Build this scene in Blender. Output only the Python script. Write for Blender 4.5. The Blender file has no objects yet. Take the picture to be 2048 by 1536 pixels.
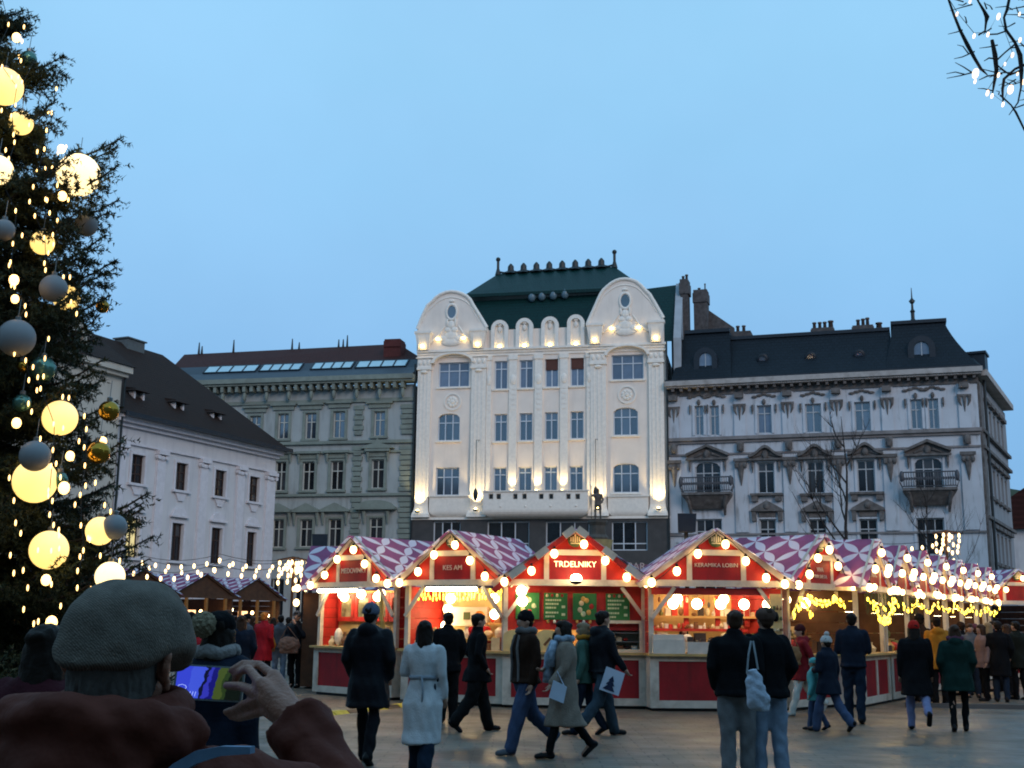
import bpy, bmesh, math, random
import numpy as np
from mathutils import Vector, Matrix, noise as mnoise
R_ = math.radians
rnd = random.Random(7)
scene = bpy.context.scene
COL = scene.collection
PI = math.pi

# ------------------------------------------------------------------ camera
FPX, EYE, PITCH, ROLL = 2400.0, 1.65, R_(11.2), R_(0.6)
cam_d = bpy.data.cameras.new('camera')
cam_d.sensor_width = 36.0
cam_d.lens = FPX / 2048 * 36
cam_d.clip_start = 0.05
cam_d.clip_end = 3000
cam = bpy.data.objects.new('camera', cam_d)
CAMR = Matrix.Rotation(PI/2 + PITCH, 3, 'X') @ Matrix.Rotation(ROLL, 3, 'Z')
cam.matrix_world = Matrix.Translation((0, 0, EYE)) @ CAMR.to_4x4()
COL.objects.link(cam)
scene.camera = cam
CAM = Vector((0, 0, EYE))

# ------------------------------------------------------------------ sky, exposure
world = bpy.data.worlds.new('World')
scene.world = world
world.use_nodes = True
nt = world.node_tree
for n in list(nt.nodes): nt.nodes.remove(n)
wo = nt.nodes.new('ShaderNodeOutputWorld')
bg = nt.nodes.new('ShaderNodeBackground')
sky = nt.nodes.new('ShaderNodeTexSky')
sky.sky_type = 'NISHITA'
sky.sun_disc = False
SUN_EL, SUN_AZ = R_(22), R_(157.6)       # low behind the viewer, slightly right
sky.sun_elevation = SUN_EL
sky.sun_rotation = SUN_AZ
sky.air_density = 1.0
sky.dust_density = 0.6
sky.ozone_density = 4.0
tc = nt.nodes.new('ShaderNodeTexCoord')
sep = nt.nodes.new('ShaderNodeSeparateXYZ')
nt.links.new(tc.outputs['Generated'], sep.inputs[0])
ramp = nt.nodes.new('ShaderNodeValToRGB')
els = ramp.color_ramp.elements
els[0].position = 0.0
els[0].color = (0.180, 0.415, 0.720, 1)
els[1].position = 1.0
els[1].color = (0.32, 0.66, 0.98, 1)
for p_, c_ in ((0.10, (0.215, 0.465, 0.790, 1)), (0.20, (0.255, 0.530, 0.875, 1)), (0.32, (0.300, 0.618, 0.950, 1)), (0.45, (0.335, 0.675, 0.990, 1))):
    e = els.new(p_); e.color = c_
nt.links.new(sep.outputs['Z'], ramp.inputs[0])
nz = nt.nodes.new('ShaderNodeTexNoise')
nz.inputs['Scale'].default_value = 2.2
nz.inputs['Detail'].default_value = 5
nz.inputs['Roughness'].default_value = 0.55
mr = nt.nodes.new('ShaderNodeMapRange')
mr.inputs['From Min'].default_value = 0.3
mr.inputs['From Max'].default_value = 0.7
mr.inputs['To Min'].default_value = 0.94
mr.inputs['To Max'].default_value = 1.06
nt.links.new(tc.outputs['Generated'], nz.inputs['Vector'])
nt.links.new(nz.outputs['Fac'], mr.inputs['Value'])
vm = nt.nodes.new('ShaderNodeVectorMath'); vm.operation = 'SCALE'
nzb = nt.nodes.new('ShaderNodeTexNoise'); nzb.inputs['Scale'].default_value = 1.6; nzb.inputs['Detail'].default_value = 6; nzb.inputs['Roughness'].default_value = .6
mpb = nt.nodes.new('ShaderNodeMapping'); mpb.inputs['Location'].default_value = (4, 2, 1); mpb.inputs['Scale'].default_value = (1, 1, 2.2)
nt.links.new(tc.outputs['Generated'], mpb.inputs['Vector']); nt.links.new(mpb.outputs[0], nzb.inputs['Vector'])
mrb = nt.nodes.new('ShaderNodeMapRange'); mrb.inputs['From Min'].default_value = .42; mrb.inputs['From Max'].default_value = .66; mrb.inputs['To Max'].default_value = .22
nt.links.new(nzb.outputs['Fac'], mrb.inputs['Value'])
mxb = nt.nodes.new('ShaderNodeMix'); mxb.data_type = 'RGBA'; mxb.inputs['B'].default_value = (.375, .62, .97, 1)
nt.links.new(mrb.outputs[0], mxb.inputs['Factor']); nt.links.new(ramp.outputs[0], mxb.inputs['A'])
nt.links.new(mxb.outputs['Result'], vm.inputs[0]); nt.links.new(mr.outputs[0], vm.inputs['Scale'])
sk = nt.nodes.new('ShaderNodeVectorMath'); sk.operation = 'SCALE'
sk.inputs['Scale'].default_value = 0.006
nt.links.new(sky.outputs[0], sk.inputs[0])
ad = nt.nodes.new('ShaderNodeVectorMath'); ad.operation = 'ADD'
nt.links.new(vm.outputs[0], ad.inputs[0]); nt.links.new(sk.outputs[0], ad.inputs[1])
nt.links.new(ad.outputs[0], bg.inputs['Color'])
bg.inputs['Strength'].default_value = 0.93
nt.links.new(bg.outputs[0], wo.inputs[0])
sun_d = bpy.data.lights.new('sun', 'SUN')
sun_d.energy = 0.92
sun_d.angle = R_(24)
sun_d.color = (1.0, 0.80, 0.68)
sun_o = bpy.data.objects.new('sun', sun_d)
to_sun = Vector((math.sin(SUN_AZ)*math.cos(SUN_EL), math.cos(SUN_AZ)*math.cos(SUN_EL), math.sin(SUN_EL)))
sun_o.rotation_euler = to_sun.to_track_quat('Z', 'Y').to_euler()
COL.objects.link(sun_o)
vs = scene.view_settings
vs.view_transform = 'Standard'
vs.look = 'None'
vs.gamma = 1.0
vs.use_curve_mapping = False
vs.exposure = 0.0
cy = scene.cycles
cy.use_denoising = True
try: cy.denoiser = 'OPENIMAGEDENOISE'
except Exception: pass
cy.sample_clamp_indirect = 4.0
cy.sample_clamp_direct = 0.0
cy.max_bounces = 5
cy.diffuse_bounces = 3
cy.glossy_bounces = 3
cy.transmission_bounces = 3
cy.caustics_reflective = False
cy.caustics_refractive = False
cy.pixel_filter_type = 'BLACKMAN_HARRIS'
cy.filter_width = 1.9

# ------------------------------------------------------------------ helpers
def ray(u, v):
    return CAMR @ Vector(((u-1024)/FPX, -(v-768)/FPX, -1))
def ground(u, v, z=0.0):
    d = ray(u, v); t = (z-EYE)/d.z
    return CAM + d*t
def at(u, v, Y):
    d = ray(u, v)
    return CAM + d*(Y/d.y)

class Plane:
    """local frame of a facade or stall: x along the front, y into the building, z up"""
    def __init__(s, P, deg):
        s.P = Vector((P[0], P[1], 0)); s.a = R_(deg)
        s.u = Vector((math.cos(s.a), math.sin(s.a), 0)); s.n = Vector((-math.sin(s.a), math.cos(s.a), 0))
    def px(s, u, v, y=0.0):
        d = ray(u, v); t = (y-(CAM-s.P).dot(s.n))/d.dot(s.n)
        Q = CAM+d*t-s.P
        return Q.dot(s.u), Q.z
    def rect(s, u0, v0, u1, v1, y=0.0):
        um, vmid = (u0+u1)/2, (v0+v1)/2
        return s.px(u0, vmid, y)[0], s.px(u1, vmid, y)[0], s.px(um, v1, y)[1], s.px(um, v0, y)[1]
    def w(s, x, y, z): return s.P+s.u*x+s.n*y+Vector((0, 0, z))

class MB:
    def __init__(s): s.v = []; s.f = []; s.uv = None
    def add(s, vs, fs):
        o = len(s.v); s.v += [tuple(p) for p in vs]; s.f += [tuple(i+o for i in f) for f in fs]; return s
    def box(s, x0, x1, y0, y1, z0, z1):
        return s.add([(x0,y0,z0),(x1,y0,z0),(x1,y1,z0),(x0,y1,z0),(x0,y0,z1),(x1,y0,z1),(x1,y1,z1),(x0,y1,z1)],
                     [(0,3,2,1),(4,5,6,7),(0,1,5,4),(1,2,6,5),(2,3,7,6),(3,0,4,7)])
    def hexa(s, p):   # 8 points, bottom ring then top ring
        return s.add(p, [(0,3,2,1),(4,5,6,7),(0,1,5,4),(1,2,6,5),(2,3,7,6),(3,0,4,7)])
    def prism(s, poly, y0, y1):      # poly of (x,z), extruded along y
        n = len(poly)
        vs = [(x, y0, z) for x, z in poly]+[(x, y1, z) for x, z in poly]
        fs = [tuple(range(n)), tuple(range(2*n-1, n-1, -1))]
        fs += [(i, i+n, (i+1) % n+n, (i+1) % n) for i in range(n)]
        return s.add(vs, fs)
    def beam(s, p, q, w, t, up=(0,0,1)):
        p = Vector(p); q = Vector(q); d = (q-p).normalized()
        a = d.cross(Vector(up))
        if a.length < 1e-4: a = d.cross(Vector((1,0,0)))
        a.normalize(); b = a.cross(d)
        P = []
        for c in (p, q):
            for i, j in ((-1,-1),(1,-1),(1,1),(-1,1)): P.append(c+a*(w/2*i)+b*(t/2*j))
        return s.hexa(P)
    def tube(s, pts, rad, n=8, caps=True):
        pts = [Vector(p) for p in pts]
        if not hasattr(rad, '__len__'): rad = [rad]*len(pts)
        o = len(s.v); prev = None
        for i, p in enumerate(pts):
            d = (pts[min(i+1, len(pts)-1)]-pts[max(i-1, 0)])
            if d.length < 1e-9: d = Vector((0,0,1))
            d.normalize()
            if prev is None:
                a = d.orthogonal().normalized()
            else:
                a = prev-d*prev.dot(d)
                a = a.normalized() if a.length > 1e-6 else d.orthogonal().normalized()
            prev = a; b = d.cross(a)
            for k in range(n):
                t = 2*PI*k/n
                s.v.append(tuple(p+a*(math.cos(t)*rad[i])+b*(math.sin(t)*rad[i])))
        for i in range(len(pts)-1):
            for k in range(n):
                k2 = (k+1) % n
                s.f.append((o+i*n+k, o+i*n+k2, o+(i+1)*n+k2, o+(i+1)*n+k))
        if caps:
            s.f.append(tuple(o+k for k in range(n-1, -1, -1)))
            s.f.append(tuple(o+(len(pts)-1)*n+k for k in range(n)))
        return s
    def lathe(s, prof, c=(0,0,0), n=14, caps=True):   # prof of (r,z)
        o = len(s.v)
        for r, z in prof:
            for k in range(n):
                t = 2*PI*k/n
                s.v.append((c[0]+r*math.cos(t), c[1]+r*math.sin(t), c[2]+z))
        for i in range(len(prof)-1):
            for k in range(n):
                k2 = (k+1) % n
                s.f.append((o+i*n+k, o+i*n+k2, o+(i+1)*n+k2, o+(i+1)*n+k))
        if caps:
            s.f.append(tuple(o+k for k in range(n-1, -1, -1)))
            s.f.append(tuple(o+(len(prof)-1)*n+k for k in range(n)))
        return s
    def ell(s, c, r, n=12, m=8, M=None):
        o = len(s.v)
        if not hasattr(r, '__len__'): r = (r, r, r)
        c = Vector(c)
        def P(x, y, z):
            q = Vector((x*r[0], y*r[1], z*r[2]))
            if M is not None: q = M @ q
            s.v.append(tuple(c+q))
        P(0, 0, -1)
        for i in range(1, m):
            a = -PI/2+PI*i/m
            for k in range(n):
                t = 2*PI*k/n
                P(math.cos(a)*math.cos(t), math.cos(a)*math.sin(t), math.sin(a))
        P(0, 0, 1)
        for k in range(n): s.f.append((o, o+1+(k+1) % n, o+1+k))
        for i in range(m-2):
            for k in range(n):
                k2 = (k+1) % n
                s.f.append((o+1+i*n+k, o+1+i*n+k2, o+1+(i+1)*n+k2, o+1+(i+1)*n+k))
        top = o+1+(m-1)*n
        for k in range(n): s.f.append((top, o+1+(m-2)*n+k, o+1+(m-2)*n+(k+1) % n))
        return s
    def cap(s, p, q, r1, r2, n=12):
        p = Vector(p); q = Vector(q); d = (q-p)
        L = d.length
        if L < 1e-6: return s.ell(p, r1, n)
        d = d/L; pts = []; rr = []
        for a in (-85, -60, -30, 0):
            pts.append(p+d*(r1*math.sin(R_(a)))); rr.append(r1*math.cos(R_(a)))
        for a in (0, 30, 60, 85):
            pts.append(q+d*(r2*math.sin(R_(a)))); rr.append(r2*math.cos(R_(a)))
        return s.tube(pts, rr, n)
    def loft(s, rings, n=20, off=0.0):      # rings: (cx,cy,z,rx,ry)
        o = len(s.v)
        for (cx, cy_, z, rx, ry) in rings:
            for k in range(n):
                t = 2*PI*k/n
                c_, s_ = math.cos(t), math.sin(t)
                e = 0.8
                s.v.append((cx+rx*math.copysign(abs(c_)**e, c_), cy_+ry*math.copysign(abs(s_)**e, s_), z))
        for i in range(len(rings)-1):
            for k in range(n):
                k2 = (k+1) % n
                s.f.append((o+i*n+k, o+i*n+k2, o+(i+1)*n+k2, o+(i+1)*n+k))
        s.f.append(tuple(o+k for k in range(n-1, -1, -1)))
        s.f.append(tuple(o+(len(rings)-1)*n+k for k in range(n)))
        return s
    def mesh(s, name, m, smooth=False):
        me = bpy.data.meshes.new(name)
        me.from_pydata(s.v, [], s.f)
        me.validate()
        if m is not None: me.materials.append(m)
        if smooth: me.polygons.foreach_set('use_smooth', [True]*len(me.polygons))
        me.update()
        return me
    def build(s, name, m, parent=None, smooth=False, loc=None, kind=None):
        return link(s.mesh(name, m, smooth), name, parent, loc, kind)

def link(me, name, parent=None, loc=None, kind=None):
    o = bpy.data.objects.new(name, me)
    COL.objects.link(o)
    if parent is not None: o.parent = parent
    if loc is not None: o.location = loc
    if kind: o['kind'] = kind
    return o
def tag(o, label=None, cat=None, group=None, kind=None):
    if label: o['label'] = label
    if cat: o['category'] = cat
    if group: o['group'] = group
    if kind: o['kind'] = kind
    return o
def empty(name, loc, rz=0.0, label=None, cat=None, group=None):
    o = bpy.data.objects.new(name, None)
    COL.objects.link(o)
    o.location = loc; o.rotation_euler = (0, 0, rz)
    o.empty_display_size = 0.2
    return tag(o, label, cat, group)
def copy_tree(o, parent=None, loc=None, label=None):
    c = o.copy(); COL.objects.link(c)
    if parent is not None: c.parent = parent
    if loc is not None: c.location = loc
    if label: c['label'] = label
    for ch in list(o.children): copy_tree(ch, c)
    return c

# ------------------------------------------------------------------ materials
MATS = {}
def mat(name, col, rough=0.8, var=0.12, vscale=6.0, bump=0.0, bscale=30.0, metal=0.0, spec=0.4, emit=None, estr=0.0,
        dirt=None, dirt_amt=0.0, dirt_scale=1.5, dirt_lo=0.5, streak=False, coat=0.0, ior=None, sheen=0.0):
    if name in MATS: return MATS[name]
    m = bpy.data.materials.new(name); MATS[name] = m
    m.use_nodes = True
    t = m.node_tree; N = t.nodes; L = t.links
    b = N['Principled BSDF']
    b.inputs['Roughness'].default_value = rough
    b.inputs['Metallic'].default_value = metal
    b.inputs['Specular IOR Level'].default_value = spec
    if coat: b.inputs['Coat Weight'].default_value = coat; b.inputs['Coat Roughness'].default_value = 0.15
    if ior: b.inputs['IOR'].default_value = ior
    if sheen: b.inputs['Sheen Weight'].default_value = sheen; b.inputs['Sheen Roughness'].default_value = 0.5
    co = N.new('ShaderNodeTexCoord')
    base = (*col, 1)
    n1 = N.new('ShaderNodeTexNoise'); n1.inputs['Scale'].default_value = vscale; n1.inputs['Detail'].default_value = 4
    L.new(co.outputs['Object'], n1.inputs['Vector'])
    mx = N.new('ShaderNodeMix'); mx.data_type = 'RGBA'
    mx.inputs['A'].default_value = tuple(max(0, c*(1-var)) for c in col)+(1,)
    mx.inputs['B'].default_value = tuple(min(1, c*(1+var)) for c in col)+(1,)
    rr = N.new('ShaderNodeMapRange'); rr.inputs['From Min'].default_value = 0.3; rr.inputs['From Max'].default_value = 0.7
    L.new(n1.outputs['Fac'], rr.inputs['Value']); L.new(rr.outputs[0], mx.inputs['Factor'])
    out = mx.outputs['Result']
    if dirt:
        n2 = N.new('ShaderNodeTexNoise'); n2.inputs['Scale'].default_value = dirt_scale; n2.inputs['Detail'].default_value = 6
        n2.inputs['Roughness'].default_value = 0.65
        if streak:
            mp = N.new('ShaderNodeMapping'); mp.inputs['Scale'].default_value = (3.0, 3.0, 0.45)
            L.new(co.outputs['Object'], mp.inputs['Vector']); L.new(mp.outputs[0], n2.inputs['Vector'])
        else: L.new(co.outputs['Object'], n2.inputs['Vector'])
        r2 = N.new('ShaderNodeMapRange'); r2.inputs['From Min'].default_value = dirt_lo; r2.inputs['From Max'].default_value = dirt_lo+0.22
        r2.inputs['To Max'].default_value = dirt_amt
        L.new(n2.outputs['Fac'], r2.inputs['Value'])
        m2 = N.new('ShaderNodeMix'); m2.data_type = 'RGBA'
        m2.inputs['B'].default_value = (*dirt, 1)
        L.new(out, m2.inputs['A']); L.new(r2.outputs[0], m2.inputs['Factor'])
        out = m2.outputs['Result']
    L.new(out, b.inputs['Base Color'])
    if bump:
        n3 = N.new('ShaderNodeTexNoise'); n3.inputs['Scale'].default_value = bscale; n3.inputs['Detail'].default_value = 3
        L.new(co.outputs['Object'], n3.inputs['Vector'])
        bp = N.new('ShaderNodeBump'); bp.inputs['Strength'].default_value = bump; bp.inputs['Distance'].default_value = 0.02
        L.new(n3.outputs['Fac'], bp.inputs['Height']); L.new(bp.outputs[0], b.inputs['Normal'])
    if emit:
        b.inputs['Emission Color'].default_value = (*emit, 1)
        b.inputs['Emission Strength'].default_value = estr
    return m
def vary(m, alt, amt=.7, thr=.0):
    """each object that carries this material gets its own shade between two colours"""
    t = m.node_tree; N = t.nodes; L = t.links; b = N['Principled BSDF']
    oi = N.new('ShaderNodeObjectInfo'); r = N.new('ShaderNodeMapRange'); r.inputs['From Min'].default_value = thr; r.inputs['To Max'].default_value = amt
    L.new(oi.outputs['Random'], r.inputs['Value'])
    mx = N.new('ShaderNodeMix'); mx.data_type = 'RGBA'; mx.inputs['B'].default_value = (*alt, 1)
    old = b.inputs['Base Color'].links[0].from_socket
    L.new(old, mx.inputs['A']); L.new(r.outputs[0], mx.inputs['Factor']); L.new(mx.outputs['Result'], b.inputs['Base Color'])
def lamp_mat(name, col, s):
    if name in MATS: return MATS[name]
    m = bpy.data.materials.new(name); MATS[name] = m
    m.use_nodes = True
    b = m.node_tree.nodes['Principled BSDF']
    b.inputs['Base Color'].default_value = (0.8, 0.75, 0.6, 1)
    b.inputs['Emission Color'].default_value = (*col, 1)
    b.inputs['Emission Strength'].default_value = s
    return m
def tile_mat(name, col, sx, sz, col2=None, depth=0.6, rough=0.7, mortar=None, msize=0.02, axis='XZ', offset=0.5):
    """courses of tiles / slates / pavers as fine relief, from object coordinates"""
    if name in MATS: return MATS[name]
    m = mat(name, col, rough, 0.15, 3.0, spec=.2 if axis == 'XZ' else .4)
    t = m.node_tree; N = t.nodes; L = t.links; b = N['Principled BSDF']
    co = N.new('ShaderNodeTexCoord'); se = N.new('ShaderNodeSeparateXYZ'); cb = N.new('ShaderNodeCombineXYZ')
    L.new(co.outputs['Object'], se.inputs[0])
    L.new(se.outputs['X'], cb.inputs['X']); L.new(se.outputs['Z' if axis == 'XZ' else 'Y'], cb.inputs['Y'])
    br = N.new('ShaderNodeTexBrick')
    br.inputs['Scale'].default_value = 1.0
    br.inputs['Brick Width'].default_value = sx; br.inputs['Row Height'].default_value = sz
    br.inputs['Mortar Size'].default_value = msize; br.inputs['Mortar Smooth'].default_value = 0.3
    br.offset = offset
    c2 = col2 or tuple(c*0.75 for c in col)
    br.inputs['Color1'].default_value = (*col, 1); br.inputs['Color2'].default_value = (*c2, 1)
    br.inputs['Mortar'].default_value = (*(mortar or tuple(c*0.5 for c in col)), 1)
    L.new(cb.outputs[0], br.inputs['Vector'])
    old = b.inputs['Base Color'].links[0].from_socket
    mx = N.new('ShaderNodeMix'); mx.data_type = 'RGBA'; mx.blend_type = 'MIX'; mx.inputs['Factor'].default_value = 0.65
    L.new(old, mx.inputs['A']); L.new(br.outputs['Color'], mx.inputs['B'])
    L.new(mx.outputs['Result'], b.inputs['Base Color'])
    bp = N.new('ShaderNodeBump'); bp.inputs['Strength'].default_value = depth; bp.inputs['Distance'].default_value = 0.03
    bp.invert = True
    L.new(br.outputs['Fac'], bp.inputs['Height']); L.new(bp.outputs[0], b.inputs['Normal'])
    return m
def cloth_mat(name, petal=True):
    """purple tarpaulin printed with white four-petal flowers, laid out in UV metres"""
    m = mat(name, (0.31, 0.095, 0.235), 0.6, 0.2, 1.7, bump=0.8, bscale=2.6, dirt=(.24, .07, .15), dirt_amt=.7, dirt_scale=.9, dirt_lo=.45)
    t = m.node_tree; N = t.nodes; L = t.links; b = N['Principled BSDF']
    uv = N.new('ShaderNodeUVMap')
    def M(op, a, c=None):
        n = N.new('ShaderNodeMath'); n.operation = op
        for i, x in enumerate((a, c)):
            if x is None: continue
            if isinstance(x, (int, float)): n.inputs[i].default_value = x
            else: L.new(x, n.inputs[i])
        return n.outputs[0]
    se = N.new('ShaderNodeSeparateXYZ'); L.new(uv.outputs[0], se.inputs[0])
    cell = 0.80
    fx = M('SUBTRACT', M('FRACT', M('DIVIDE', se.outputs[0], cell)), 0.5)
    fy = M('SUBTRACT', M('FRACT', M('DIVIDE', se.outputs[1], cell)), 0.5)
    a = M('ADD', fx, fy); c = M('SUBTRACT', fx, fy)
    def lens(p, q):
        w = M('MULTIPLY', M('SINE', M('MULTIPLY', M('ABSOLUTE', p), PI)), 0.17)
        return M('GREATER_THAN', w, M('ABSOLUTE', q))
    k = M('MAXIMUM', lens(a, c), lens(c, a))
    old = b.inputs['Base Color'].links[0].from_socket
    mx = N.new('ShaderNodeMix'); mx.data_type = 'RGBA'
    L.new(k, mx.inputs['Factor']); L.new(old, mx.inputs['A']); mx.inputs['B'].default_value = (0.74, 0.76, 0.90, 1)
    L.new(mx.outputs['Result'], b.inputs['Base Color'])
    return m

# ------------------------------------------------------------------ remeshed organic shapes (converted in one batch)
QUEUE = []
def organic(mb, name, m, parent, voxel=0.016, folds=0.0, fscale=(9, 9, 3), smooth=2, extra=None):
    o = link(mb.mesh(name, m, True), name, parent)
    o.data.use_mirror_x = False
    r = o.modifiers.new('r', 'REMESH'); r.mode = 'VOXEL'; r.voxel_size = voxel; r.use_smooth_shade = True
    if smooth:
        sm = o.modifiers.new('s', 'SMOOTH'); sm.factor = 0.5; sm.iterations = smooth
    QUEUE.append((o, folds, fscale, extra))
    return o
def finish_organic():
    bpy.context.view_layer.update()
    dg = bpy.context.evaluated_depsgraph_get()
    done = []
    for o, folds, fs, extra in QUEUE:
        me = bpy.data.meshes.new_from_object(o.evaluated_get(dg))
        done.append(me)
    for (o, folds, fs, extra), me in zip(QUEUE, done):
        old = o.data
        o.modifiers.clear()
        nm = old.name
        n = len(me.vertices)
        co = np.empty(n*3, 'f'); me.vertices.foreach_get('co', co); co = co.reshape(-1, 3)
        if folds:
            no = np.empty(n*3, 'f'); me.vertices.foreach_get('normal', no); no = no.reshape(-1, 3)
            sd = (hash(nm) % 97) * 0.0 + len(co) % 89
            x, y, z = co[:, 0]*fs[0]+sd, co[:, 1]*fs[1], co[:, 2]*fs[2]
            d = (np.sin(x*1.7+2.3*np.sin(z*1.3+y*0.8))*0.5+np.sin(y*2.1+1.7*np.sin(z*2.1-x*0.7)+1.0)*0.5
                 + 0.45*np.sin(z*4.3+2.2*np.sin(x*1.1+y*1.4))+0.25*np.sin(x*4.1+z*5.0+y*3.3))
            co = co+no*(d*folds)[:, None]
            me.vertices.foreach_set('co', co.ravel())
        if extra is not None:
            bm = bmesh.new(); bm.from_mesh(me)
            for src, M in extra:
                k = len(bm.verts)
                bm.from_mesh(src)
                bm.verts.ensure_lookup_table()
                for v in bm.verts[k:]: v.co = M @ v.co
            bm.to_mesh(me); bm.free()
        me.polygons.foreach_set('use_smooth', [True]*len(me.polygons))
        me.update()
        o.data = me
        bpy.data.meshes.remove(old)
        me.name = nm
    QUEUE.clear()

# =================================================================== GROUND
m_pave = tile_mat('paving', (0.175, 0.138, 0.102), 0.44, 0.22, (0.125, 0.102, 0.080), 0.8, 0.40, (0.060, 0.050, 0.042), 0.014, 'XY')
def wet(m):
    t = m.node_tree; N = t.nodes; L = t.links; b = N['Principled BSDF']
    co = N.new('ShaderNodeTexCoord')
    n = N.new('ShaderNodeTexNoise'); n.inputs['Scale'].default_value = 0.55; n.inputs['Detail'].default_value = 7; n.inputs['Roughness'].default_value = 0.6
    L.new(co.outputs['Object'], n.inputs['Vector'])
    r = N.new('ShaderNodeMapRange'); r.inputs['From Min'].default_value = 0.35; r.inputs['From Max'].default_value = 0.65
    r.inputs['To Min'].default_value = 0.30; r.inputs['To Max'].default_value = 0.68
    L.new(n.outputs['Fac'], r.inputs['Value']); L.new(r.outputs[0], b.inputs['Roughness'])
    n2 = N.new('ShaderNodeTexNoise'); n2.inputs['Scale'].default_value = 1.4; n2.inputs['Detail'].default_value = 9
    L.new(co.outputs['Object'], n2.inputs['Vector'])
    old = b.inputs['Base Color'].links[0].from_socket
    mx = N.new('ShaderNodeMix'); mx.data_type = 'RGBA'; mx.blend_type = 'MULTIPLY'
    r3 = N.new('ShaderNodeMapRange'); r3.inputs['From Min'].default_value = 0.42; r3.inputs['From Max'].default_value = 0.62
    r3.inputs['To Max'].default_value = 0.7
    L.new(n2.outputs['Fac'], r3.inputs['Value']); L.new(r3.outputs[0], mx.inputs['Factor'])
    L.new(old, mx.inputs['A']); mx.inputs['B'].default_value = (0.55, 0.52, 0.50, 1)
    L.new(mx.outputs['Result'], b.inputs['Base Color'])
wet(m_pave)
g = MB(); g.add([(-700,-200,0),(700,-200,0),(700,1200,0),(-700,1200,0)], [(0,1,2,3)])
ground_o = g.build('square_pavement', m_pave, kind='structure')

m_hill = mat('hill', (0.035, 0.055, 0.03), 0.95, 0.4, 0.08)
hb = MB()
for i in range(14):
    x = 60+i*22
    hb.ell((x*1.6, 330+12*math.sin(i*2.1), 0), (42, 30, 34+8*math.sin(i*1.7)), 14, 8)
hb.build('hills', m_hill, kind='structure', smooth=True)

# =================================================================== FACADE TOOLS
def wall_grid(name, root, x0, x1, z0, z1, holes, m, y=0.0, reveal=0.24, kind=None):
    xs = sorted({round(v, 4) for h in holes for v in h[:2] if x0 < v < x1} | {x0, x1})
    zs = sorted({round(v, 4) for h in holes for v in h[2:] if z0 < v < z1} | {z0, z1})
    b = MB()
    for i in range(len(xs)-1):
        for j in range(len(zs)-1):
            cx, cz = (xs[i]+xs[i+1])/2, (zs[j]+zs[j+1])/2
            if any(h[0] < cx < h[1] and h[2] < cz < h[3] for h in holes): continue
            b.add([(xs[i],y,zs[j]),(xs[i+1],y,zs[j]),(xs[i+1],y,zs[j+1]),(xs[i],y,zs[j+1])], [(0,1,2,3)])
    for h in holes:
        a, c, d, e = h; r = y+reveal
        b.add([(a,y,d),(a,r,d),(a,r,e),(a,y,e)], [(0,1,2,3)])
        b.add([(c,y,d),(c,y,e),(c,r,e),(c,r,d)], [(0,1,2,3)])
        b.add([(a,y,d),(c,y,d),(c,r,d),(a,r,d)], [(0,1,2,3)])
        b.add([(a,y,e),(a,r,e),(c,r,e),(c,y,e)], [(0,1,2,3)])
        b.add([(a-.02,r+.07,d-.02),(c+.02,r+.07,d-.02),(c+.02,r+.07,e+.02),(a-.02,r+.07,e+.02)], [(0,1,2,3)])
    return b.build(name, m, root, kind=kind)
def arch_fill(b, x0, x1, zt, rise, y0, y1, n=8):
    xm = (x0+x1)/2; w = (x1-x0)/2
    for i in range(n):
        a, c = -1+2*i/n, -1+2*(i+1)/n
        za = zt-rise+rise*math.sqrt(max(0, 1-a*a)); zc = zt-rise+rise*math.sqrt(max(0, 1-c*c))
        if i == 0: b.prism([(xm+a*w, za), (xm+c*w, zc), (xm+c*w, zt), (xm+a*w, zt)], y0, y1)
        elif i == n-1: b.prism([(xm+a*w, za), (xm+c*w, zc), (xm+c*w, zt), (xm+a*w, zt)], y0, y1)
        else: b.prism([(xm+a*w, za), (xm+c*w, zc), (xm+c*w, zt+.001), (xm+a*w, zt+.001)], y0, y1)
m_glass = mat('window_glass', (0.030, 0.045, 0.065), 0.08, 0.4, 1.2, ior=2.3, spec=0.5)
m_glass_pale = mat('window_glass_pale', (0.16, 0.21, 0.30), 0.12, 0.3, 1.0, ior=1.9)  # pale blue base carries the sky reflection of the upper panes
m_glass_dark = mat('window_glass_dark', (0.012, 0.014, 0.018), 0.12, 0.5, 1.5, ior=1.6)
m_glass_lit = mat('window_glass_lit', (0.6, 0.5, 0.25), 0.3, 0.3, 2.0, emit=(1.0, 0.80, 0.34), estr=0.62)
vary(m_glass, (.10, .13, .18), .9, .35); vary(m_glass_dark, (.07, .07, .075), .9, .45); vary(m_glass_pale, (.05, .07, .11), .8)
WCACHE = {}
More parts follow.
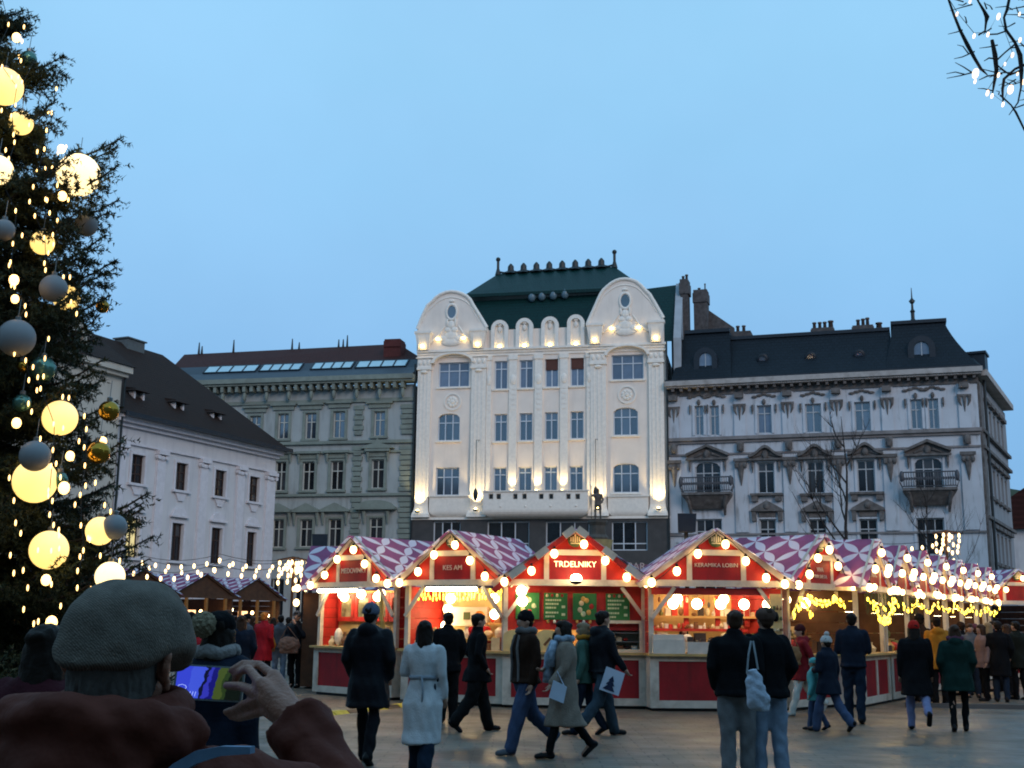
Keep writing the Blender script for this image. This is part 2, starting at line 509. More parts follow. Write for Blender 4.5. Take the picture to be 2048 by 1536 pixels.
def window(root, x0, x1, z0, z1, kind, mf, mg, y=0.15, name='window', label=None):
    w, h = round(x1-x0, 2), round(z1-z0, 2)
    key = (w, h, kind, mf.name, mg.name if not isinstance(mg, list) else 'x')
    ft, mt = 0.07, 0.065
    if kind == 'cross': cols, tr = [0.5], [0.66]
    elif kind == 'triple': cols, tr = [0.33, 0.67], [0.66]
    elif kind == 'low': cols, tr = [0.5], [0.72]
    elif kind == 'door': cols, tr = [0.5], [0.78]
    elif kind == 'six': cols, tr = [0.5], [0.34, 0.67]
    elif kind == 'shop': cols, tr = [0.33, 0.66], [0.24]
    elif kind == 'two': cols, tr = [0.5], []
    else: cols, tr = [], [0.66]
    xs = [0]+[c*w for c in cols]+[w]; zs = [0]+[t_*h for t_ in tr]+[h]
    if key not in WCACHE:
        b = MB()
        b.box(0, ft, 0, .08, 0, h); b.box(w-ft, w, 0, .08, 0, h)
        b.box(ft, w-ft, 0, .08, 0, ft); b.box(ft, w-ft, 0, .08, h-ft, h)
        for x in xs[1:-1]: b.box(x-mt/2, x+mt/2, -.015, .065, ft, h-ft)
        for z in zs[1:-1]:
            for i in range(len(xs)-1): b.box(xs[i]+(ft if i == 0 else mt/2), xs[i+1]-(ft if i == len(xs)-2 else mt/2), -.005, .06, z-mt/2, z+mt/2)
        panes = []
        for i in range(len(xs)-1):
            for j in range(len(zs)-1):
                p = MB(); ax = xs[i]+(ft if i == 0 else mt/2); bx = xs[i+1]-(ft if i == len(xs)-2 else mt/2)
                az = zs[j]+(ft if j == 0 else mt/2); bz = zs[j+1]-(ft if j == len(zs)-2 else mt/2)
                pw, ph = bx-ax, bz-az
                p.add([(0,.006,0),(pw,0,0),(pw,.004,ph),(0,.010,ph)], [(0,1,2,3)])
                panes.append((p.mesh('pane', mg), (ax, .04, az)))
        WCACHE[key] = (b.mesh(name, mf), panes)
    me, panes = WCACHE[key]
    o = link(me, name, root, (x0, y, z0))
    for pm, pl in panes: link(pm, 'pane', o, pl)
    if label: o['label'] = label
    return o
def rot_root(pl, name, label, cat): return empty(name, pl.P, pl.a, label, cat)

# =================================================================== WHITE SECESSION HOUSE (centre)
P0 = at(828, 1038, 82)
W = Plane(P0, -11.5)
m_white = mat('white_render', (0.86, 0.745, 0.66), 0.85, 0.05, 1.2, bump=0.15, bscale=12, dirt=(0.62, 0.52, 0.46), dirt_amt=0.35, dirt_scale=0.6, dirt_lo=0.5, streak=True)
m_whorn = mat('white_stucco', (0.87, 0.79, 0.71), 0.8, 0.07, 5.0, bump=0.15, bscale=4)
m_stone = mat('dark_stone', (0.060, 0.055, 0.054), 0.45, 0.2, 2.0, bump=0.1)
m_wframe = mat('white_frame', (0.62, 0.66, 0.72), 0.5, 0.05)
m_green = tile_mat('green_roof_tiles', (0.003, 0.030, 0.029), 0.28, 0.24, (0.002, 0.021, 0.022), 0.8, 0.5)
m_blackmetal = mat('black_iron', (0.015, 0.02, 0.022), 0.5, 0.2)
m_lampwarm = lamp_mat('facade_lamp_glow', (1.0, 0.72, 0.24), 15)
wb = rot_root(W, 'white_house', 'white house with two curved gables and a green tiled roof, in the row middle', 'house')
WW = 17.2
holes = []
wins = []
for r in [(877, 724.7, 938.5, 774, 'triple'), (1222.9, 709.7, 1287, 759, 'triple'),
          (875.6, 827, 919.4, 881.5, 'triple'), (1226.5, 815, 1276, 870.6, 'triple'),
          (871.5, 935, 918, 991, 'triple'), (1225.6, 926.6, 1278, 985.4, 'triple')]:
    wins.append((*[round(q, 2) for q in W.rect(*r[:4])], r[4], False))
for us in ((989, 1015), (1039, 1065.5), (1090, 1116.5), (1141, 1168)):
    wins.append((*[round(q, 2) for q in W.rect(us[0], 722-(us[0]-989)*.04, us[1], 778-(us[0]-989)*.04)], 'low', us[0] > 1080))
    wins.append((*[round(q, 2) for q in W.rect(us[0]-.5, 828-(us[0]-989)*.035, us[1]-1, 883-(us[0]-989)*.035)], 'low', False))
    kd = 'door' if 1030 < us[0] < 1100 else 'low'
    wins.append((*[round(q, 2) for q in W.rect(us[0]-2.5, 935-(us[0]-989)*.02, us[1]-2.5, 986-(us[0]-989)*.03)], kd, False))
holes = [w_[:4] for w_ in wins]
Z_LEDGE, Z_BASE = 20.05, 8.38
wall_grid('wall', wb, 0.0, WW, Z_BASE, Z_LEDGE, holes, m_white)
for w_ in wins:
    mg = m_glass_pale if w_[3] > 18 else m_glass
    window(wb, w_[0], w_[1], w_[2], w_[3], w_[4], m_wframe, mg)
    if w_[5]:
        b = MB(); b.box(w_[0]+.05, w_[1]-.05, .10, .13, w_[3]-.75, w_[3]); b.build('roller_blind', mat('brown_blind', (0.10, 0.035, 0.025), 0.7), wb)
for w_ in wins:
    if w_[4] == 'triple' and 12 < w_[3] < 18:
        b = MB(); arch_fill(b, w_[0], w_[1], w_[3], .32, .0, .2); b.build('arch_spandrel', m_white, wb)
# ground floor in dark stone with display windows
gw = [[round(q, 2) for q in W.rect(*r)] for r in ((867, 1043, 921, 1103), (975, 1043, 1059, 1101), (1092, 1043, 1179, 1101), (1224, 1043, 1295, 1101))]
gh = gw+[[g_[0]+.1, g_[1]-.1, 0.6, 4.6] for g_ in gw]
wall_grid('stone_ground_floor', wb, -0.1, WW+.1, 0, Z_BASE-.02, gh, m_stone, y=-0.12, reveal=.3)
for g_ in gw: window(wb, *g_, 'shop', m_wframe, m_glass_dark, y=.05, name='display_window')
for g_ in gh[4:]: window(wb, *g_, 'shop', m_blackmetal, m_glass_dark, y=.05, name='shop_window')
b = MB()
b.box(0, WW, .55, 12, 0, Z_LEDGE-.3)
b.build('house_body', m_white, wb)
# cornices and string courses
b = MB()
for i, (y0, z0, z1) in enumerate(((-.28, Z_LEDGE-.05, Z_LEDGE+.10), (-.16, Z_LEDGE-.22, Z_LEDGE-.05), (-.08, Z_LEDGE-.42, Z_LEDGE-.22))):
    b.box(-.05, WW+.05, y0, .3, z0, z1)
b.box(-.15, WW+.15, -.22, .2, Z_BASE-.02, Z_BASE+.14)
b.build('cornice', m_whorn, wb)
# big piers with flared feet
def xr(u0, u1, v, y=0): return W.px(u0, v, y)[0], W.px(u1, v, y)[0]
PIERS = [xr(835, 861, 850), xr(943, 972, 850), xr(1182, 1213, 850), xr(1299, 1329, 850)]
for a, c in PIERS:
    b = MB()
    b.box(a, c, -.22, -.001, Z_BASE+.9, Z_LEDGE-1.3)
    xm = (a+c)/2; w_ = (c-a)/2
    pts = []
    for z, k, d in ((Z_BASE+.14, 1.35, .50), (Z_BASE+.35, 1.30, .46), (Z_BASE+.6, 1.1, .32), (Z_BASE+.9, 1.0, .225)):
        pts.append([(xm-w_*k, -d, z), (xm+w_*k, -d, z), (xm+w_*k, -.001, z), (xm-w_*k, -.001, z)])
    for p, q in zip(pts, pts[1:]): b.hexa(p+q)
    for dx in (-.55, 0, .55): b.box(xm+dx*w_-.04, xm+dx*w_+.04, -.26, -.221, Z_BASE+1.2, Z_LEDGE-1.5)
    # capital
    b.box(a-.06, c+.06, -.34, -.001, Z_LEDGE-1.3, Z_LEDGE-1.12)
    b.box(a-.02, c+.02, -.30, -.001, Z_LEDGE-1.12, Z_LEDGE-.5)
    b.box(a-.12, c+.12, -.40, -.001, Z_LEDGE-.5, Z_LEDGE-.43)
    for k in range(3): b.ell((a+(c-a)*(k+.5)/3, -.30, Z_LEDGE-.8), (.13, .09, .2), 8, 6)
    b.ell((xm, -.30, Z_LEDGE-1.45), (.26, .1, .12), 10, 6)
    b.build('pier', m_whorn, wb)
# lesenes between the middle windows
mid = sorted([w_ for w_ in wins if w_[4] != 'triple' and w_[3] > 18], key=lambda q: q[0])
xs_l = [mid[0][0]-.36]+[(mid[i][1]+mid[i+1][0])/2 for i in range(3)]+[mid[3][1]+.36]
for i, xm in enumerate(xs_l):
    b = MB(); hw = .17 if i in (0, 4) else .27
    b.box(xm-hw, xm+hw, -.14, -.001, Z_BASE+1.5, Z_LEDGE-.75)
    b.box(xm-hw-.05, xm+hw+.05, -.20, -.001, Z_LEDGE-.75, Z_LEDGE-.45)
    for k in range(5): b.box(xm-hw*.5, xm+hw*.5, -.165, -.141, 17.4-k*.0-.9*k*0-.35*k-.2, 17.4-.35*k)
    b.ell((xm, -.15, 17.9), (hw*.8, .09, .35), 8, 6)
    b.build('lesene', m_whorn, wb)
# sills
for w_ in wins:
    if w_[4] == 'door': continue
    b = MB(); b.box(w_[0]-.12, w_[1]+.12, -.12, -.002, w_[2]-.12, w_[2]); b.build('sill', m_whorn, wb)
# rounded hoods over the side bays (top row) and medallions under them
for w_ in [q for q in wins if q[4] == 'triple' and q[3] > 18]:
    x0, x1, z0, z1 = w_[:4]; xm = (x0+x1)/2; hw = (x1-x0)/2+.25
    b = MB()
    for i in range(12):
        a, c = PI*i/12, PI*(i+1)/12
        P = []
        for y_ in (-.55, -.003):
            for rr_ in (1.0, 1.14):
                pass
        def q(t, r_, y_): return (xm+math.cos(t)*hw*r_, y_, z1-.08+math.sin(t)*.62*r_)
        b.hexa([q(a, 1, -.42), q(a, 1.16, -.42), q(a, 1.16, -.003), q(a, 1, -.003), q(c, 1, -.42), q(c, 1.16, -.42), q(c, 1.16, -.003), q(c, 1, -.003)])
    b.build('window_hood', m_whorn, wb)
    b = MB()
    zc = z0-1.05
    for i in range(20):
        a, c = 2*PI*i/20, 2*PI*(i+1)/20
        def q(t, r_, y_): return (xm-.05+math.cos(t)*r_, y_, zc+math.sin(t)*r_)
        b.hexa([q(a, .52, -.07), q(a, .62, -.07), q(a, .62, -.003), q(a, .52, -.003), q(c, .52, -.07), q(c, .62, -.07), q(c, .62, -.003), q(c, .52, -.003)])
    for i in range(9):
        t = 2*PI*i/9; b.ell((xm-.05+.26*math.cos(t), -.03, zc+.26*math.sin(t)), (.13, .07, .13), 8, 6)
    b.ell((xm-.05, -.05, zc), (.16, .09, .16), 8, 6)
    b.build('medallion', m_whorn, wb)
# curved aprons under the lowest side bays
for u0, u1 in ((858, 940), (1216, 1297)):
    x0, zb = W.px(u0, 1021, -.3); x1, _ = W.px(u1, 1021, -.3); zt = W.px(u0, 994, -.3)[1]
    b = MB(); b.box(x0, x1, -.32, -.003, zb, zt)
    prev = None
    for k in range(6):
        t = k/5; ins = (1-math.cos(t*PI/2))*.7
        ring = [(x0+ins, -.32+ins*.4, zb-.45*math.sin(t*PI/2)), (x1-ins, -.32+ins*.4, zb-.45*math.sin(t*PI/2)), (x1-ins, -.003, zb-.45*math.sin(t*PI/2)), (x0+ins, -.003, zb-.45*math.sin(t*PI/2))]
        if prev: b.hexa(ring+prev)
        prev = ring
    b.box(x0-.06, x1+.06, -.40, -.003, zt, zt+.1)
    b.build('oriel_apron', m_whorn, wb)
# balcony
by = -1.0
x0, z1 = W.px(966, 984, by); x1, _ = W.px(1176, 984, by); zb = W.px(1070, 1019, by)[1]
hl = []
for a in (612, 668, 790, 857, 980, 1052, 1178, 1247):
    u0 = 810+a/3.657; u1 = u0+9
    r = W.rect(u0, 820+612/3.657, u1, 820+652/3.657, by)
    hl.append([round(q, 2) for q in r])
bal = empty('balcony', (0, 0, 0)); bal.parent = wb
wall_grid('parapet', bal, x0, x1, zb, z1, hl, m_whorn, y=by, reveal=.1)
for h_ in hl: MB().box(h_[0]+.04, h_[1]-.04, by+.08, by+.1, h_[2]+.04, h_[3]-.04).build('opening_shade', m_blackmetal, bal)  # dark boxes put in for the shade inside the parapet openings
b = MB(); b.box(x0, x0+.12, by+.001, -.3, zb, z1); b.box(x1-.12, x1, by+.001, -.3, zb, z1); b.box(x0-.06, x1+.06, by-.08, by+.12, z1, z1+.08)
for k in range(4):
    xk = x0+1.2+k*(x1-x0-2.0)/3; b.ell((xk, by-.02, zb+.22), (.06, .05, .07), 8, 6)
b.build('balcony_rail', m_whorn, bal)
b = MB(); prev = None
for k in range(7):
    t = k/6; ins = (1-math.cos(t*PI/2)); z = zb-.55*math.sin(t*PI/2)
    ring = [(x0+ins*.9, by+ins*.75, z), (x1-ins*.9, by+ins*.75, z), (x1-ins*.9, -.2, z), (x0+ins*.9, -.2, z)]
    if prev: b.hexa(ring+prev)
    prev = ring
b.build('balcony_slab', m_whorn, bal)
# parapet with four arched niches
b = MB()
zt_par = W.px(1075, 656, 0)[1]
b.box(PIERS[1][1]-.3, PIERS[2][0]+.3, 0.12, .5, Z_LEDGE+.10, zt_par)
b.build('roof_parapet', m_white, wb)
for cu, vt, vb in ((999.5, 640, 693), (1049, 636, 691), (1099.8, 633, 689), (1151.5, 629, 686)):
    xm, zt = W.px(cu, vt, -.1); z0 = Z_LEDGE+.10; hw = .60; nh = .34
    na = empty('lit_niche', (xm, 0, 0)); na.parent = wb
    b = MB()
    b.box(-hw, -nh, -.15, .118, z0, zt-hw); b.box(nh, hw, -.15, .118, z0, zt-hw)
    n_ = 14
    for i in range(n_):
        a, c = PI*i/n_, PI*(i+1)/n_
        def q(t, r_, y_): return (math.cos(t)*r_, y_, zt-hw+math.sin(t)*r_)
        b.hexa([q(a, nh, -.15), q(a, hw, -.15), q(a, hw, .118), q(a, nh, .118), q(c, nh, -.15), q(c, hw, -.15), q(c, hw, .118), q(c, nh, .118)])
    b.prism([(-nh, z0+.0), (nh, z0+.0)]+[(nh*math.cos(PI*i/10), zt-hw+nh*math.sin(PI*i/10)) for i in range(11)], .06, .117)
    b.build('niche_surround', m_whorn, na)
    b = MB(); b.ell((0, -.02, zt-hw-.05), (.14, .07, .22), 8, 6); b.ell((0, -.02, zt-hw+.25), (.2, .07, .1), 8, 6)
    b.build('relief', m_whorn, na)
    b = MB(); b.ell((0, -.05, z0+.14), (.12, .07, .10), 10, 6); b.build('floodlight', m_lampwarm, na, True)
# gables
def gable(name, pts, oval, ped):
    poly = [W.px(u, v, -.1) for u, v in pts]
    z0 = Z_LEDGE+.10
    poly = [(poly[0][0], z0)]+poly+[(poly[-1][0], z0)]
    gb = empty(name, (0, 0, 0)); gb.parent = wb
    b = MB(); b.prism(poly[::-1], -.10, .45); b.build('gable_wall', m_white, gb)
    b = MB()
    c = [(x, -.12, z) for x, z in poly[1:-1]]
    b.tube(c, .12, 8); b.tube([(x, -.10, z-.42) for x, y, z in c[1:-1]], .05, 6)
    b.build('coping', m_whorn, gb)
    ox, oz = W.px(*oval, -.2)
    ow = link(MB().lathe([(0.30, -.04), (0.44, -.04), (0.44, .08), (0.36, .12), (0.30, .08), (.30,-.04)], n=24, caps=False).mesh('oval_window', m_whorn, True), 'oval_window', gb, (ox, -.10, oz))
    ow.rotation_euler = (PI/2, 0, 0); ow.scale = (1, 1.5, 1)
    pn = link(MB().lathe([(0.31, 0), (0.30, .03)], n=24).mesh('pane', m_glass), 'pane', ow, (0, 0, .0))
    b = MB()
    for k, (dx, dz, rx, rz) in enumerate(((0, -.95, .30, .34), (-.22, -1.3, .26, .22), (.22, -1.3, .26, .22), (0, -1.75, .5, .42), (-.55, -1.95, .35, .25), (.55, -1.95, .35, .25), (0, -2.15, .75, .3), (-.3, -.75, .09, .3), (.3, -.75, .09, .3), (0, .78, .2, .1))):
        b.ell((ox+dx, -.13, oz+dz), (rx, .13, rz), 10, 7)
    for s_ in (-1, 1):
        b.tube([(ox+s_*.5, -.12, oz-1.0), (ox+s_*.95, -.14, oz-1.7), (ox+s_*1.55, -.15, oz-2.2)], [.05, .08, .10], 7)
    b.build('sculpted_relief', m_whorn, gb)
    for s_ in (-1, 1):
        b = MB(); b.ell((ox+s_*.92, -.32, oz-1.95), (.13, .08, .09), 10, 6); b.build('floodlight', m_lampwarm, gb, True)
    for u in ped:
        px_, _ = W.px(u, 680, -.4); zt = W.px(u, 663-(u-846)*.047, -.4)[1]
        pd = empty('lantern_pedestal', (px_, 0, 0)); pd.parent = gb
        b = MB()
        b.hexa([(-.36, -.42, z0), (.36, -.42, z0), (.36, -.11, z0), (-.36, -.11, z0), (-.55, -.55, zt-.18), (.55, -.55, zt-.18), (.55, -.11, zt-.18), (-.55, -.11, zt-.18)])
        b.box(-.60, .60, -.60, -.11, zt-.18, zt)
        for dx in (-.3, .3): b.box(dx-.03, dx+.03, -.55, -.45, z0+.1, zt-.3)
        b.build('pedestal', m_whorn, pd)
        b = MB(); b.ell((0, -.62, z0+.22), (.12, .09, .12), 10, 7); b.build('floodlight', m_lampwarm, pd, True)
gable('gable', [(834.6, 657.7), (845, 632), (855, 611), (864.7, 603), (872, 595), (881, 589), (892, 584.5), (903, 583), (915, 584.5), (925, 588), (934, 593), (941, 600), (946.7, 611), (960, 632), (974, 655)], (903, 623.6), (846.5, 956))
gable('gable', [(1175, 647), (1188, 618), (1201, 589), (1207, 580), (1214.7, 573), (1222, 567), (1231, 562), (1240, 559), (1250, 558), (1262, 559.5), (1272, 563), (1282, 571), (1291, 581), (1299.5, 589), (1313, 612), (1326.8, 636)], (1250, 601), (1190, 1312))
# uplights at the pier feet and on the balcony
for u, v, y_ in ((834.6, 1021, -.70), (951, 1018, -.70), (1194, 1016, -.70), (1317, 1016, -.70), (1023, 982, -.45), (1072.5, 981, -.45), (1124, 981, -.45)):
    x_, z_ = W.px(u, v, y_)
    up = empty('uplight', (x_, y_, z_)); up.parent = wb
    MB().box(-.13, .13, -.1, .1, -.14, -.02).build('lamp_housing', m_blackmetal, up)
    MB().ell((0, .03, .02), (.10, .07, .06), 10, 6).build('lamp_glass', m_lampwarm, up, True)
    sp = bpy.data.lights.new('uplight_beam', 'SPOT'); sp.energy = 430 if v > 1000 else 170; sp.color = (1, .76, .36); sp.spot_size = R_(80); sp.spot_blend = .8; sp.shadow_soft_size = .1
    so = bpy.data.objects.new('uplight_beam', sp); COL.objects.link(so); so.parent = up; so.location = (0, 0, .12); so.rotation_euler = (R_(180-12), 0, 0)
# roof
def px3(u, v, y): x, z = W.px(u, v, y); return (x, y, z)
b = MB()
lo = [(2.2, .62, 20.3), (15.2, .62, 20.3)]
a0 = px3(947, 603, 2.6); a1 = px3(1293, 583, 2.6)
b.add([lo[0], lo[1], a1, a0, (lo[0][0]-.3, 10, 20.3), (lo[1][0]+.3, 10, 20.3), (a1[0], 9, a1[2]), (a0[0], 9, a0[2])], [(0,1,2,3), (0,3,7,4), (1,5,6,2)])
b.build('mansard_roof', m_green, wb)
b = MB()
e0 = px3(931, 589, 2.1); e1 = px3(1285, 573, 2.1); r0 = px3(996, 548, 5.2); r1 = px3(1229, 533.5, 5.2)
bk0 = (e0[0], 8.4, e0[2]); bk1 = (e1[0], 8.4, e1[2])
th = .22
b.add([e0, e1, r1, r0, bk0, bk1, (e0[0], e0[1], e0[2]-th), (e1[0], e1[1], e1[2]-th), (bk0[0], 8.4, bk0[2]-th), (bk1[0], 8.4, bk1[2]-th)],
      [(0,1,2,3), (1,5,2), (0,3,4), (3,2,5,4), (0,6,7,1), (0,4,8,6), (1,7,9,5), (6,8,9,7)])
b.build('upper_roof', m_green, wb)
b = MB()
for k in range(10):
    t = k/9; p = Vector(r0).lerp(Vector(r1), t)
    if k in (0, 9):
        b.tube([p, p+Vector((0, 0, 1.05))], .10, 8); b.ell(p+Vector((0, 0, 1.12)), .18, 8, 6); b.lathe([(.24, -.1), (.16, .2), (.08, .5)], tuple(p), 8)
    else:
        b.lathe([(.46, -.05), (.26, .15), (.20, .55), (.07, .72)], tuple(p), 8)
        b.ell(p+Vector((0, 0, .42)), (.24, .12, .26), 8, 6)
    if k < 9:
        q_ = Vector(r0).lerp(Vector(r1), (k+1)/9)
        b.tube([p+Vector((0, 0, .16)), (p+q_)/2+Vector((0, 0, .05)), q_+Vector((0, 0, .16))], .08, 6)
b.build('ridge_cresting', m_blackmetal, wb)
for u, v in ((1064, 594), (1084, 592), (1106.7, 590), (1130, 588)):
    p = px3(u, v, 2.3)
    b = MB(); b.ell(p, (.28, .25, .36), 12, 8); b.build('roof_vent', mat('vent_glass', (0.10, 0.16, 0.20), 0.3), wb, True)
b = MB()
q0 = px3(1290, 578, 4.0); q1 = px3(1352, 570, 4.0); q2 = (q1[0], .7, 20.4); q3 = (q0[0]-.5, .7, 20.4)
b.add([q3, q2, q1, q0, (q1[0], 8, q1[2]), (q0[0], 8, q0[2])], [(0,1,2,3), (3,2,4,5)])
b.build('side_roof', m_green, wb)
b = MB()
xe = q1[0]
b.add([(xe, .15, 17.0), (xe+.5, .15, 17.0), (xe+.5, .15, 20.5), (xe, .15, 20.5), (xe, 4.0, q1[2]+.1), (xe+.5, 4.0, q1[2]+.1), (xe, 9, q1[2]+.1), (xe+.5, 9, q1[2]+.1), (xe, 9, 17), (xe+.5, 9, 17)],
      [(0,1,2,3), (3,2,5,4), (4,5,7,6), (0,3,4,6,8), (1,9,7,5,2)])
b.build('firewall', mat('firewall_render', (.34, .36, .39), .9, .1, 1.5), wb)
b = MB()
b.box(-.20, -.08, -.20, -.08, 0, 19.2); b.build('downpipe', m_blackmetal, wb)
b = MB(); b.box(WW+.02, WW+.14, -.26, -.14, 0, 20.2); b.build('downpipe', m_blackmetal, wb)
# dark lanterns hung on rods before the facade
for u, v0, v1, vt in ((951, 978, 1000, 880), (1191.5, 974, 996, 878)):
    x_, z_ = W.px(u, (v0+v1)/2, -1.2); zt = W.px(u, vt, -1.2)[1]
    ln = empty('hanging_lantern', (x_, -1.2, z_)); ln.parent = wb
    MB().lathe([(.03, -.42), (.14, -.2), (.17, .05), (.12, .28), (.03, .42)], n=10).build('lantern_body', m_blackmetal, ln, True)
    MB().tube([(0, 0, .4), (0, 0, zt-z_), (0, 1.1, zt-z_+.15)], .022, 5).build('hanging_rod', m_blackmetal, ln)

# =================================================================== RIGHT CORNER HOUSE
P2 = W.w(W.px(1338, 900)[0], 0.05, 0)
RT = Plane(P2, -17.7)
m_rwall = mat('grey_white_render', (0.54, 0.56, 0.61), 0.9, 0.07, 1.0, bump=0.25, bscale=9, dirt=(0.13, 0.115, 0.10), dirt_amt=0.75, dirt_scale=0.9, dirt_lo=0.54, streak=True)
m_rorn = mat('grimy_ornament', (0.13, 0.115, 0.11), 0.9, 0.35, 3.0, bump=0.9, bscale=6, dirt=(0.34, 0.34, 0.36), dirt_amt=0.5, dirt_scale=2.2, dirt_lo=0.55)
m_rband = mat('grey_band', (0.22, 0.20, 0.20), 0.9, 0.2, 2.0, bump=0.4, bscale=8)
m_slate = tile_mat('slate_roof', (0.010, 0.016, 0.024), 0.30, 0.22, (0.006, 0.011, 0.017), 0.7, 0.55)
m_lead = mat('dark_lead', (0.012, 0.017, 0.026), 0.5, 0.2)
m_cream = mat('cream_cornice', (0.42, 0.38, 0.36), 0.8, 0.1, 2.0, dirt=(0.15, 0.12, 0.1), dirt_amt=0.6, dirt_scale=1.2)
rb = rot_root(RT, 'corner_house', 'grey white corner house with grimy ornament and a dark mansard roof', 'house')
RW = RT.px(1962, 900)[0]
rw = []
for r in ((1390, 812, 1407, 870.6, 'cross', 0), (1420, 812, 1438, 870.6, 'cross', 0), (1515, 810.7, 1543, 866.7, 'low', 1), (1611, 808, 1642.5, 865, 'low', 2),
          (1709.5, 804, 1740.7, 862, 'low', 0), (1821.5, 799, 1843.6, 858, 'cross', 0), (1856.6, 797.7, 1877.4, 857.6, 'cross', 0),
          (1390.4, 924, 1441.5, 989, 'triple', 3), (1516, 925, 1548.8, 986.5, 'low', 0), (1614.6, 922.7, 1648, 986.5, 'low', 0), (1714.7, 920, 1749.8, 983.9, 'low', 0), (1829, 916, 1886, 980, 'triple', 3),
          (1392.5, 1038.5, 1444.6, 1110, 'triple', 4), (1520, 1038.5, 1552.7, 1110, 'low', 4), (1619, 1038.5, 1653, 1110, 'low', 4), (1720, 1038, 1756, 1110, 'low', 4), (1834, 1036, 1890, 1110, 'triple', 4)):
    rw.append((*[round(q, 2) for q in RT.rect(*r[:4])], r[4], r[5]))
ZC = 17.05
rh = [q[:4] for q in rw]+[[q[0]-.2, q[1]+.2, .5, 4.3] for q in rw[-5:]]
wall_grid('wall', rb, 0, RW, 0, ZC-.3, rh, m_rwall)
for q in rw:
    if q[5] == 3:
        b = MB(); arch_fill(b, q[0], q[1], q[3], .38, .0, .2); b.build('arch_spandrel', m_rwall, rb)
m_gframe = mat('grey_frame', (0.45, 0.47, 0.50), 0.6)
for q in rw:
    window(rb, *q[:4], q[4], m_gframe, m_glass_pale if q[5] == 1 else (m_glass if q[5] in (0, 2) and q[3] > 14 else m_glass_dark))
for q in rh[-5:]: window(rb, *q, 'shop', m_gframe, m_glass_dark, name='shop_window')
MB().box(0, RW-.01, .5, 13, 0, ZC-.35).build('house_body', m_rwall, rb)
# cornice
b = MB()
b.box(-.1, RW+.35, -.75, .3, ZC-.02, ZC+.30); b.box(-.05, RW+.3, -.6, .3, ZC-.14, ZC-.02); b.build('cornice', m_cream, rb)
b = MB()
b.box(0, RW+.1, -.10, .0-.002, ZC-.62, ZC-.14)
x_ = .3
while x_ < RW:
    b.box(x_, x_+.18, -.5, -.101, ZC-.36, ZC-.14); x_ += .55
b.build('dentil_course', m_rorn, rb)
b = MB()
z_s = RT.px(1640, 870, 0)[1]
b.box(-.02, RW+.12, -.28, -.002, z_s-.12, z_s+.10); b.box(-.01, RW+.06, -.14, -.002, z_s-.3, z_s-.12)
z_t = RT.px(1640, 902, 0)[1]
b.box(0, RW+.02, -.10, -.002, z_t-.06, z_t+.06)
z_u = RT.px(1640, 1058, 0)[1]
b.box(0, RW+.02, -.12, -.002, z_u-.35, z_u-.22)
b.build('string_course', m_rband, rb)
# pilasters with capitals, consoles and hanging drops
for u in (1349.5, 1482, 1579, 1677.6, 1779.8, 1936):
    xm = RT.px(u, 920)[0]
    b = MB(); hw = .42
    b.box(xm-hw, xm+hw, -.12, -.003, 7.4, z_t-.9)
    b.box(xm-hw+.06, xm+hw-.06, -.12, -.003, z_s+.1, ZC-.64)
    b.build('pilaster', m_rwall, rb)
    b = MB()
    b.box(xm-.46, xm+.46, -.34, -.121, z_t-.55, z_t-.35); b.box(xm-.36, xm+.36, -.28, -.121, z_t-.95, z_t-.55)
    for dx in (-.28, 0, .28): b.ell((xm+dx, -.28, z_t-.8), (.13, .1, .18), 8, 6)
    b.tube([(xm, -.16, z_t-.95), (xm, -.15, z_t-1.5), (xm, -.13, z_t-2.1)], [.22, .14, .03], 7)
    b.ell((xm, -.20, z_t-1.25), (.17, .1, .2), 8, 6)
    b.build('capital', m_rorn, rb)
    b = MB()
    b.box(xm-.28, xm+.28, -.52, -.122, ZC-.95, ZC-.62)
    b.box(xm-.22, xm+.22, -.3, -.122, z_t+.12, z_s-.32); b.ell((xm, -.32, (z_t+z_s)/2-.1), (.18, .12, .3), 8, 6)
    for dx in (-.3, 0, .3):
        b.tube([(xm+dx, -.14, ZC-1.45), (xm+dx, -.16, ZC-1.75), (xm+dx*.6, -.13, ZC-2.05 - (.35 if dx == 0 else 0))], [.12, .09, .02], 6)
    b.box(xm-.42, xm+.42, -.22, -.122, ZC-1.45, ZC-1.32)
    b.build('console', m_rorn, rb)
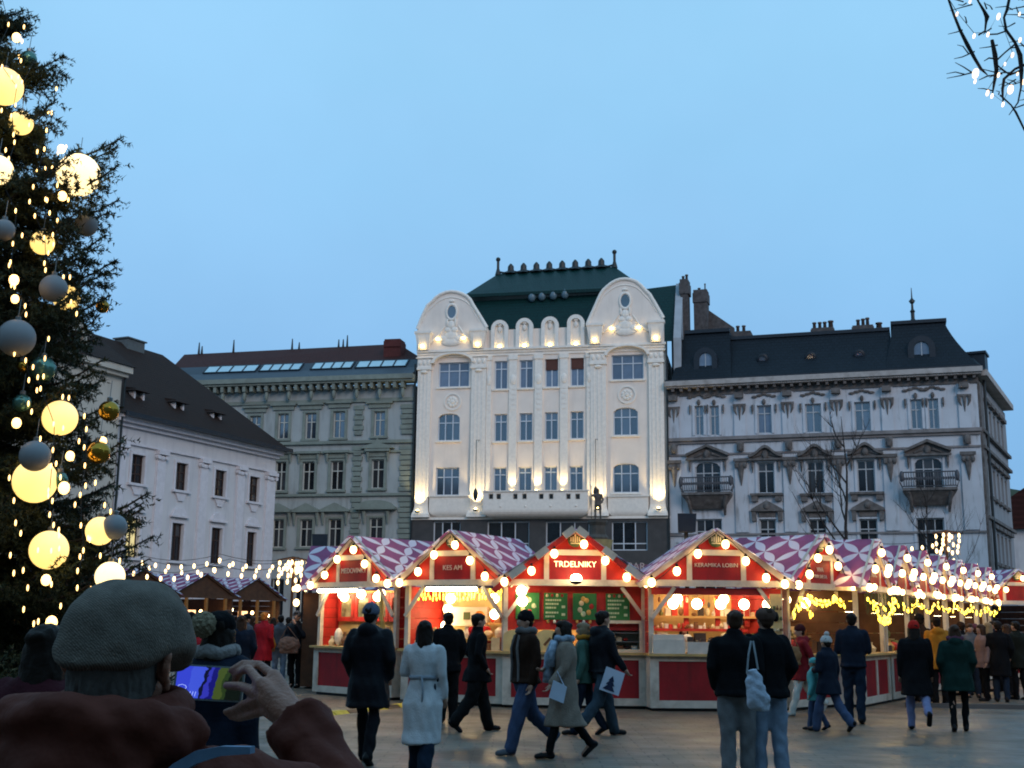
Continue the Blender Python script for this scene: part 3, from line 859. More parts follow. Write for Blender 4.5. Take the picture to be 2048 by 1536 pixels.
# window surrounds, pediments
for q in rw:
    x0, x1, z0, z1 = q[:4]; xm = (x0+x1)/2; hw = (x1-x0)/2
    b = MB()
    b.box(x0-.16, x0-.01, -.07, -.003, z0, z1+.12); b.box(x1+.01, x1+.16, -.07, -.003, z0, z1+.12); b.box(x0-.01, x1+.01, -.07, -.003, z1+.01, z1+.12)
    b.build('window_surround', m_rwall, rb)
    if z1 > 14:
        b = MB()
        for dx in (-hw-.3, hw+.3): b.tube([(xm+dx, -.1, z1+.05), (xm+dx, -.13, z1-.3), (xm+dx, -.08, z1-.55)], [.06, .07, .02], 6)
        b.ell((xm, -.12, z1+.22), (.12, .1, .2), 8, 6)
        for k in range(5): b.ell((xm+(k-2)*.3, -.06, z1+.58+.08*(2-abs(k-2))), (.2, .07, .09), 8, 6)
        b.build('carved_garland', m_rorn, rb)
        continue
    if z0 > 9:
        pw = hw+.55; zb_ = z1+.28
        b = MB()
        n_ = 12; prev = None
        single = q[4] == 'low'
        def top(t):
            return (.62*math.exp(-(t*1.9)**2)+.12) if single else (.75*(1-abs(t))**1.0*.8+.18)
        for i in range(n_):
            a, c = -1+2*i/n_, -1+2*(i+1)/n_
            b.prism([(xm+a*pw, zb_-.1+top(a)), (xm+c*pw, zb_-.1+top(c)), (xm+c*pw, zb_+.08+top(c)), (xm+a*pw, zb_+.08+top(a))], -.42, -.003)
            b.prism([(xm+a*pw*.95, zb_-.12), (xm+c*pw*.95, zb_-.12), (xm+c*pw*.95, zb_-.1+top(c)), (xm+a*pw*.95, zb_-.1+top(a))], -.16, -.004)
        b.box(xm-pw, xm+pw, -.36, -.161, zb_-.16, zb_-.04)
        b.ell((xm, -.22, zb_+.22), (.2, .14, .28), 10, 7)
        for s_ in (-1, 1):
            b.tube([(xm+s_*(hw+.32), -.12, z1+.05), (xm+s_*(hw+.32), -.16, z1-.3), (xm+s_*(hw+.32), -.08, z1-.65)], [.08, .08, .02], 6)
            b.tube([(xm+s_*.3, -.2, zb_+.25), (xm+s_*.8, -.2, zb_+.05)], [.1, .05], 6)
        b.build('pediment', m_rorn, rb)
        if single:      # bracketed sill and small pediment of the window beneath
            zz = z0-.02
            b = MB()
            b.box(xm-hw-.5, xm+hw+.5, -.35, -.003, zz-.15, zz-.0)
            b.box(xm-hw-.42, xm-hw-.02, -.28, -.004, zz-.5, zz-.15); b.box(xm+hw+.02, xm+hw+.42, -.28, -.004, zz-.5, zz-.15)
            b.prism([(xm-hw-.5, zz-1.15), (xm+hw+.5, zz-1.15), (xm+hw+.45, zz-1.0), (xm, zz-.45), (xm-hw-.45, zz-1.0)], -.34, -.004)
            for s_ in (-1, 1): b.box(xm+s_*(hw+.3)-.13, xm+s_*(hw+.3)+.13, -.28, -.005, zz-1.75, zz-1.16)
            b.ell((xm, -.36, zz-.85), (.2, .12, .2), 8, 6)
            b.box(xm-hw, xm+hw, -.12, -.005, zz-1.5, zz-1.151)
            b.build('sill_ornament', m_rorn, rb)
        else:
            zf = z0+.05; bl = empty('balcony', (xm, 0, zf)); bl.parent = rb
            bw = hw+.75
            b = MB()
            b.box(-bw, bw, -1.1, -.003, -.16, 0)
            b.hexa([(-bw+.55, -.35, -1.0), (bw-.55, -.35, -1.0), (bw-.55, -.004, -1.0), (-bw+.55, -.004, -1.0), (-bw, -1.0, -.161), (bw, -1.0, -.161), (bw, -.004, -.161), (-bw, -.004, -.161)])
            for s_ in (-1, 1): b.tube([(s_*(bw-.3), -.9, -.2), (s_*(bw-.45), -.6, -.7), (s_*(bw-.5), -.15, -1.4)], [.16, .14, .08], 7)
            b.build('balcony_slab', m_rorn, bl)
            b = MB()
            b.tube([(-bw-.03, -.05, .95), (-bw-.08, -.9, .95), (-bw+.1, -1.12, .95), (bw-.1, -1.12, .95), (bw+.08, -.9, .95), (bw+.03, -.05, .95)], .045, 6)
            b.tube([(-bw, -.05, .1), (-bw-.02, -.9, .1), (-bw+.1, -1.06, .1), (bw-.1, -1.06, .1), (bw+.02, -.9, .1), (bw, -.05, .1)], .035, 6)
            nb = 22
            for i in range(nb):
                x_ = -bw+.1+(2*bw-.2)*i/(nb-1)
                b.tube([(x_, -1.06, .1), (x_, -1.22, .4), (x_, -1.12, .95)], .022, 5)
                if i < nb-1: b.ell((x_+.05, -1.15, .55), (.07, .02, .10), 6, 4)
            for s_ in (-1, 1):
                for y_ in (-.3, -.6, -.9): b.tube([(s_*bw, y_, .1), (s_*(bw+.14), y_, .4), (s_*(bw+.05), y_, .95)], .022, 5)
                b.ell((s_*(bw+.02), -1.1, .7), (.14, .14, .35), 8, 6)
            b.build('iron_railing', mat('rail_iron', (0.06, 0.065, 0.08), 0.5), bl)
# mansard roof of the front
def rp(u, v, y): x, z = RT.px(u, v, y); return (x, y, z)
roofs = [  # (u bottom l, u bottom r, top-left px, top-right px)
]
b = MB()
def mans(b, uL, uR, vt, ytop, uLt, uRt, yb=-.45):
    zb_ = ZC+.30
    xl, xr_ = RT.px(uL, 768, yb)[0], RT.px(uR, 755, yb)[0]
    tl = rp(uLt, vt, ytop); tr_ = rp(uRt, vt-(uRt-uLt)*.035, ytop)
    n_ = 7; prev = None
    for i in range(n_+1):
        t = i/n_; c = math.sin(t*PI/2)**1.0
        y_ = yb+(ytop-yb)*(1-math.cos(t*PI/2)*1.0) if False else yb+(ytop-yb)*(t**1.0*.55+.45*math.sin(t*PI/2))
        z_ = zb_+(tl[2]-zb_)*t
        x0_ = xl+(tl[0]-xl)*t; x1_ = xr_+(tr_[0]-xr_)*t
        ring = [(x0_, y_, z_), (x1_, y_, z_), (x1_, 9, z_), (x0_, 9, z_)]
        if prev: b.hexa(prev+ring)
        prev = ring
    return tl, tr_
mans(b, 1462, 1790, 678, 1.5, 1461, 1780)
mans(b, 1341, 1462.5, 668, 1.2, 1369, 1459)
b.build('mansard_roof', m_slate, rb)
b = MB()
tl, tr_ = rp(1461, 677, 1.4), rp(1780, 666, 1.4)
b.box(tl[0], tr_[0], 1.35, 1.75, tl[2]-.10, tl[2]+.12)
tl2, tr2 = rp(1369, 665, 1.1), rp(1459, 663, 1.1)
b.box(tl2[0], tr2[0], 1.0, 1.5, tl2[2]-.12, tl2[2]+.12)
b.box(-.1, RW+.2, -.62, -.42, ZC+.30, ZC+.42)
b.build('roof_edge', m_lead, rb)
MB().box(.1, tl2[0], 1.0, 7, ZC, rp(1350, 680, 1.0)[2]).build('roof_return', m_slate, rb)
# tower pavilion at the corner
b = MB()
zb_ = ZC+.30
tl, tr_ = rp(1786, 650, 1.3), rp(1888, 645, 1.3)
xl, xr_ = RT.px(1770, 756, -.4)[0], RW+.25
prev = None
for i in range(8):
    t = i/7; k = .6*t+.4*math.sin(t*PI/2)
    z_ = zb_+(tl[2]-zb_)*t
    ring = [(xl+(tl[0]-xl)*t, -.4+1.7*k, z_), (xr_+(tr_[0]-xr_)*k, -.4+1.7*k, z_), (xr_+(tr_[0]-xr_)*k, 5.5-.8*k, z_), (xl+(tl[0]-xl)*t, 5.5-.8*k, z_)]
    if prev: b.hexa(prev+ring)
    prev = ring
b.build('tower_roof', m_slate, rb)
b = MB()
b.box(tl[0]-.15, tr_[0]+.15, 1.15, 4.9, tl[2], tl[2]+.22); b.box(tl[0]-.05, tr_[0]+.05, 1.3, 4.8, tl[2]-.25, tl[2])
b.build('tower_cornice', m_lead, rb)
xf, zf = RT.px(1826, 641, 2.8)
b = MB(); b.lathe([(.28, 0), (.24, .3), (.12, .5), (.12, .9), (.17, 1.0), (.08, 1.15), (.07, 1.5), (.16, 1.6), (.16, 1.75), (.05, 1.9), (.02, 2.6)], (xf, 2.8, tl[2]+.2), 8)
b.tube([(xf-.2, 2.8, tl[2]+1.9), (xf+.2, 2.8, tl[2]+1.9)], .04, 5)
b.build('tower_finial', m_blackmetal, rb)
# dormers
def dormer(root, pl, u, v, w, h, y, style, mroof, mframe, mg, dep=2.2):
    x_, z_ = pl.px(u, v, y)
    d = empty('dormer', (x_, y, z_)); d.parent = root
    if style == 'arch':
        b = MB(); n_ = 12
        for i in range(n_):
            a, c = PI*i/n_, PI*(i+1)/n_
            def q(t, r_, y_): return (math.cos(t)*w*.5*r_, y_, h*.2+math.sin(t)*w*.5*r_)
            b.hexa([q(a, .55, -.1), q(a, 1.0, -.1), q(a, 1.0, dep), q(a, .55, dep), q(c, .55, -.1), q(c, 1.0, -.1), q(c, 1.0, dep), q(c, .55, dep)])
        b.box(-w*.5, -w*.275, -.1, dep, -h*.5, h*.2); b.box(w*.275, w*.5, -.1, dep, -h*.5, h*.2)
        b.box(-w*.55, w*.55, -.2, -.101, -h*.5-.1, -h*.5+.05)
        b.build('dormer_case', mroof, d)
        o = MB().box(-.025, .025, -.01, .03, -h*.45, h*.2+w*.27).build('window', mframe, d)
        MB().prism([(-w*.27, -h*.48), (w*.27, -h*.48)]+[(w*.27*math.cos(PI*i/8), h*.2+w*.27*math.sin(PI*i/8)) for i in range(9)], .03, .05).build('pane', mg, o)
    elif style == 'round':
        o = link(MB().lathe([(w*.28, -.1), (w*.5, -.1), (w*.5, .35), (w*.28, .35), (w*.28,-.1)], n=18, caps=False).mesh('dormer_case', mroof, True), 'dormer_case', d); o.rotation_euler = (-PI/2+.25, 0, 0)
        MB().lathe([(w*.30, -.03), (w*.29, .0)], n=18).build('pane', mg, o)
    return d
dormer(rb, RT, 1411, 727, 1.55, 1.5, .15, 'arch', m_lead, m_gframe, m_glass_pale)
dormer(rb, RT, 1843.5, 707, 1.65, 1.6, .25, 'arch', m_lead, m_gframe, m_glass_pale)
for u, v in ((1525, 718), (1621, 714.6), (1718, 710)): dormer(rb, RT, u, v, .75, .7, .55, 'round', m_lead, m_gframe, m_glass)
# chimneys
m_chim = mat('old_chimney_brick', (0.085, 0.075, 0.075), 0.9, 0.35, 4.0, bump=0.4)
def chimney(root, pl, u0, v0, u1, v1, y, pots=(), m=m_chim, dep=1.0, flare=0.0):
    x0, x1, z0, z1 = pl.rect(u0, v0, u1, v1, y)
    c = empty('chimney', ((x0+x1)/2, y, z0-.6)); c.parent = root
    w = (x1-x0)/2; h = z1-z0+.6
    b = MB(); b.box(-w+flare, w-flare, 0, dep, 0, h*.8); b.box(-w, w, -.08, dep+.08, h*.8, h*.95); b.box(-w+.05, w-.05, -.03, dep+.03, h*.95, h)
    b.build('stack', m, c)
    for p in pots:
        xp = pl.px(p[0], v0, y)[0]-(x0+x1)/2
        MB().lathe([(p[2], h), (p[2]*.85, h+p[1]*.8), (p[2]*1.2, h+p[1]*.82), (p[2]*1.1, h+p[1])], (xp, dep/2, 0), 8).build('chimney_pot', mat('chimney_pot_clay', (0.12, 0.09, 0.08), 0.9), c, True)
chimney(rb, RT, 1359, 558, 1378, 690, 3.0, ((1364, .35, .1), (1371, .45, .1)), flare=.08)
chimney(rb, RT, 1386, 579, 1416, 690, 3.6, ((1396, .25, .1), (1408, .55, .05)), flare=.06)
b = MB(); A_, B_, C_, D_ = rp(1414, 618, 4.5), rp(1468, 655, 4.5), rp(1468, 690, 4.5), rp(1414, 690, 4.5)
b.prism([(A_[0], A_[2]), (B_[0], B_[2]), (C_[0], C_[2]), (D_[0], D_[2])], 4.5, 4.9); b.build('rear_firewall', m_chim, rb)
chimney(rb, RT, 1468, 662, 1503, 700, 3.0, ((1474, .5, .12), (1486, .5, .12)))
chimney(rb, RT, 1621.7, 655, 1669.6, 700, 3.0, ((1628, .5, .12), (1639, .5, .12), (1649, .5, .12), (1661, .55, .17)))
chimney(rb, RT, 1704, 650, 1749, 700, 3.0, ((1716, .5, .12), (1726, .55, .12), (1735, .6, .12)))
chimney(rb, RT, 1752, 655, 1768, 700, 3.0, ((1758, .45, .2),))
# side facade running away to the right
Cw = RT.w(RW, 0, 0)
SD = Plane(Cw, 61.4)
dd = SD.u
def solve_t(u):
    lo_, hi_ = 0.0, 60.0
    for _ in range(50):
        t_ = (lo_+hi_)/2; q = CAMR.transposed() @ (Cw+dd*t_+Vector((0, 0, 12))-CAM)
        if 1024+FPX*q.x/-q.z < u: lo_ = t_
        else: hi_ = t_
    return lo_
SL = min(solve_t(2019), 26)
sb = empty('side_wing', (0, 0, 0)); 
sb.location = Cw; sb.rotation_euler = (0, 0, SD.a)
sb.parent = rb; sb.matrix_parent_inverse = Matrix.LocRotScale(RT.P, Matrix.Rotation(RT.a, 3, 'Z'), None).inverted()
sh = []
nwin = 5
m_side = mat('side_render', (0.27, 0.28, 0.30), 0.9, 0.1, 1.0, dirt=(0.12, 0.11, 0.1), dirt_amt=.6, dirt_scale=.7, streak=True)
for k in range(nwin):
    x_ = 3.0+k*(SL-4.0)/nwin
    for z_ in (5.6, 9.7, 13.6): sh.append([round(x_, 2), round(x_+1.1, 2), z_, z_+1.9])
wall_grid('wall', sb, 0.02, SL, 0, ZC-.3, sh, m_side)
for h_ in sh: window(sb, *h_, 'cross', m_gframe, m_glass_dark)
b = MB(); b.box(.4, SL, -.6, .3, ZC-.1, ZC+.28); b.build('cornice', m_cream, sb)
b = MB()
for z_ in (z_s, z_t, 8.2): b.box(.3, SL, -.25, -.002, z_-.1, z_+.1)
for h_ in sh:
    b.box(h_[0]-.3, h_[1]+.3, -.25, -.003, h_[3]+.2, h_[3]+.45); b.box(h_[0]-.2, h_[1]+.2, -.2, -.003, h_[2]-.2, h_[2])
b.box(.2, 1.4, -.14, -.004, 0, ZC-.5)
b.build('string_course', m_rorn, sb)
b = MB(); b.tube([(2.0, -.2, 0), (2.0, -.2, ZC)], .09, 6); b.build('downpipe', m_blackmetal, sb)
b = MB(); b.hexa([(0.3, -.5, ZC+.28), (SL, -.5, ZC+.28), (SL, 6, ZC+.28), (.3, 6, ZC+.28), (4.2, 1.0, ZC+2.3), (SL, 1.0, ZC+1.6), (SL, 6, ZC+1.6), (4.2, 6, ZC+2.3)]); 
b.build('side_roof', m_slate, sb)
b = MB(); b.box(3.2, 4.6, -.2, 1.2, ZC+.3, ZC+1.9); b.box(3.05, 4.75, -.3, 1.2, ZC+1.9, ZC+2.05); b.build('dormer', m_lead, sb)

# =================================================================== GREY GREEN HOUSE (left of the white one)
GR = Plane(W.w(-.22, .1, 0), -12)
m_gwall = mat('grey_green_render', (0.36, 0.385, 0.385), 0.9, 0.06, 1.0, bump=0.2, bscale=9, dirt=(0.16, 0.17, 0.16), dirt_amt=0.6, dirt_scale=0.8, streak=True)
m_gorn = mat('grey_green_stucco', (0.22, 0.25, 0.22), 0.9, 0.15, 3.0, bump=0.6, bscale=6, dirt=(0.10, 0.095, 0.085), dirt_amt=0.6, dirt_scale=1.5)
m_redroof = tile_mat('red_brown_tiles', (0.055, 0.016, 0.013), 0.25, 0.22, (0.040, 0.012, 0.011), 0.8, 0.8)
m_bluelead = mat('blue_lead', (0.030, 0.042, 0.058), 0.55, 0.15, 1.0)
gb_ = rot_root(GR, 'grey_green_house', 'grey green stuccoed house with roof skylights, between the white houses', 'house')
gwn = []
for r in ((500, 832, 521, 881, 'cross'), (556, 827.7, 577, 878, 'cross'), (610.6, 826, 632.5, 878, 'cross'), (666.6, 823, 689.4, 876, 'cross'), (748.4, 823, 770, 872.6, 'cross'),
          (496, 926, 517, 984, 'cross'), (550.7, 923.6, 571.7, 982, 'cross'), (605, 923.6, 628.6, 981, 'cross'), (661.5, 922, 686, 980, 'cross'), (743, 919, 767.8, 976.9, 'cross'),
          (544.7, 1038.9, 567, 1095, 'cross'), (599.5, 1039, 624, 1094, 'cross'), (657, 1038, 682, 1094, 'cross'), (738.8, 1036, 764.9, 1088, 'cross')):
    gwn.append([round(q, 2) for q in GR.rect(*r[:4])]+[r[4]])
GX0 = -19.5; GZ = 18.15
ghl = [q[:4] for q in gwn]+[[q[0]-.2, q[1]+.2, .5, 4.4] for q in gwn[-4:]]
wall_grid('wall', gb_, GX0, 0, 0, GZ-.3, ghl, m_gwall)
m_gcf = mat('cream_frame', (0.50, 0.50, 0.46), 0.6)
for q in gwn: window(gb_, *q[:4], 'cross', m_gcf, m_glass if q[3] > 14.5 else m_glass_dark)
for q in ghl[-4:]: window(gb_, *q, 'shop', m_gcf, m_glass_dark, name='shop_window')
MB().box(GX0, -.02, .5, 12, 0, GZ-.35).build('house_body', m_gwall, gb_)
b = MB(); b.box(GX0, .1, -.95, .3, GZ-.05, GZ+.28); b.box(GX0, .08, -.8, .3, GZ-.2, GZ-.05); b.box(GX0, .03, -.16, -.002, GZ-1.5, GZ-1.25)
zg1 = GR.px(660, 886)[1]; zg2 = GR.px(660, 990)[1]
b.box(GX0, .03, -.22, -.002, zg1-.1, zg1+.12); b.box(GX0, .03, -.16, -.002, zg1-.75, zg1-.6); b.box(GX0, .03, -.2, -.002, zg2-.1, zg2+.08)
b.build('cornice', m_gorn, gb_)
b = MB(); x_ = -16.5; k = 0
while x_ < -.3:
    b.box(x_, x_+.22, -.72, -.003, GZ-.62, GZ-.21)
    if k % 3 == 1: b.ell((x_+.11, -.5, GZ-.95), (.14, .2, .35), 8, 6)
    x_ += .56; k += 1
b.build('dentil_course', m_gorn, gb_)
# rusticated piers
for u0, u1 in ((706, 726), (800, 826)):
    xa, xb = GR.px(u0, 900)[0], GR.px(u1, 900)[0]
    b = MB(); z_ = 4.6; k = 0
    while z_ < GZ-1.7:
        if not (abs(z_-zg1) < .25 or abs(z_-zg2) < .2):
            ins = .10 if k % 2 else 0
            b.box(xa+ins, xb-ins if u0 < 800 else xb, -.13-.02*(k % 2), -.004, z_, z_+.30)
        z_ += .36; k += 1
    b.build('rusticated_pier', m_gorn, gb_)
for i, q in enumerate(gwn):
    x0, x1, z0, z1 = q[:4]; xm = (x0+x1)/2; hw = (x1-x0)/2
    b = MB()
    b.box(x0-.2, x0-.01, -.08, -.003, z0, z1+.15); b.box(x1+.01, x1+.2, -.08, -.003, z0, z1+.15); b.box(x0-.01, x1+.01, -.08, -.003, z1+.01, z1+.15)
    b.box(x0-.25, x1+.25, -.2, -.003, z0-.16, z0-.01)
    last = i in (4, 9, 13)
    if z1 > 14.5:
        b.box(xm-.95, xm+.95, -.28, -.003, z1+.55, z1+.70); b.box(xm-.8, xm+.8, -.14, -.004, z1+.25, z1+.549)
    elif z1 > 9.5:
        b.box(xm-.9, xm+.9, -.34, -.003, z1+.55, z1+.72); b.box(xm-.7, xm+.7, -.12, -.004, z1+.2, z1+.549)
        for s_ in (-1, 1): b.tube([(xm+s_*.72, -.2, z1+.5), (xm+s_*.72, -.12, z1-.1)], [.12, .05], 6)
        if last: b.prism([(xm-1.2, z1+.75), (xm+1.2, z1+.75), (xm+.9, z1+.95), (xm+.3, z1+1.1), (xm, z1+1.45), (xm-.3, z1+1.1), (xm-.9, z1+.95)], -.36, -.005)
    else:
        if last:
            n_ = 8
            for j in range(n_):
                a, c = -1+2*j/n_, -1+2*(j+1)/n_
                f_ = lambda t: z1+.75+.45*math.sqrt(max(0, 1-t*t))
                b.prism([(xm+a*1.35, z1+.72), (xm+c*1.35, z1+.72), (xm+c*1.35, f_(c)), (xm+a*1.35, f_(a))], -.42, -.005)
            b.box(xm-1.45, xm+1.45, -.5, -.004, z1+.55, z1+.719)
        else:
            b.prism([(xm-1.05, z1+.62), (xm+1.05, z1+.62), (xm, z1+1.12)], -.36, -.005)
            b.box(xm-1.1, xm+1.1, -.4, -.004, z1+.48, z1+.619)
        for s_ in (-1, 1): b.tube([(xm+s_*.85, -.22, z1+.45), (xm+s_*.85, -.12, z1-.4)], [.14, .06], 6)
    b.build('window_surround', m_gorn, gb_)
# roof: lead slope, skylight band, tiled slope
def gp(u, v, y): x, z = GR.px(u, v, y); return (x, y, z)
def quadb(b, pts, th=.12):
    v = [Vector(p) for p in pts]
    n_ = (v[1]-v[0]).cross(v[3]-v[0]).normalized()
    b.hexa([tuple(p-n_*th) for p in v]+[tuple(p) for p in v])
la, lb = (GX0, -.8, GZ+.28), (.0, -.8, GZ+.28)
zk0 = gp(600, 742, .8)[2]; zk1 = gp(600, 727, 1.8)[2]; zk2 = gp(700, 694, 5.5)[2]
b = MB(); quadb(b, [la, lb, (0, .8, zk0), (GX0, .8, zk0)]); b.build('lead_roof', m_bluelead, gb_)
b = MB(); quadb(b, [(GX0, .8, zk0), (0, .8, zk0), (0, 1.8, zk1), (GX0, 1.8, zk1)], .1); b.build('skylight_kerb', m_bluelead, gb_)
m_sky_gl = mat('skylight_glass', (0.34, 0.52, 0.60), 0.06, 0.1, 1.0, ior=2.6)  # pale cyan base stands in for the reflected sky
groups = ((408, 512), (519, 600), (622, 703), (711, 812))
for u0, u1 in groups:
    xa, xb = GR.px(u0, 745, 1.0)[0], GR.px(u1, 730, 1.0)[0]
    s_ = empty('skylight', (xa, 0, 0)); s_.parent = gb_
    n_ = 4; pw = (xb-xa)/n_
    sl = Vector((0, 1.0, zk1-zk0)); up_ = Vector((0, -(zk1-zk0), 1.0)).normalized()
    o0 = Vector((0, .8, zk0))
    for k in range(n_):
        p = MB(); q = [o0+sl*.12+Vector((k*pw+.06, 0, 0)), o0+sl*.12+Vector(((k+1)*pw-.06, 0, 0)), o0+sl*.9+Vector(((k+1)*pw-.06, 0, 0)), o0+sl*.9+Vector((k*pw+.06, 0, 0))]
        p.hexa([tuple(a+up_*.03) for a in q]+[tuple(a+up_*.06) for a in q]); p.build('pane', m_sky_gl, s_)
    b = MB()
    for k in range(n_+1):
        a = o0+sl*.08+Vector((k*pw, 0, 0))+up_*.05; c = o0+sl*.95+Vector((k*pw, 0, 0))+up_*.05
        b.beam(a, c, .09, .09, tuple(up_))
    for f_ in (.10, .93): b.beam(o0+sl*f_+up_*.05, o0+sl*f_+Vector((xb-xa, 0, 0))+up_*.05, .07, .08, tuple(up_))
    b.build('frame', m_lead, s_)
b = MB()
xr0 = gp(380, 711, 5.5)[0]
b.add([(GX0, 1.8, zk1), (0, 1.8, zk1), (-3.0, 5.5, zk2+.1), (GX0-1, 5.5, zk2-.1), (0, 9, zk1), (GX0, 9, zk1)], [(0,1,2,3), (1,4,2), (3,2,4,5)])
b.build('tiled_roof', m_redroof, gb_)
chimney(gb_, GR, 767, 678, 801, 740, 2.6, m=mat('red_chimney_brick', (0.09, 0.022, 0.020), 0.9, 0.2, 6.0), dep=1.2)
b = MB()
for u, h_ in ((398, .8), (404, .5), (467, .9), (584, .8), (598, .5), (677, .6), (686, .6), (694, .9)):
    p = gp(u, 700, 5.4); b.tube([(p[0], 5.4, zk2-.1), (p[0], 5.4, zk2+h_)], [.10, .04], 6)
b.build('roof_vent_pipe', m_blackmetal, gb_)

# =================================================================== LEFT HOUSE (pilasters) and cream house
A_ = at(548, 1000, 75)
LP = Plane(A_, 66.1)
m_lwall = mat('lilac_white_render', (0.62, 0.60, 0.61), 0.9, 0.05, 1.0, bump=0.15, bscale=10, dirt=(0.36, 0.34, 0.38), dirt_amt=0.5, dirt_scale=0.6, streak=True)
m_lorn = mat('lilac_white_stucco', (0.66, 0.63, 0.66), 0.85, 0.08, 4.0, bump=0.4)
m_brownroof = tile_mat('brown_tiles', (0.028, 0.014, 0.010), 0.22, 0.20, (0.018, 0.010, 0.008), 0.9, 0.85)
m_browner = mat('brown_frame', (0.045, 0.022, 0.015), 0.6)
lb_ = rot_root(LP, 'pilastered_house', 'low white house with pilasters and a steep brown roof with three dormers, on the left', 'house')
lwn = []
for r in ((262, 907, 288, 969), (350.8, 922.6, 374, 983.5), (429, 938, 450.7, 996.6), (498, 951.6, 517.5, 1006)):
    q = [round(t, 2) for t in LP.rect(*r)]; q[2] = 8.64; q[3] = 10.16; lwn.append(q+[0])
for r in ((251, 1039, 277, 1104), (341.7, 1045, 365, 1115), (421, 1057, 442.6, 1117), (493, 1063, 511, 1112)):
    q = [round(t, 2) for t in LP.rect(*r)]; q[2] = 4.75; q[3] = 6.80; lwn.append(q+[1])
LX0 = -14.6; LZ = 12.02
lhl = [q[:4] for q in lwn]+[[q[0], q[1], .6, 3.4] for q in lwn[:4]]
wall_grid('wall', lb_, LX0, 0, 0, LZ-.2, lhl, m_lwall)
for i, q in enumerate(lwn):
    window(lb_, *q[:4], 'six' if not q[4] else 'cross', m_browner, m_glass_lit if i == 4 else m_glass_dark, label='window glowing yellow from within' if i == 4 else None)
for q in lhl[-4:]: window(lb_, *q, 'cross', m_browner, m_glass_dark)
MB().box(LX0, -.02, .5, 10, 0, LZ-.25).build('house_body', m_lwall, lb_)
MB().add([(0, 0, 0), (0, 10, 0), (0, 10, LZ-.2), (0, 0, LZ-.2)], [(0,1,2,3)]).build('end_wall', m_lwall, lb_)
b = MB(); b.box(LX0, .35, -.62, .2, LZ-.12, LZ+.05); b.box(LX0, .2, -.45, .2, LZ-.3, LZ-.12); b.box(LX0, .1, -.2, -.002, LZ-.5, LZ-.3); b.box(LX0, .04, -.12, -.002, 10.62, 10.74)
b.build('cornice', m_lorn, lb_)
for u0, u1, v in ((224, 242, 1000), (307, 323, 1000), (395, 410, 1000), (470, 484, 1000), (529, 546, 1000)):
    xa, xb = LP.px(u0, v)[0], LP.px(u1, v)[0]
    b = MB(); b.box(xa, xb, -.14, -.003, 0.6, 10.1); b.box(xa-.08, xb+.08, -.2, -.003, .0, .6)
    b.box(xa-.10, xb+.10, -.30, -.003, 10.38, 10.6)
    for xx in (xa, xb): b.tube([(xx, -.24, 10.25), (xx, -.04, 10.25)], .14, 8)
    b.ell(((xa+xb)/2, -.16, 10.2), ((xb-xa)*.4, .08, .14), 8, 6)
    b.build('pilaster', m_lorn, lb_)
for q in lwn:
    x0, x1, z0, z1 = q[:4]; xm = (x0+x1)/2; hw = (x1-x0)/2
    b = MB()
    b.box(x0-.15, x0-.01, -.06, -.003, z0, z1+.14); b.box(x1+.01, x1+.15, -.06, -.003, z0, z1+.14); b.box(x0-.01, x1+.01, -.06, -.003, z1+.01, z1+.14)
    b.box(x0-.25, x1+.25, -.18, -.003, z0-.14, z0-.01)
    if not q[4]: b.prism([(xm-.5, z0-.145), (xm-.2, z0-.6), (xm+.2, z0-.6), (xm+.5, z0-.145)], -.09, -.004)
    else:
        b.box(x0-.25, x1+.25, -.2, -.004, z1+.32, z1+.44)
        n_ = 8
        for j in range(n_):
            a, c = -1+2*j/n_, -1+2*(j+1)/n_
            f_ = lambda t: z1+.45+.42*math.sqrt(max(0, 1-t*t))
            b.prism([(xm+a*(hw+.15), z1+.441), (xm+c*(hw+.15), z1+.441), (xm+c*(hw+.15), f_(c)), (xm+a*(hw+.15), f_(a))], -.14, -.005)
    b.build('window_surround', m_lorn, lb_)
# roof
yr = 6.0
zr = LP.px(280, 696, yr)[1]; xr1 = LP.px(325, 713, yr)[0]; xr1 = min(xr1, -1.0)
b = MB()
ev = LZ+.05
b.add([(LX0-.3, -.75, ev), (.55, -.75, ev), (xr1, yr, zr), (LX0-.3, yr, zr), (.55, 12.7, ev), (LX0-.3, 12.7, ev)], [(0,1,2,3), (1,4,2), (3,2,4,5)])
b.build('roof', m_brownroof, lb_)
b = MB(); b.box(LX0, .6, -.85, -.76, ev-.12, ev+.12); b.build('gutter', m_lead, lb_)
for u, v in ((273, 793), (353, 815), (429, 836)):
    x_, z_ = LP.px(u, v, .9)
    k_ = (zr-ev)/(yr+.75)
    d = empty('dormer', (x_, .9, z_)); d.parent = lb_
    b = MB(); b.box(-.42, -.30, -.2, 1.6, -.35, .28); b.box(.30, .42, -.2, 1.6, -.35, .28); b.box(-.30, .30, -.2, 1.6, -.35, -.25); b.build('dormer_cheek', m_lorn, d)
    MB().box(-.30, .30, .0, .04, -.25, .28).build('pane', m_glass_dark, d)
    b = MB(); b.hexa([(-.6, -.45, .24), (.6, -.45, .24), (.6, 1.9, .24), (-.6, 1.9, .24), (-.45, -.3, .38), (.45, -.3, .38), (.45, 2.2, .8), (-.45, 2.2, .8)])
    b.build('dormer_roof', m_brownroof, d)
x_, z_ = LP.px(260, 684, 6.0)
b = MB(); b.box(x_-.75, x_+.75, 5.5, 6.5, zr-.5, zr+.22); b.box(x_-.85, x_+.85, 5.4, 6.6, zr+.22, zr+.30); b.build('chimney', mat('grey_chimney', (0.10, 0.115, 0.12), 0.9), lb_)
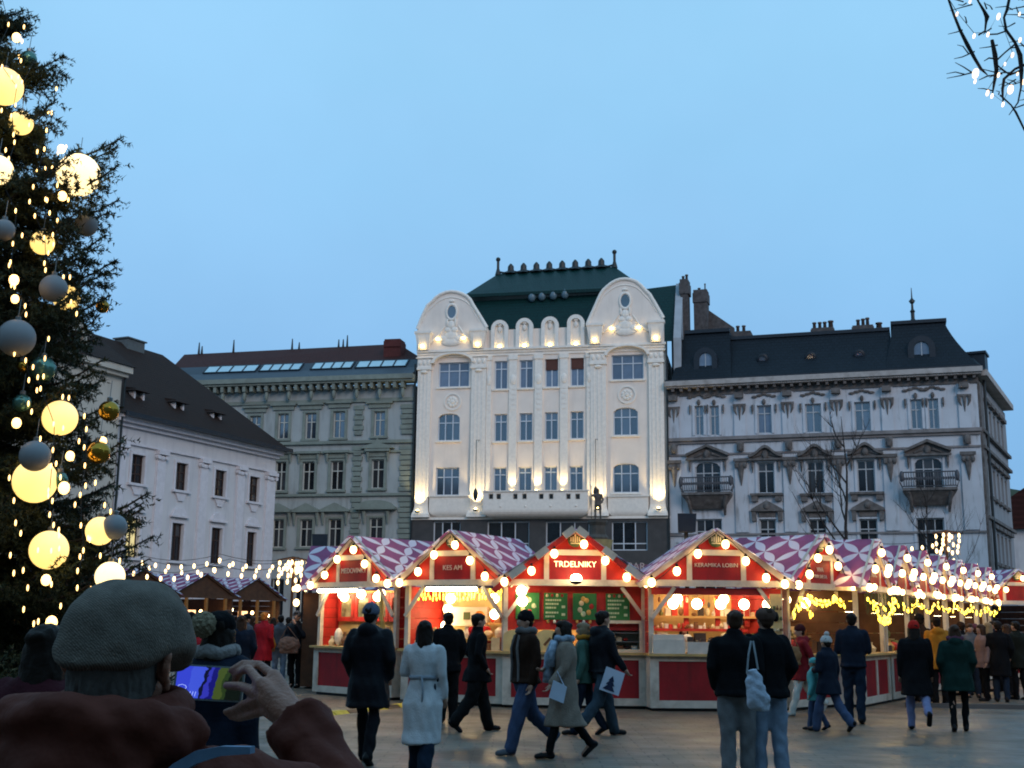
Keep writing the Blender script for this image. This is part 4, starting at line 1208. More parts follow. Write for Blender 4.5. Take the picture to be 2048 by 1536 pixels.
# cream house
m_cr = mat('cream_render', (0.50, 0.47, 0.41), 0.9, 0.05, 1.0, dirt=(0.35, 0.33, 0.28), dirt_amt=.5, dirt_scale=.6, streak=True)
cb_ = rot_root(Plane(LP.w(LX0, -.35, 0), 66.1), 'cream_house', 'tall cream house with a dormer, mostly hidden behind the Christmas tree', 'house')
CP = Plane(LP.w(LX0, -.35, 0), 66.1)
CZ = CP.px(244, 748, 0)[1]
chs = []
for k in range(3):
    for z_ in (5.0, 8.6): chs.append([-2.8-k*3, -1.8-k*3, z_, z_+1.9])
wall_grid('wall', cb_, -11, 0, 0, CZ, chs, m_cr)
for q in chs: window(cb_, *q, 'cross', m_browner, m_glass_dark)
MB().box(-11, -.01, .5, 10, 0, CZ-.1).add([(0, 0, 0), (0, .6, 0), (0, .6, CZ), (0, 0, CZ)], [(0,1,2,3)]).add([(0, .5, LZ-1), (0, 10, LZ-1), (0, 10, CZ), (0, .5, CZ)], [(0,1,2,3)]).build('house_body', m_cr, cb_)
b = MB(); b.box(-11, .25, -.5, .3, CZ, CZ+.35); b.box(-11, .15, -.3, .3, CZ-.2, CZ); b.build('cornice', m_cr, cb_)
b = MB(); b.add([(-11, -.6, CZ+.35), (.35, -.6, CZ+.35), (.0, 4.5, CZ+4.0), (-11, 4.5, CZ+4.0), (.35, 10, CZ+.35), (-11, 10, CZ+.35)], [(0,1,2,3), (1,4,2), (3,2,4,5)]); b.build('roof', m_brownroof, cb_)
b = MB(); b.tube([(.12, -.1, 0), (.12, -.1, CZ)], .07, 6); b.build('downpipe', m_blackmetal, cb_)
x_, z_ = CP.px(146, 683, .6)
d = empty('dormer', (x_, .6, z_)); d.parent = cb_
b = MB(); b.box(-.75, -.5, -.2, 2, -.9, .5); b.box(.5, .75, -.2, 2, -.9, .5); b.prism([(-.95, .5), (.95, .5), (0, 1.35)], -.3, 2.4); b.build('dormer_case', m_cr, d)
MB().box(-.5, .5, 0, .05, -.9, .5).build('pane', m_glass, d)
# far house with a red roof peeping in at the right edge
fh = empty('far_house', (50, 100, 0), R_(61), 'distant pale house with a red brown roof at the right edge', 'house')
MB().box(-8, 10, 0, 10, 0, 9.3).build('wall', m_lwall, fh)
b = MB(); b.add([(-8.5, -.6, 9.3), (10.5, -.6, 9.3), (10.5, 5, 13), (-8.5, 5, 13), (10.5, 10.6, 9.3), (-8.5, 10.6, 9.3)], [(0,1,2,3), (3,2,4,5), (1,4,2), (0,3,5)]); b.build('roof', m_redroof, fh)

# =================================================================== MARKET STALLS
m_red = mat('stall_red_paint', (0.42, 0.020, 0.016), 0.55, 0.18, 5.0, bump=0.25, bscale=20, dirt=(.16, .02, .015), dirt_amt=.5, dirt_scale=3.0)
m_dred = mat('stall_panel_red', (0.28, 0.006, 0.012), 0.6, 0.22, 2.5, bump=0.2, bscale=16, dirt=(.10, .008, .01), dirt_amt=.6, dirt_scale=1.6, streak=True)
m_swhite = mat('stall_white_paint', (0.58, 0.53, 0.46), 0.6, 0.10, 6.0, bump=0.15, bscale=25, dirt=(0.25, 0.21, 0.17), dirt_amt=.7, dirt_scale=2.2)
m_timber = mat('pale_timber', (0.50, 0.36, 0.20), 0.7, 0.2, 5.0, bump=0.2, bscale=20)
m_dtimber = mat('brown_timber', (0.075, 0.032, 0.014), 0.75, 0.25, 5.0, bump=0.2, bscale=20)
m_cloth = cloth_mat('flower_tarpaulin')
def translucent(m, w):
    t = m.node_tree; N = t.nodes; L = t.links; b = N['Principled BSDF']; out = [n for n in N if n.type == 'OUTPUT_MATERIAL'][0]
    tr = N.new('ShaderNodeBsdfTranslucent'); mx = N.new('ShaderNodeMixShader'); mx.inputs[0].default_value = w
    L.new(b.inputs['Base Color'].links[0].from_socket, tr.inputs['Color']); L.new(b.outputs[0], mx.inputs[1]); L.new(tr.outputs[0], mx.inputs[2]); L.new(mx.outputs[0], out.inputs['Surface'])
translucent(m_cloth, .42)
m_redcloth = mat('dark_red_tarpaulin', (0.16, 0.02, 0.03), 0.6, 0.15, 2.0, bump=.3, bscale=3)
m_black = mat('black_plastic', (0.012, 0.012, 0.014), 0.5, 0.1)
LOFT = None
m_bulb = lamp_mat('bulb_glow', (1.0, 0.62, 0.24), 9)
m_bulb2 = lamp_mat('globe_glow', (1.0, 0.74, 0.38), 17)
m_tube = lamp_mat('tube_glow', (1.0, 0.86, 0.55), 24)
m_yel = lamp_mat('yellow_garland_glow', (1.0, 0.66, 0.04), 4.5)
m_string = lamp_mat('string_bulb_glow', (1.0, 0.64, 0.28), 4.5)
m_green2 = mat('emblem_green', (0.06, 0.09, 0.035), 0.6)
m_cream2 = mat('emblem_cream', (0.65, 0.60, 0.40), 0.6)
m_letter = mat('sign_lettering', (0.62, 0.52, 0.48), 0.6)
m_menu = mat('menu_green', (0.03, 0.16, 0.045), 0.5)
m_menutext = mat('menu_text', (0.55, 0.62, 0.38), 0.6)
m_warmwood = mat('stall_inner_wood', (0.55, 0.36, 0.14), 0.7, 0.15, 4.0)
m_cardboard = mat('cardboard', (0.48, 0.34, 0.17), 0.8, 0.12)
m_paper = mat('white_goods', (0.62, 0.58, 0.52), 0.7, 0.1)
m_steel = mat('dull_steel', (0.25, 0.25, 0.25), 0.35, 0.1, metal=.7)
goods_m = [mat('goods_%s' % n_, c, .6, .2) for n_, c in (('brown', (.16, .07, .03)), ('cream', (.6, .5, .32)), ('ochre', (.5, .3, .08)), ('red', (.45, .03, .02)), ('olive', (.14, .15, .05)), ('white', (.65, .62, .56)), ('dark', (.04, .03, .03)))]
BULB = MB().ell((0, 0, 0), (.076, .076, .090), 8, 6).mesh('bulb', m_bulb, True)
SOCK = MB().lathe([(.03, .06), (.028, .13), (.012, .15)], n=6).mesh('socket', m_black)
GLOBE = MB().ell((0, 0, 0), .105, 10, 8).mesh('globe_lamp', m_bulb2, True)
SBULB = MB().ell((0, 0, 0), (.048, .048, .085), 6, 4).mesh('bulb', m_string, True)
YBULB = MB().ell((0, 0, 0), (.020, .020, .045), 5, 4).mesh('bulb', m_yel, True)
BULB_L = [None]
def bulb(parent, x, y, z, sock=True):
    o = link(BULB, 'bulb', parent, (x, y, z))
    if sock: link(SOCK, 'socket', o)
    if BULB_L[0] is None:
        l_ = bpy.data.lights.new('bulb_light', 'POINT'); l_.energy = 13.0; l_.color = (1, .56, .20); l_.shadow_soft_size = .07; BULB_L[0] = l_
    lo = bpy.data.objects.new('bulb_light', BULB_L[0]); COL.objects.link(lo); lo.parent = o; lo.location = (0, -.02, 0)
    return o
def text(parent, s, size, loc, m=None, name='lettering', depth=.006, align='CENTER', w=None):
    cu = bpy.data.curves.new(name, 'FONT'); cu.body = s; cu.size = size; cu.align_x = align; cu.align_y = 'CENTER'; cu.extrude = depth
    o = bpy.data.objects.new(name, cu); COL.objects.link(o)
    o.parent = parent; o.location = loc; o.rotation_euler = (PI/2, 0, 0)
    cu.materials.append(m or m_letter)
    if w: TEXTW.append((o, w))
    return o
TEXTW = []
def roof_mesh(pts_uv, name, m, parent, th=.02):
    """slopes given as quads with uv in metres"""
    v, f, uvs = [], [], []
    for quad in pts_uv:
        o = len(v); v += [q[0] for q in quad]; f.append(tuple(range(o, o+len(quad)))); uvs += [q[1] for q in quad]
    me = bpy.data.meshes.new(name); me.from_pydata(v, [], f)
    l = me.uv_layers.new(name='UVMap')
    for lp in me.loops: l.data[lp.index].uv = uvs[lp.vertex_index]
    me.materials.append(m)
    o = link(me, name, parent)
    return o

def stall(u, v_h, depth, deg, Wd, label, style='kiosk', sign=None, D=2.7, z_e=2.36, z_a=3.44, simple=False, lit=True, roof=True, name='market_stall', group='wooden stalls of the Christmas market', pos=None):
    if pos is None:
        P = at(u, v_h, depth)
    else: P = pos
    pl = Plane((P[0], P[1]), deg)
    t = empty(name, pl.P, pl.a, label, 'market stall', group)
    h = Wd/2
    brown = style == 'brown'
    mw = m_dtimber if brown else m_swhite
    mr_ = m_dtimber if brown else m_dred
    mg_ = m_dtimber if brown else m_red
    # counter: frame boards + recessed panels
    b = MB()
    b.box(-h, -h+.17, -.02, .05, .06, 1.03); b.box(h-.17, h, -.02, .05, .06, 1.03)
    b.box(-h+.17, h-.17, -.02, .05, .06, .20); b.box(-h+.17, h-.17, -.02, .05, .93, 1.03)
    if simple: b.box(-.05, .05, -.02, .05, .20, .93)
    b.box(-h, -h+.06, .05, D, .06, 1.03); b.box(h-.06, h, .05, D, .06, 1.03)
    b.build('counter_frame', mw, t)
    if simple:
        for s_ in (-1, 1): MB().box(min(s_*.05, s_*(h-.17)), max(s_*.05, s_*(h-.17)), .005, .045, .20, .93).build('counter_panel', mr_, t)
    else: MB().box(-h+.17, h-.17, .005, .045, .20, .93).build('counter_panel', mr_, t)
    MB().box(-h-.04, h+.04, -.12, .5, 1.03, 1.075).build('counter_top', m_warmwood if not brown else m_dtimber, t)
    MB().box(-h+.05, h-.05, .06, D-.05, 0, .06).build('plinth', m_black, t)
    # posts
    for s_ in (-1, 1):
        x = s_*(h-.05)
        MB().box(x-.045, x+.045, .06, .15, 1.075, z_e).build('post', mw, t)
        MB().box(x-.045, x+.045, D-.12, D-.03, 1.03, z_e).build('post', mw, t)
        if not simple:
            bb = MB(); bb.beam((x, .0, z_e-.62), (s_*(h-.5), -.02, z_e-.02), .07, .05, (0, 1, 0)); bb.build('brace', m_swhite if not brown else m_dtimber, t)
    # side and back walls of boards
    n_ = 6
    for s_ in (-1, 1):
        for k in range(n_):
            z0 = 1.04+k*(z_e-1.04)/n_
            MB().box(s_*(h-.02)-.012, s_*(h-.02)+.012, .151, D-.13, z0+.004, z0+(z_e-1.04)/n_-.004).build('wall_board', mg_ if not (brown or style == 'goods') else m_dtimber, t)
    MB().box(-h+.1, h-.1, D-.03, D, .07, z_e).build('back_wall', m_dtimber if style == 'goods' else m_warmwood if style in ('tube', 'globes') else (m_dtimber if brown else m_red), t)
    # fascia
    MB().box(-h-.12, h+.12, -.10, .05, z_e, z_e+.12).build('fascia_board', mw, t)
    # gable infill and trims
    hw = h+.05
    MB().prism([(-hw, z_e+.12), (hw, z_e+.12), (0, z_a-.03)], -.02, .02).build('gable_panel', mg_, t)
    ov = .22
    sl = (z_a-z_e)/(h)
    zx = z_e+.02
    for s_ in (-1, 1):
        bb = MB(); bb.beam((s_*(h+ov), -.08, zx-.02), (s_*.035, -.08, z_a+.0), .045, .11, (0, 0, 1)); bb.build('barge_board', mw if not brown else m_dtimber, t)
    if not brown:
        zc = z_e+.60
        bx = (z_a-zc)/sl
        MB().box(-bx-.02, bx+.02, -.065, -.022, zc, zc+.11).build('collar_board', m_swhite, t)
        sx = bx*.82
        for s_ in (-1, 1): MB().box(min(s_*sx, s_*(sx+.10)), max(s_*sx, s_*(sx+.10)), -.060, -.023, z_e+.12, zc).build('stud_board', m_swhite, t)
        MB().box(-sx+.0, sx, -.040, -.022, z_e+.125, zc-.005).build('sign_board', m_dred, t)
        if sign:
            for i, (s_, sz, dz) in enumerate(sign):
                text(t, s_, sz, (0, -.047, (z_e+.12+zc)/2+dz), w=sx*1.85*(.95 if len(s_) > 7 else .55))
        em = empty('emblem', (0, -.05, zc+.31)); em.parent = t
        o = link(MB().lathe([(.150, 0), (.150, .03), (.125, .04), (.120, .03)], n=18).mesh('emblem_disc', m_green2, True), 'emblem_disc', em); o.rotation_euler = (PI/2, 0, 0)
        bb = MB()
        for k in range(5):
            x = (k-2)*.042; bb.box(x-.012, x+.012, -.052, -.040, -.06+.012*abs(k-2), .075-.014*abs(k-2))
        bb.box(-.09, .09, -.050, -.041, -.085, -.065); bb.ell((0, -.045, .09), (.02, .01, .02), 6, 4)
        bb.build('crest', m_cream2, em)
    # roof
    if roof:
        L_ = math.hypot(h+ov, z_a-z_e+.02)
        zo = .05
        y0, y1 = -.22, D+.2
        q = []
        for s_ in (-1, 1):
            e = (s_*(h+ov), y0, zx+zo); e2 = (s_*(h+ov), y1, zx+zo); r0_ = (0, y0, z_a+zo); r1_ = (0, y1, z_a+zo)
            uo = rnd.random()*.3
            if s_ < 0: q.append([(e, (uo, 0)), (r0_, (uo, L_)), (r1_, (uo+y1-y0, L_)), (e2, (uo+y1-y0, 0))])
            else: q.append([(r0_, (uo, L_)), (e, (uo, 0)), (e2, (uo+y1-y0, 0)), (r1_, (uo+y1-y0, L_))])
        roof_mesh(q, 'tarpaulin_roof', m_redcloth if roof == 'red' else m_cloth, t)
    # bulbs along the barge boards
    if lit and not brown:
        for fx in (-1.0, -.62, -.30, .12, .42, .72, 1.0) if not simple else (-.95, -.45, .1, .5, .95):
            x = fx*(h-.02); z = z_a-abs(x)*sl-.14+(.12 if abs(fx) > .9 else 0)
            bulb(t, x, -.20, max(z, z_e+.06))
        cw_ = MB(); c1 = [(s_*(h-.02)*f, -.17, z_a-abs((h-.02)*f)*sl+.02) for s_, f in ((-1, 1), (-1, .8), (-1, .6), (-1, .4), (-1, .2), (1, 0), (1, .2), (1, .4), (1, .6), (1, .8), (1, 1))]
        cw_.tube([(a, b_, c-.03*(i % 2)) for i, (a, b_, c) in enumerate(c1)], .010, 4); cw_.build('cable', m_black, t)
    return t, h, D, z_e
def goods_row(t, x0, x1, y, z, n, smax=.14, smin=.06, seed=0, name='goods', ms=None):
    r = random.Random(seed)
    for k in range(n):
        x = x0+(x1-x0)*(k+.5)/n; w = (x1-x0)/n*.42; hh = r.uniform(smin, smax); m = r.choice(ms or goods_m)
        b = MB(); ty = r.randrange(3)
        if ty == 0: b.box(-w, w, -w*.8, w*.8, 0, hh)
        elif ty == 1: b.lathe([(w*.7, 0), (w*.9, hh*.4), (w*.35, hh*.75), (w*.4, hh)], n=8)
        else: b.ell((0, 0, hh*.5), (w, w, hh*.5), 8, 6)
        o = b.build(name, m, t, loc=(x, y, z))

# --- five stalls facing the square, numbered here from the left only in the order they are built
tS1, h1, D1, ze = stall(707, 1240, 27.0, -45, 2.8, 'red stall with framed cabinet windows, left end of the front row', 'cab', [('MEDOVINKY', .16, 0)])
tS2, h2, D2, ze = stall(905, 1240, 24.9, -28, 2.4, 'stall glowing yellow inside under a long tube lamp, sign KES AM', 'tube', [('KES AM', .15, 0)])
tS3, h3, D3, ze = stall(1150, 1240, 24.2, 0, 2.85, 'brightest red stall with green menu boards and a white display fridge', 'menu', None)
tS4, h4, D4, ze = stall(1434, 1240, 23.75, 3, 2.65, 'stall signed KERAMIKA LOBIN with a row of round globe lamps', 'globes', [('KERAMIKA LOBIN', .14, .05)])
tS5, h5, D5, ze = stall(1640, 1240, 25.0, 47, 2.35, 'stall with tartan back wall and swags of tiny yellow lights', 'garland', [('VIVA', .10, .04), ('PIVA SVETA', .085, -.10)])
for t_ in (tS1, tS2, tS4, tS5):
    for y_ in (.9, 2.0): bulb(t_, 0, y_, 2.75)
for t_ in (): pass
def tube_lamp(t, x0, x1, y, z):
    e = empty('tube_lamp', ((x0+x1)/2, y, z)); e.parent = t; w = (x1-x0)/2
    MB().tube([(-w, 0, 0), (w, 0, 0)], .038, 8).build('tube_glass', m_tube, e, True)
    MB().box(-w-.04, w+.04, -.03, .03, .04, .08).build('tube_housing', m_steel, e)
tube_lamp(tS1, -1.15, .25, -.14, ze-.07)
tube_lamp(tS2, -.55, .62, -.14, ze-.07)
# S1: cabinets, goods
m_cabglass = mat('cabinet_glass', (0.20, 0.19, 0.12), 0.2, .6, 6.0, ior=1.6)
for k in range(4):
    x0 = -h1+.15+k*.62
    c = empty('wall_cabinet', (x0, .5, 1.62)); c.parent = tS1
    b = MB(); b.box(0, .10, 0, .08, 0, .62); b.box(.50, .60, 0, .08, 0, .62); b.box(.10, .50, 0, .08, 0, .10); b.box(.10, .50, 0, .08, .52, .62); b.build('cabinet_frame', m_red, c)
    MB().box(.10, .50, .03, .05, .10, .52).build('pane', m_cabglass, c)
MB().box(-h1+.1, h1-.1, .58, .66, 1.08, 2.3).build('inner_screen', m_warmwood, tS1)
goods_row(tS1, -h1+.2, h1-.5, .25, 1.075, 9, .42, .15, 3, ms=[goods_m[0], goods_m[1], goods_m[4], goods_m[5]])
goods_row(tS1, -h1+.3, h1-.6, .42, 1.075, 7, .48, .2, 13, ms=[goods_m[1], goods_m[4], goods_m[6], goods_m[5]])
b = MB()
for k in range(16):
    a = k*.9; b.tube([(.95+.03*math.sin(a), .0+.02*math.cos(a*1.3), ze-.1), (1.0+.05*math.sin(a*2), -.02, 1.7), (1.1+.10*math.sin(a*1.7), .0+.04*math.cos(a), 1.12)], .012, 4)
b.build('dried_grass_bundle', mat('dry_grass', (.5, .35, .1), .9, .2), tS1)
for x in (-.9, -.2, .5): link(GLOBE, 'globe_lamp', tS1, (x, .35, 2.22))  # globes added to brighten the inside of this stall
# S2: warm interior
MB().box(-h2+.08, h2-.3, 1.5, 1.56, 1.08, 2.35).build('inner_screen', mat('warm_lining', (.72, .58, .26), .8, .15, 2.0), tS2)
MB().box(-.85, .05, 1.35, 1.45, 1.55, 1.95).build('white_notice_board', m_paper, tS2)
MB().box(-.52, -.36, 1.33, 1.349, 1.68, 1.84).build('notice_emblem', m_green2, tS2)
for x, z in ((-.8, 1.9), (.35, 1.8), (.75, 1.65), (-.85, 1.55)): link(GLOBE, 'globe_lamp', tS2, (x, 1.15, z))
goods_row(tS2, -h2+.1, h2-.2, .30, 1.075, 9, .30, .10, 5, ms=[goods_m[1], goods_m[2], goods_m[5], goods_m[0]])
goods_row(tS2, -h2+.1, h2-.2, .9, 1.3, 8, .25, .10, 6, ms=[goods_m[1], goods_m[2], goods_m[5]])
MB().box(-h2+.08, h2-.1, .75, 1.2, 1.26, 1.3).build('inner_shelf', m_warmwood, tS2)
def curtain(t, x0, x1, y, z, n, drop, seed, M=YBULB, wave=0.0, nm='light_curtain'):
    r = random.Random(seed); e = empty(nm, (0, y, 0)); e.parent = t
    w_ = MB()
    for k in range(n):
        x = x0+(x1-x0)*k/(n-1); zz = z-wave*abs(math.sin(k/(n-1)*PI*2.5))
        for j in range(drop):
            link(M, 'bulb', e, (x+r.uniform(-.02, .02), r.uniform(-.03, .03), zz-.02-j*.075-r.uniform(0, .04)))
    w_.tube([(x0+(x1-x0)*k/8, 0, z+.02-wave*abs(math.sin(k/8*PI*2.5))) for k in range(9)], .008, 4); w_.build('wire', m_black, e)
curtain(tS2, -h2+.15, h2-.1, .35, 2.30, 26, 3, 2)
# S3: big red front with menus
MB().box(-h3+.06, h3-.06, .16, .20, 1.50, ze).build('menu_wall', m_red, tS3)
MB().box(-h3+.1, h3-.1, 1.4, 1.45, 1.08, 2.3).build('inner_screen', m_warmwood, tS3)
mn = []
for k, cx in enumerate((-.94, -.38, .20, .86)):
    e = empty('menu_board', (cx, .15, 1.70)); e.parent = tS3
    MB().box(-.235, .235, -.03, 0.0, 0, .52).build('board', m_menu, e)
    r = random.Random(k)
    if k in (1, 3):
        for j, wl in enumerate((.30, .24, .20, .23, .16)):
            zz = .38-j*.075-(.02 if j > 2 else 0)
            b = MB(); x = -.20
            while x < -.20+wl:
                wd = r.uniform(.02, .05); b.box(x, x+wd, -.034, -.0305, zz-.018, zz+.018); x += wd+.010
            b.build('menu_line', m_menutext, e)
        for zz in (.25, .10): MB().box(.12, .19, -.034, -.0305, zz-.025, zz+.025).build('price_mark', m_menutext, e)
        for j in range(4): MB().ell((-.17+j*.10, -.02, .47), (.035, .02, .04), 8, 6).build('candy_ornament', goods_m[3] if j % 2 else goods_m[1], e, True)
    else:
        for j in range(7):
            a = j*.9; MB().ell((.10*math.cos(a)*r.uniform(.5, 1.4), -.03, .26+.15*math.sin(a)), (.05, .012, .055), 8, 6).build('painted_sweet', r.choice([goods_m[3], goods_m[1], goods_m[2], m_menutext]), e, True)
    for j in range(3): MB().ell((-.15+j*.13, -.03, -.04), (.03, .02, .035), 8, 6).build('candy_ornament', goods_m[5] if j % 2 else goods_m[2], e, True)
# glowing sign panel lit by a strong spot lamp
text(tS3, 'TRDELNIKY', .13, (0, -.047, ze+.42), m=lamp_mat('lit_letters', (1, .75, .35), 2.5), w=.95)
sl_ = empty('sign_spot_lamp', (.0, -.42, ze+.10)); sl_.parent = tS3
MB().ell((0, 0, .03), (.11, .09, .09), 10, 8).build('lamp_glass', lamp_mat('spot_glow', (1, .72, .34), 60), sl_, True)
MB().lathe([(.03, -.08), (.10, -.06), (.12, -.02), (.10, -.01)], n=10).build('lamp_housing', m_black, sl_)
b = MB(); b.tube([(0, 0, -.05), (0, .35, -.02)], .018, 5); b.build('lamp_arm', m_black, sl_)
link(GLOBE, 'globe_lamp', tS3, (-h3+.38, -.1, 2.05)); link(GLOBE, 'globe_lamp', tS3, (-h3+.36, -.1, 2.25))
for x in (-.5, .1, .6): link(GLOBE, 'globe_lamp', tS3, (x, .8, 1.9))
# stepped white bands on its barge boards
for s_ in (-1, 1):
    for f0, f1 in ((.02, .14), (.34, .48), (.62, .80)):
        sl = (3.44-2.36)/h3; x0, x1 = f0*(h3+.2), f1*(h3+.2)
        b = MB(); b.beam((s_*x0, -.22, 3.50-x0*sl), (s_*x1, -.22, 3.50-x1*sl), .20, .14, (0, 0, 1)); b.build('white_band', m_swhite, tS3)
    b = MB(); b.beam((s_*.05, -.12, 3.44), (s_*(h3+.2), -.12, 3.47-(h3+.2)*sl), .18, .11, (0, 0, 1)); b.build('red_edge', m_red, tS3)
fr = empty('display_fridge', (.98, .05, 1.075)); fr.parent = tS3
b = MB(); b.box(-.36, -.30, 0, .4, 0, .62); b.box(.30, .36, 0, .4, 0, .62); b.box(-.30, .30, 0, .4, 0, .06); b.box(-.30, .30, 0, .4, .56, .62); b.box(-.36, .36, .4, .44, 0, .62); b.build('fridge_case', mat('fridge_white', (.68, .60, .46), .35), fr)
for k in range(2): MB().box(-.30, .30, .03, .39, .20+k*.17, .215+k*.17).build('glass_shelf', m_steel, fr)
goods_row(fr, -.28, .1, .2, .215, 3, .12, .06, 4); goods_row(fr, -.28, .28, .2, .06, 4, .12, .06, 8)
m_yb = mat('pale_yellow_board', (.66, .50, .22), .7)
for x, w_ in ((-h3+.28, .27), (-.55, .22), (-.25, .2)):
    b = MB(); b.box(-w_, w_, -.03, .0, 0, .30); b.prism([(w_*math.cos(PI*i/8), .30+.12*math.sin(PI*i/8)) for i in range(9)], -.03, .0); o = b.build('price_board', m_yb, tS3, loc=(x, .02, 1.08))
    b = MB(); b.beam((-.06, -.034, .12), (.07, -.034, .26), .05, .006, (0, 1, 0)); b.build('painted_pastry', goods_m[0], o)
goods_row(tS3, -.1, .55, .25, 1.075, 5, .28, .1, 9)
# S4: valance, globes, shelf of ornaments
MB().box(-h4+.05, h4-.05, .0, .04, ze-.16, ze-.03).build('valance', m_red, tS4)
MB().box(-h4+.1, h4-.1, 1.3, 1.35, 1.08, 2.25).build('inner_screen', m_warmwood, tS4)
for k in range(5):
    g_ = link(GLOBE, 'globe_lamp', tS4, (-.80+k*.47, .28, 2.03))
    MB().tube([(0, 0, .1), (0, 0, .3)], .006, 4).build('cord', m_black, g_)
MB().box(-h4+.1, .75, .55, .85, 1.50, 1.55).build('shelf', m_red, tS4)
goods_row(tS4, -h4+.15, .7, .65, 1.55, 22, .13, .05, 21, ms=[goods_m[5], goods_m[1], goods_m[0], goods_m[3]])
for k in range(13):
    x = -h4+.28+k*.11
    b = MB(); L2 = .12+.16*((k*7) % 5)/5
    b.tube([(0, 0, 0), (0, 0, -L2)], .004, 3); b.ell((0, 0, -L2-.05), (.03, .02, .06), 6, 4); b.build('hanging_ornament', goods_m[(k*3) % 7], tS4, loc=(x, .45, ze-.08))
for x in (-.42, .22, .82): MB().box(x-.05, x+.05, .9, .94, 1.6, 2.2).build('red_ribbon', m_red, tS4)
goods_row(tS4, -h4+.2, .9, .5, 1.28, 8, .20, .08, 22)
b = MB(); b.box(0, .62, 0, .4, 0, .26); b.build('white_display_box', m_paper, tS4, loc=(-h4+.05, -.1, 1.076)); MB().box(0, .60, .02, .38, .262, .36).build('display_lid', m_paper, tS4, loc=(-h4+.06, -.08, 1.076))
b = MB(); b.box(0, .95, 0, .38, 0, .03); b.box(0, .95, 0, .02, .03, .22); b.box(0, .95, .36, .38, .03, .22); b.build('glass_display_case', mat('case_white', (.6, .55, .5), .3), tS4, loc=(-h4+.72, -.08, 1.076))
goods_row(tS4, -h4+.75, .3, .08, 1.30, 7, .1, .04, 23, ms=[goods_m[5], goods_m[6], goods_m[1]])
b = MB(); b.box(-.10, .12, 0, .05, 0, 1.15); b.build('lit_side_rack', m_yb, tS4, loc=(h4-.20, -.13, 1.08))
for k in range(5): goods_row(tS4, h4-.28, h4-.08, -.18, 1.12+k*.2, 3, .1, .05, 30+k)
# S5: tartan back, swags
m_tartan = mat('tartan_cloth', (0.20, 0.025, 0.02), .8, .1)
def tartan(m):
    t = m.node_tree; N = t.nodes; L = t.links; b = N['Principled BSDF']
    co = N.new('ShaderNodeTexCoord'); se = N.new('ShaderNodeSeparateXYZ'); L.new(co.outputs['Object'], se.inputs[0])
    old = b.inputs['Base Color'].links[0].from_socket
    for ax, c in (('X', (.03, .05, .02, 1)), ('Z', (.03, .02, .02, 1))):
        w = N.new('ShaderNodeMath'); w.operation = 'MULTIPLY'; w.inputs[1].default_value = 9.0; L.new(se.outputs[ax], w.inputs[0])
        f = N.new('ShaderNodeMath'); f.operation = 'FRACT'; L.new(w.outputs[0], f.inputs[0])
        g_ = N.new('ShaderNodeMath'); g_.operation = 'GREATER_THAN'; g_.inputs[1].default_value = .68; L.new(f.outputs[0], g_.inputs[0])
        s_ = N.new('ShaderNodeMath'); s_.operation = 'MULTIPLY'; s_.inputs[1].default_value = .55; L.new(g_.outputs[0], s_.inputs[0])
        mx = N.new('ShaderNodeMix'); mx.data_type = 'RGBA'; mx.inputs['B'].default_value = c
        L.new(old, mx.inputs['A']); L.new(s_.outputs[0], mx.inputs['Factor']); old = mx.outputs['Result']
    L.new(old, b.inputs['Base Color'])
tartan(m_tartan)
MB().box(-h5+.1, h5-.1, 1.0, 1.04, 1.08, 2.3).build('tartan_backdrop', m_tartan, tS5)
goods_row(tS5, -h5+.2, h5-.2, .3, 1.075, 8, .3, .1, 41)
link(GLOBE, 'globe_lamp', tS5, (-.3, .6, 2.15))
def swag(t, x0, x1, y, z, sag, n, seed, rows=3):
    r = random.Random(seed); e = empty('garland', (0, y, 0)); e.parent = t
    for k in range(n):
        f = k/(n-1); zz = z-sag*math.sin(f*PI)
        for j in range(rows): link(YBULB, 'bulb', e, (x0+(x1-x0)*f+r.uniform(-.02, .02), r.uniform(-.04, .04), zz+r.uniform(-.07, .05)))
    MB().tube([(x0+(x1-x0)*k/8, 0, z-sag*math.sin(k/8*PI)) for k in range(9)], .02, 5).build('garland_greenery', mat('garland_green', (.03, .06, .02), .9), e)
swag(tS5, -h5-.1, -h5+.55, -.16, 1.85, -.28, 10, 1); swag(tS5, -h5+.5, .35, -.16, 2.2, .12, 14, 2); swag(tS5, .35, h5+.1, -.16, 2.2, .14, 12, 3)

# --- the row receding to the right
us = (1749, 1802, 1844, 1882, 1917, 1947, 1975)
dps = (26.2, 28.2, 30.1, 32.1, 34.1, 36.0, 38.3)
words = ('first stall of the right hand row after the tartan one, green sprays over its counter', 'second stall of the right hand row, hung with green sprays and a white lamp', 'third narrow gabled stall of the right hand row',
         'fourth narrow gabled stall of the right hand row', 'fifth narrow gabled stall of the right hand row', 'sixth narrow gabled stall of the right hand row', 'seventh narrow gabled stall of the right hand row, farthest but one')
RS = []
for i, (u_, d_) in enumerate(zip(us, dps)):
    t_, hh, DD, ze_ = stall(u_, 1250, d_, 59, 2.2, words[i], 'goods', [('PUNC', .13, 0)] if i == 0 else None, simple=True)
    goods_row(t_, -hh+.2, hh-.2, .3, 1.075, 5, .3, .1, 50+i)
    link(GLOBE, 'globe_lamp', t_, (.1, .55, 2.0+.12*(i % 2)))
    for x in (-hh*.9, .35*hh): link(BULB, 'bulb', t_, (x+rnd.uniform(-.15, .15), -.3, ze_+.04+rnd.uniform(-.06, .05))).scale = (.7, .7, .75)
    bulb(t_, .1, -.34, ze_+.5)  # extra amber bulb, added to make the stall front glow
    swag(t_, -hh, hh, -.18, 2.2, .16, 9, i, 2)
    bulb(t_, 0, 1.3, 2.8)
    RS.append((t_, hh))
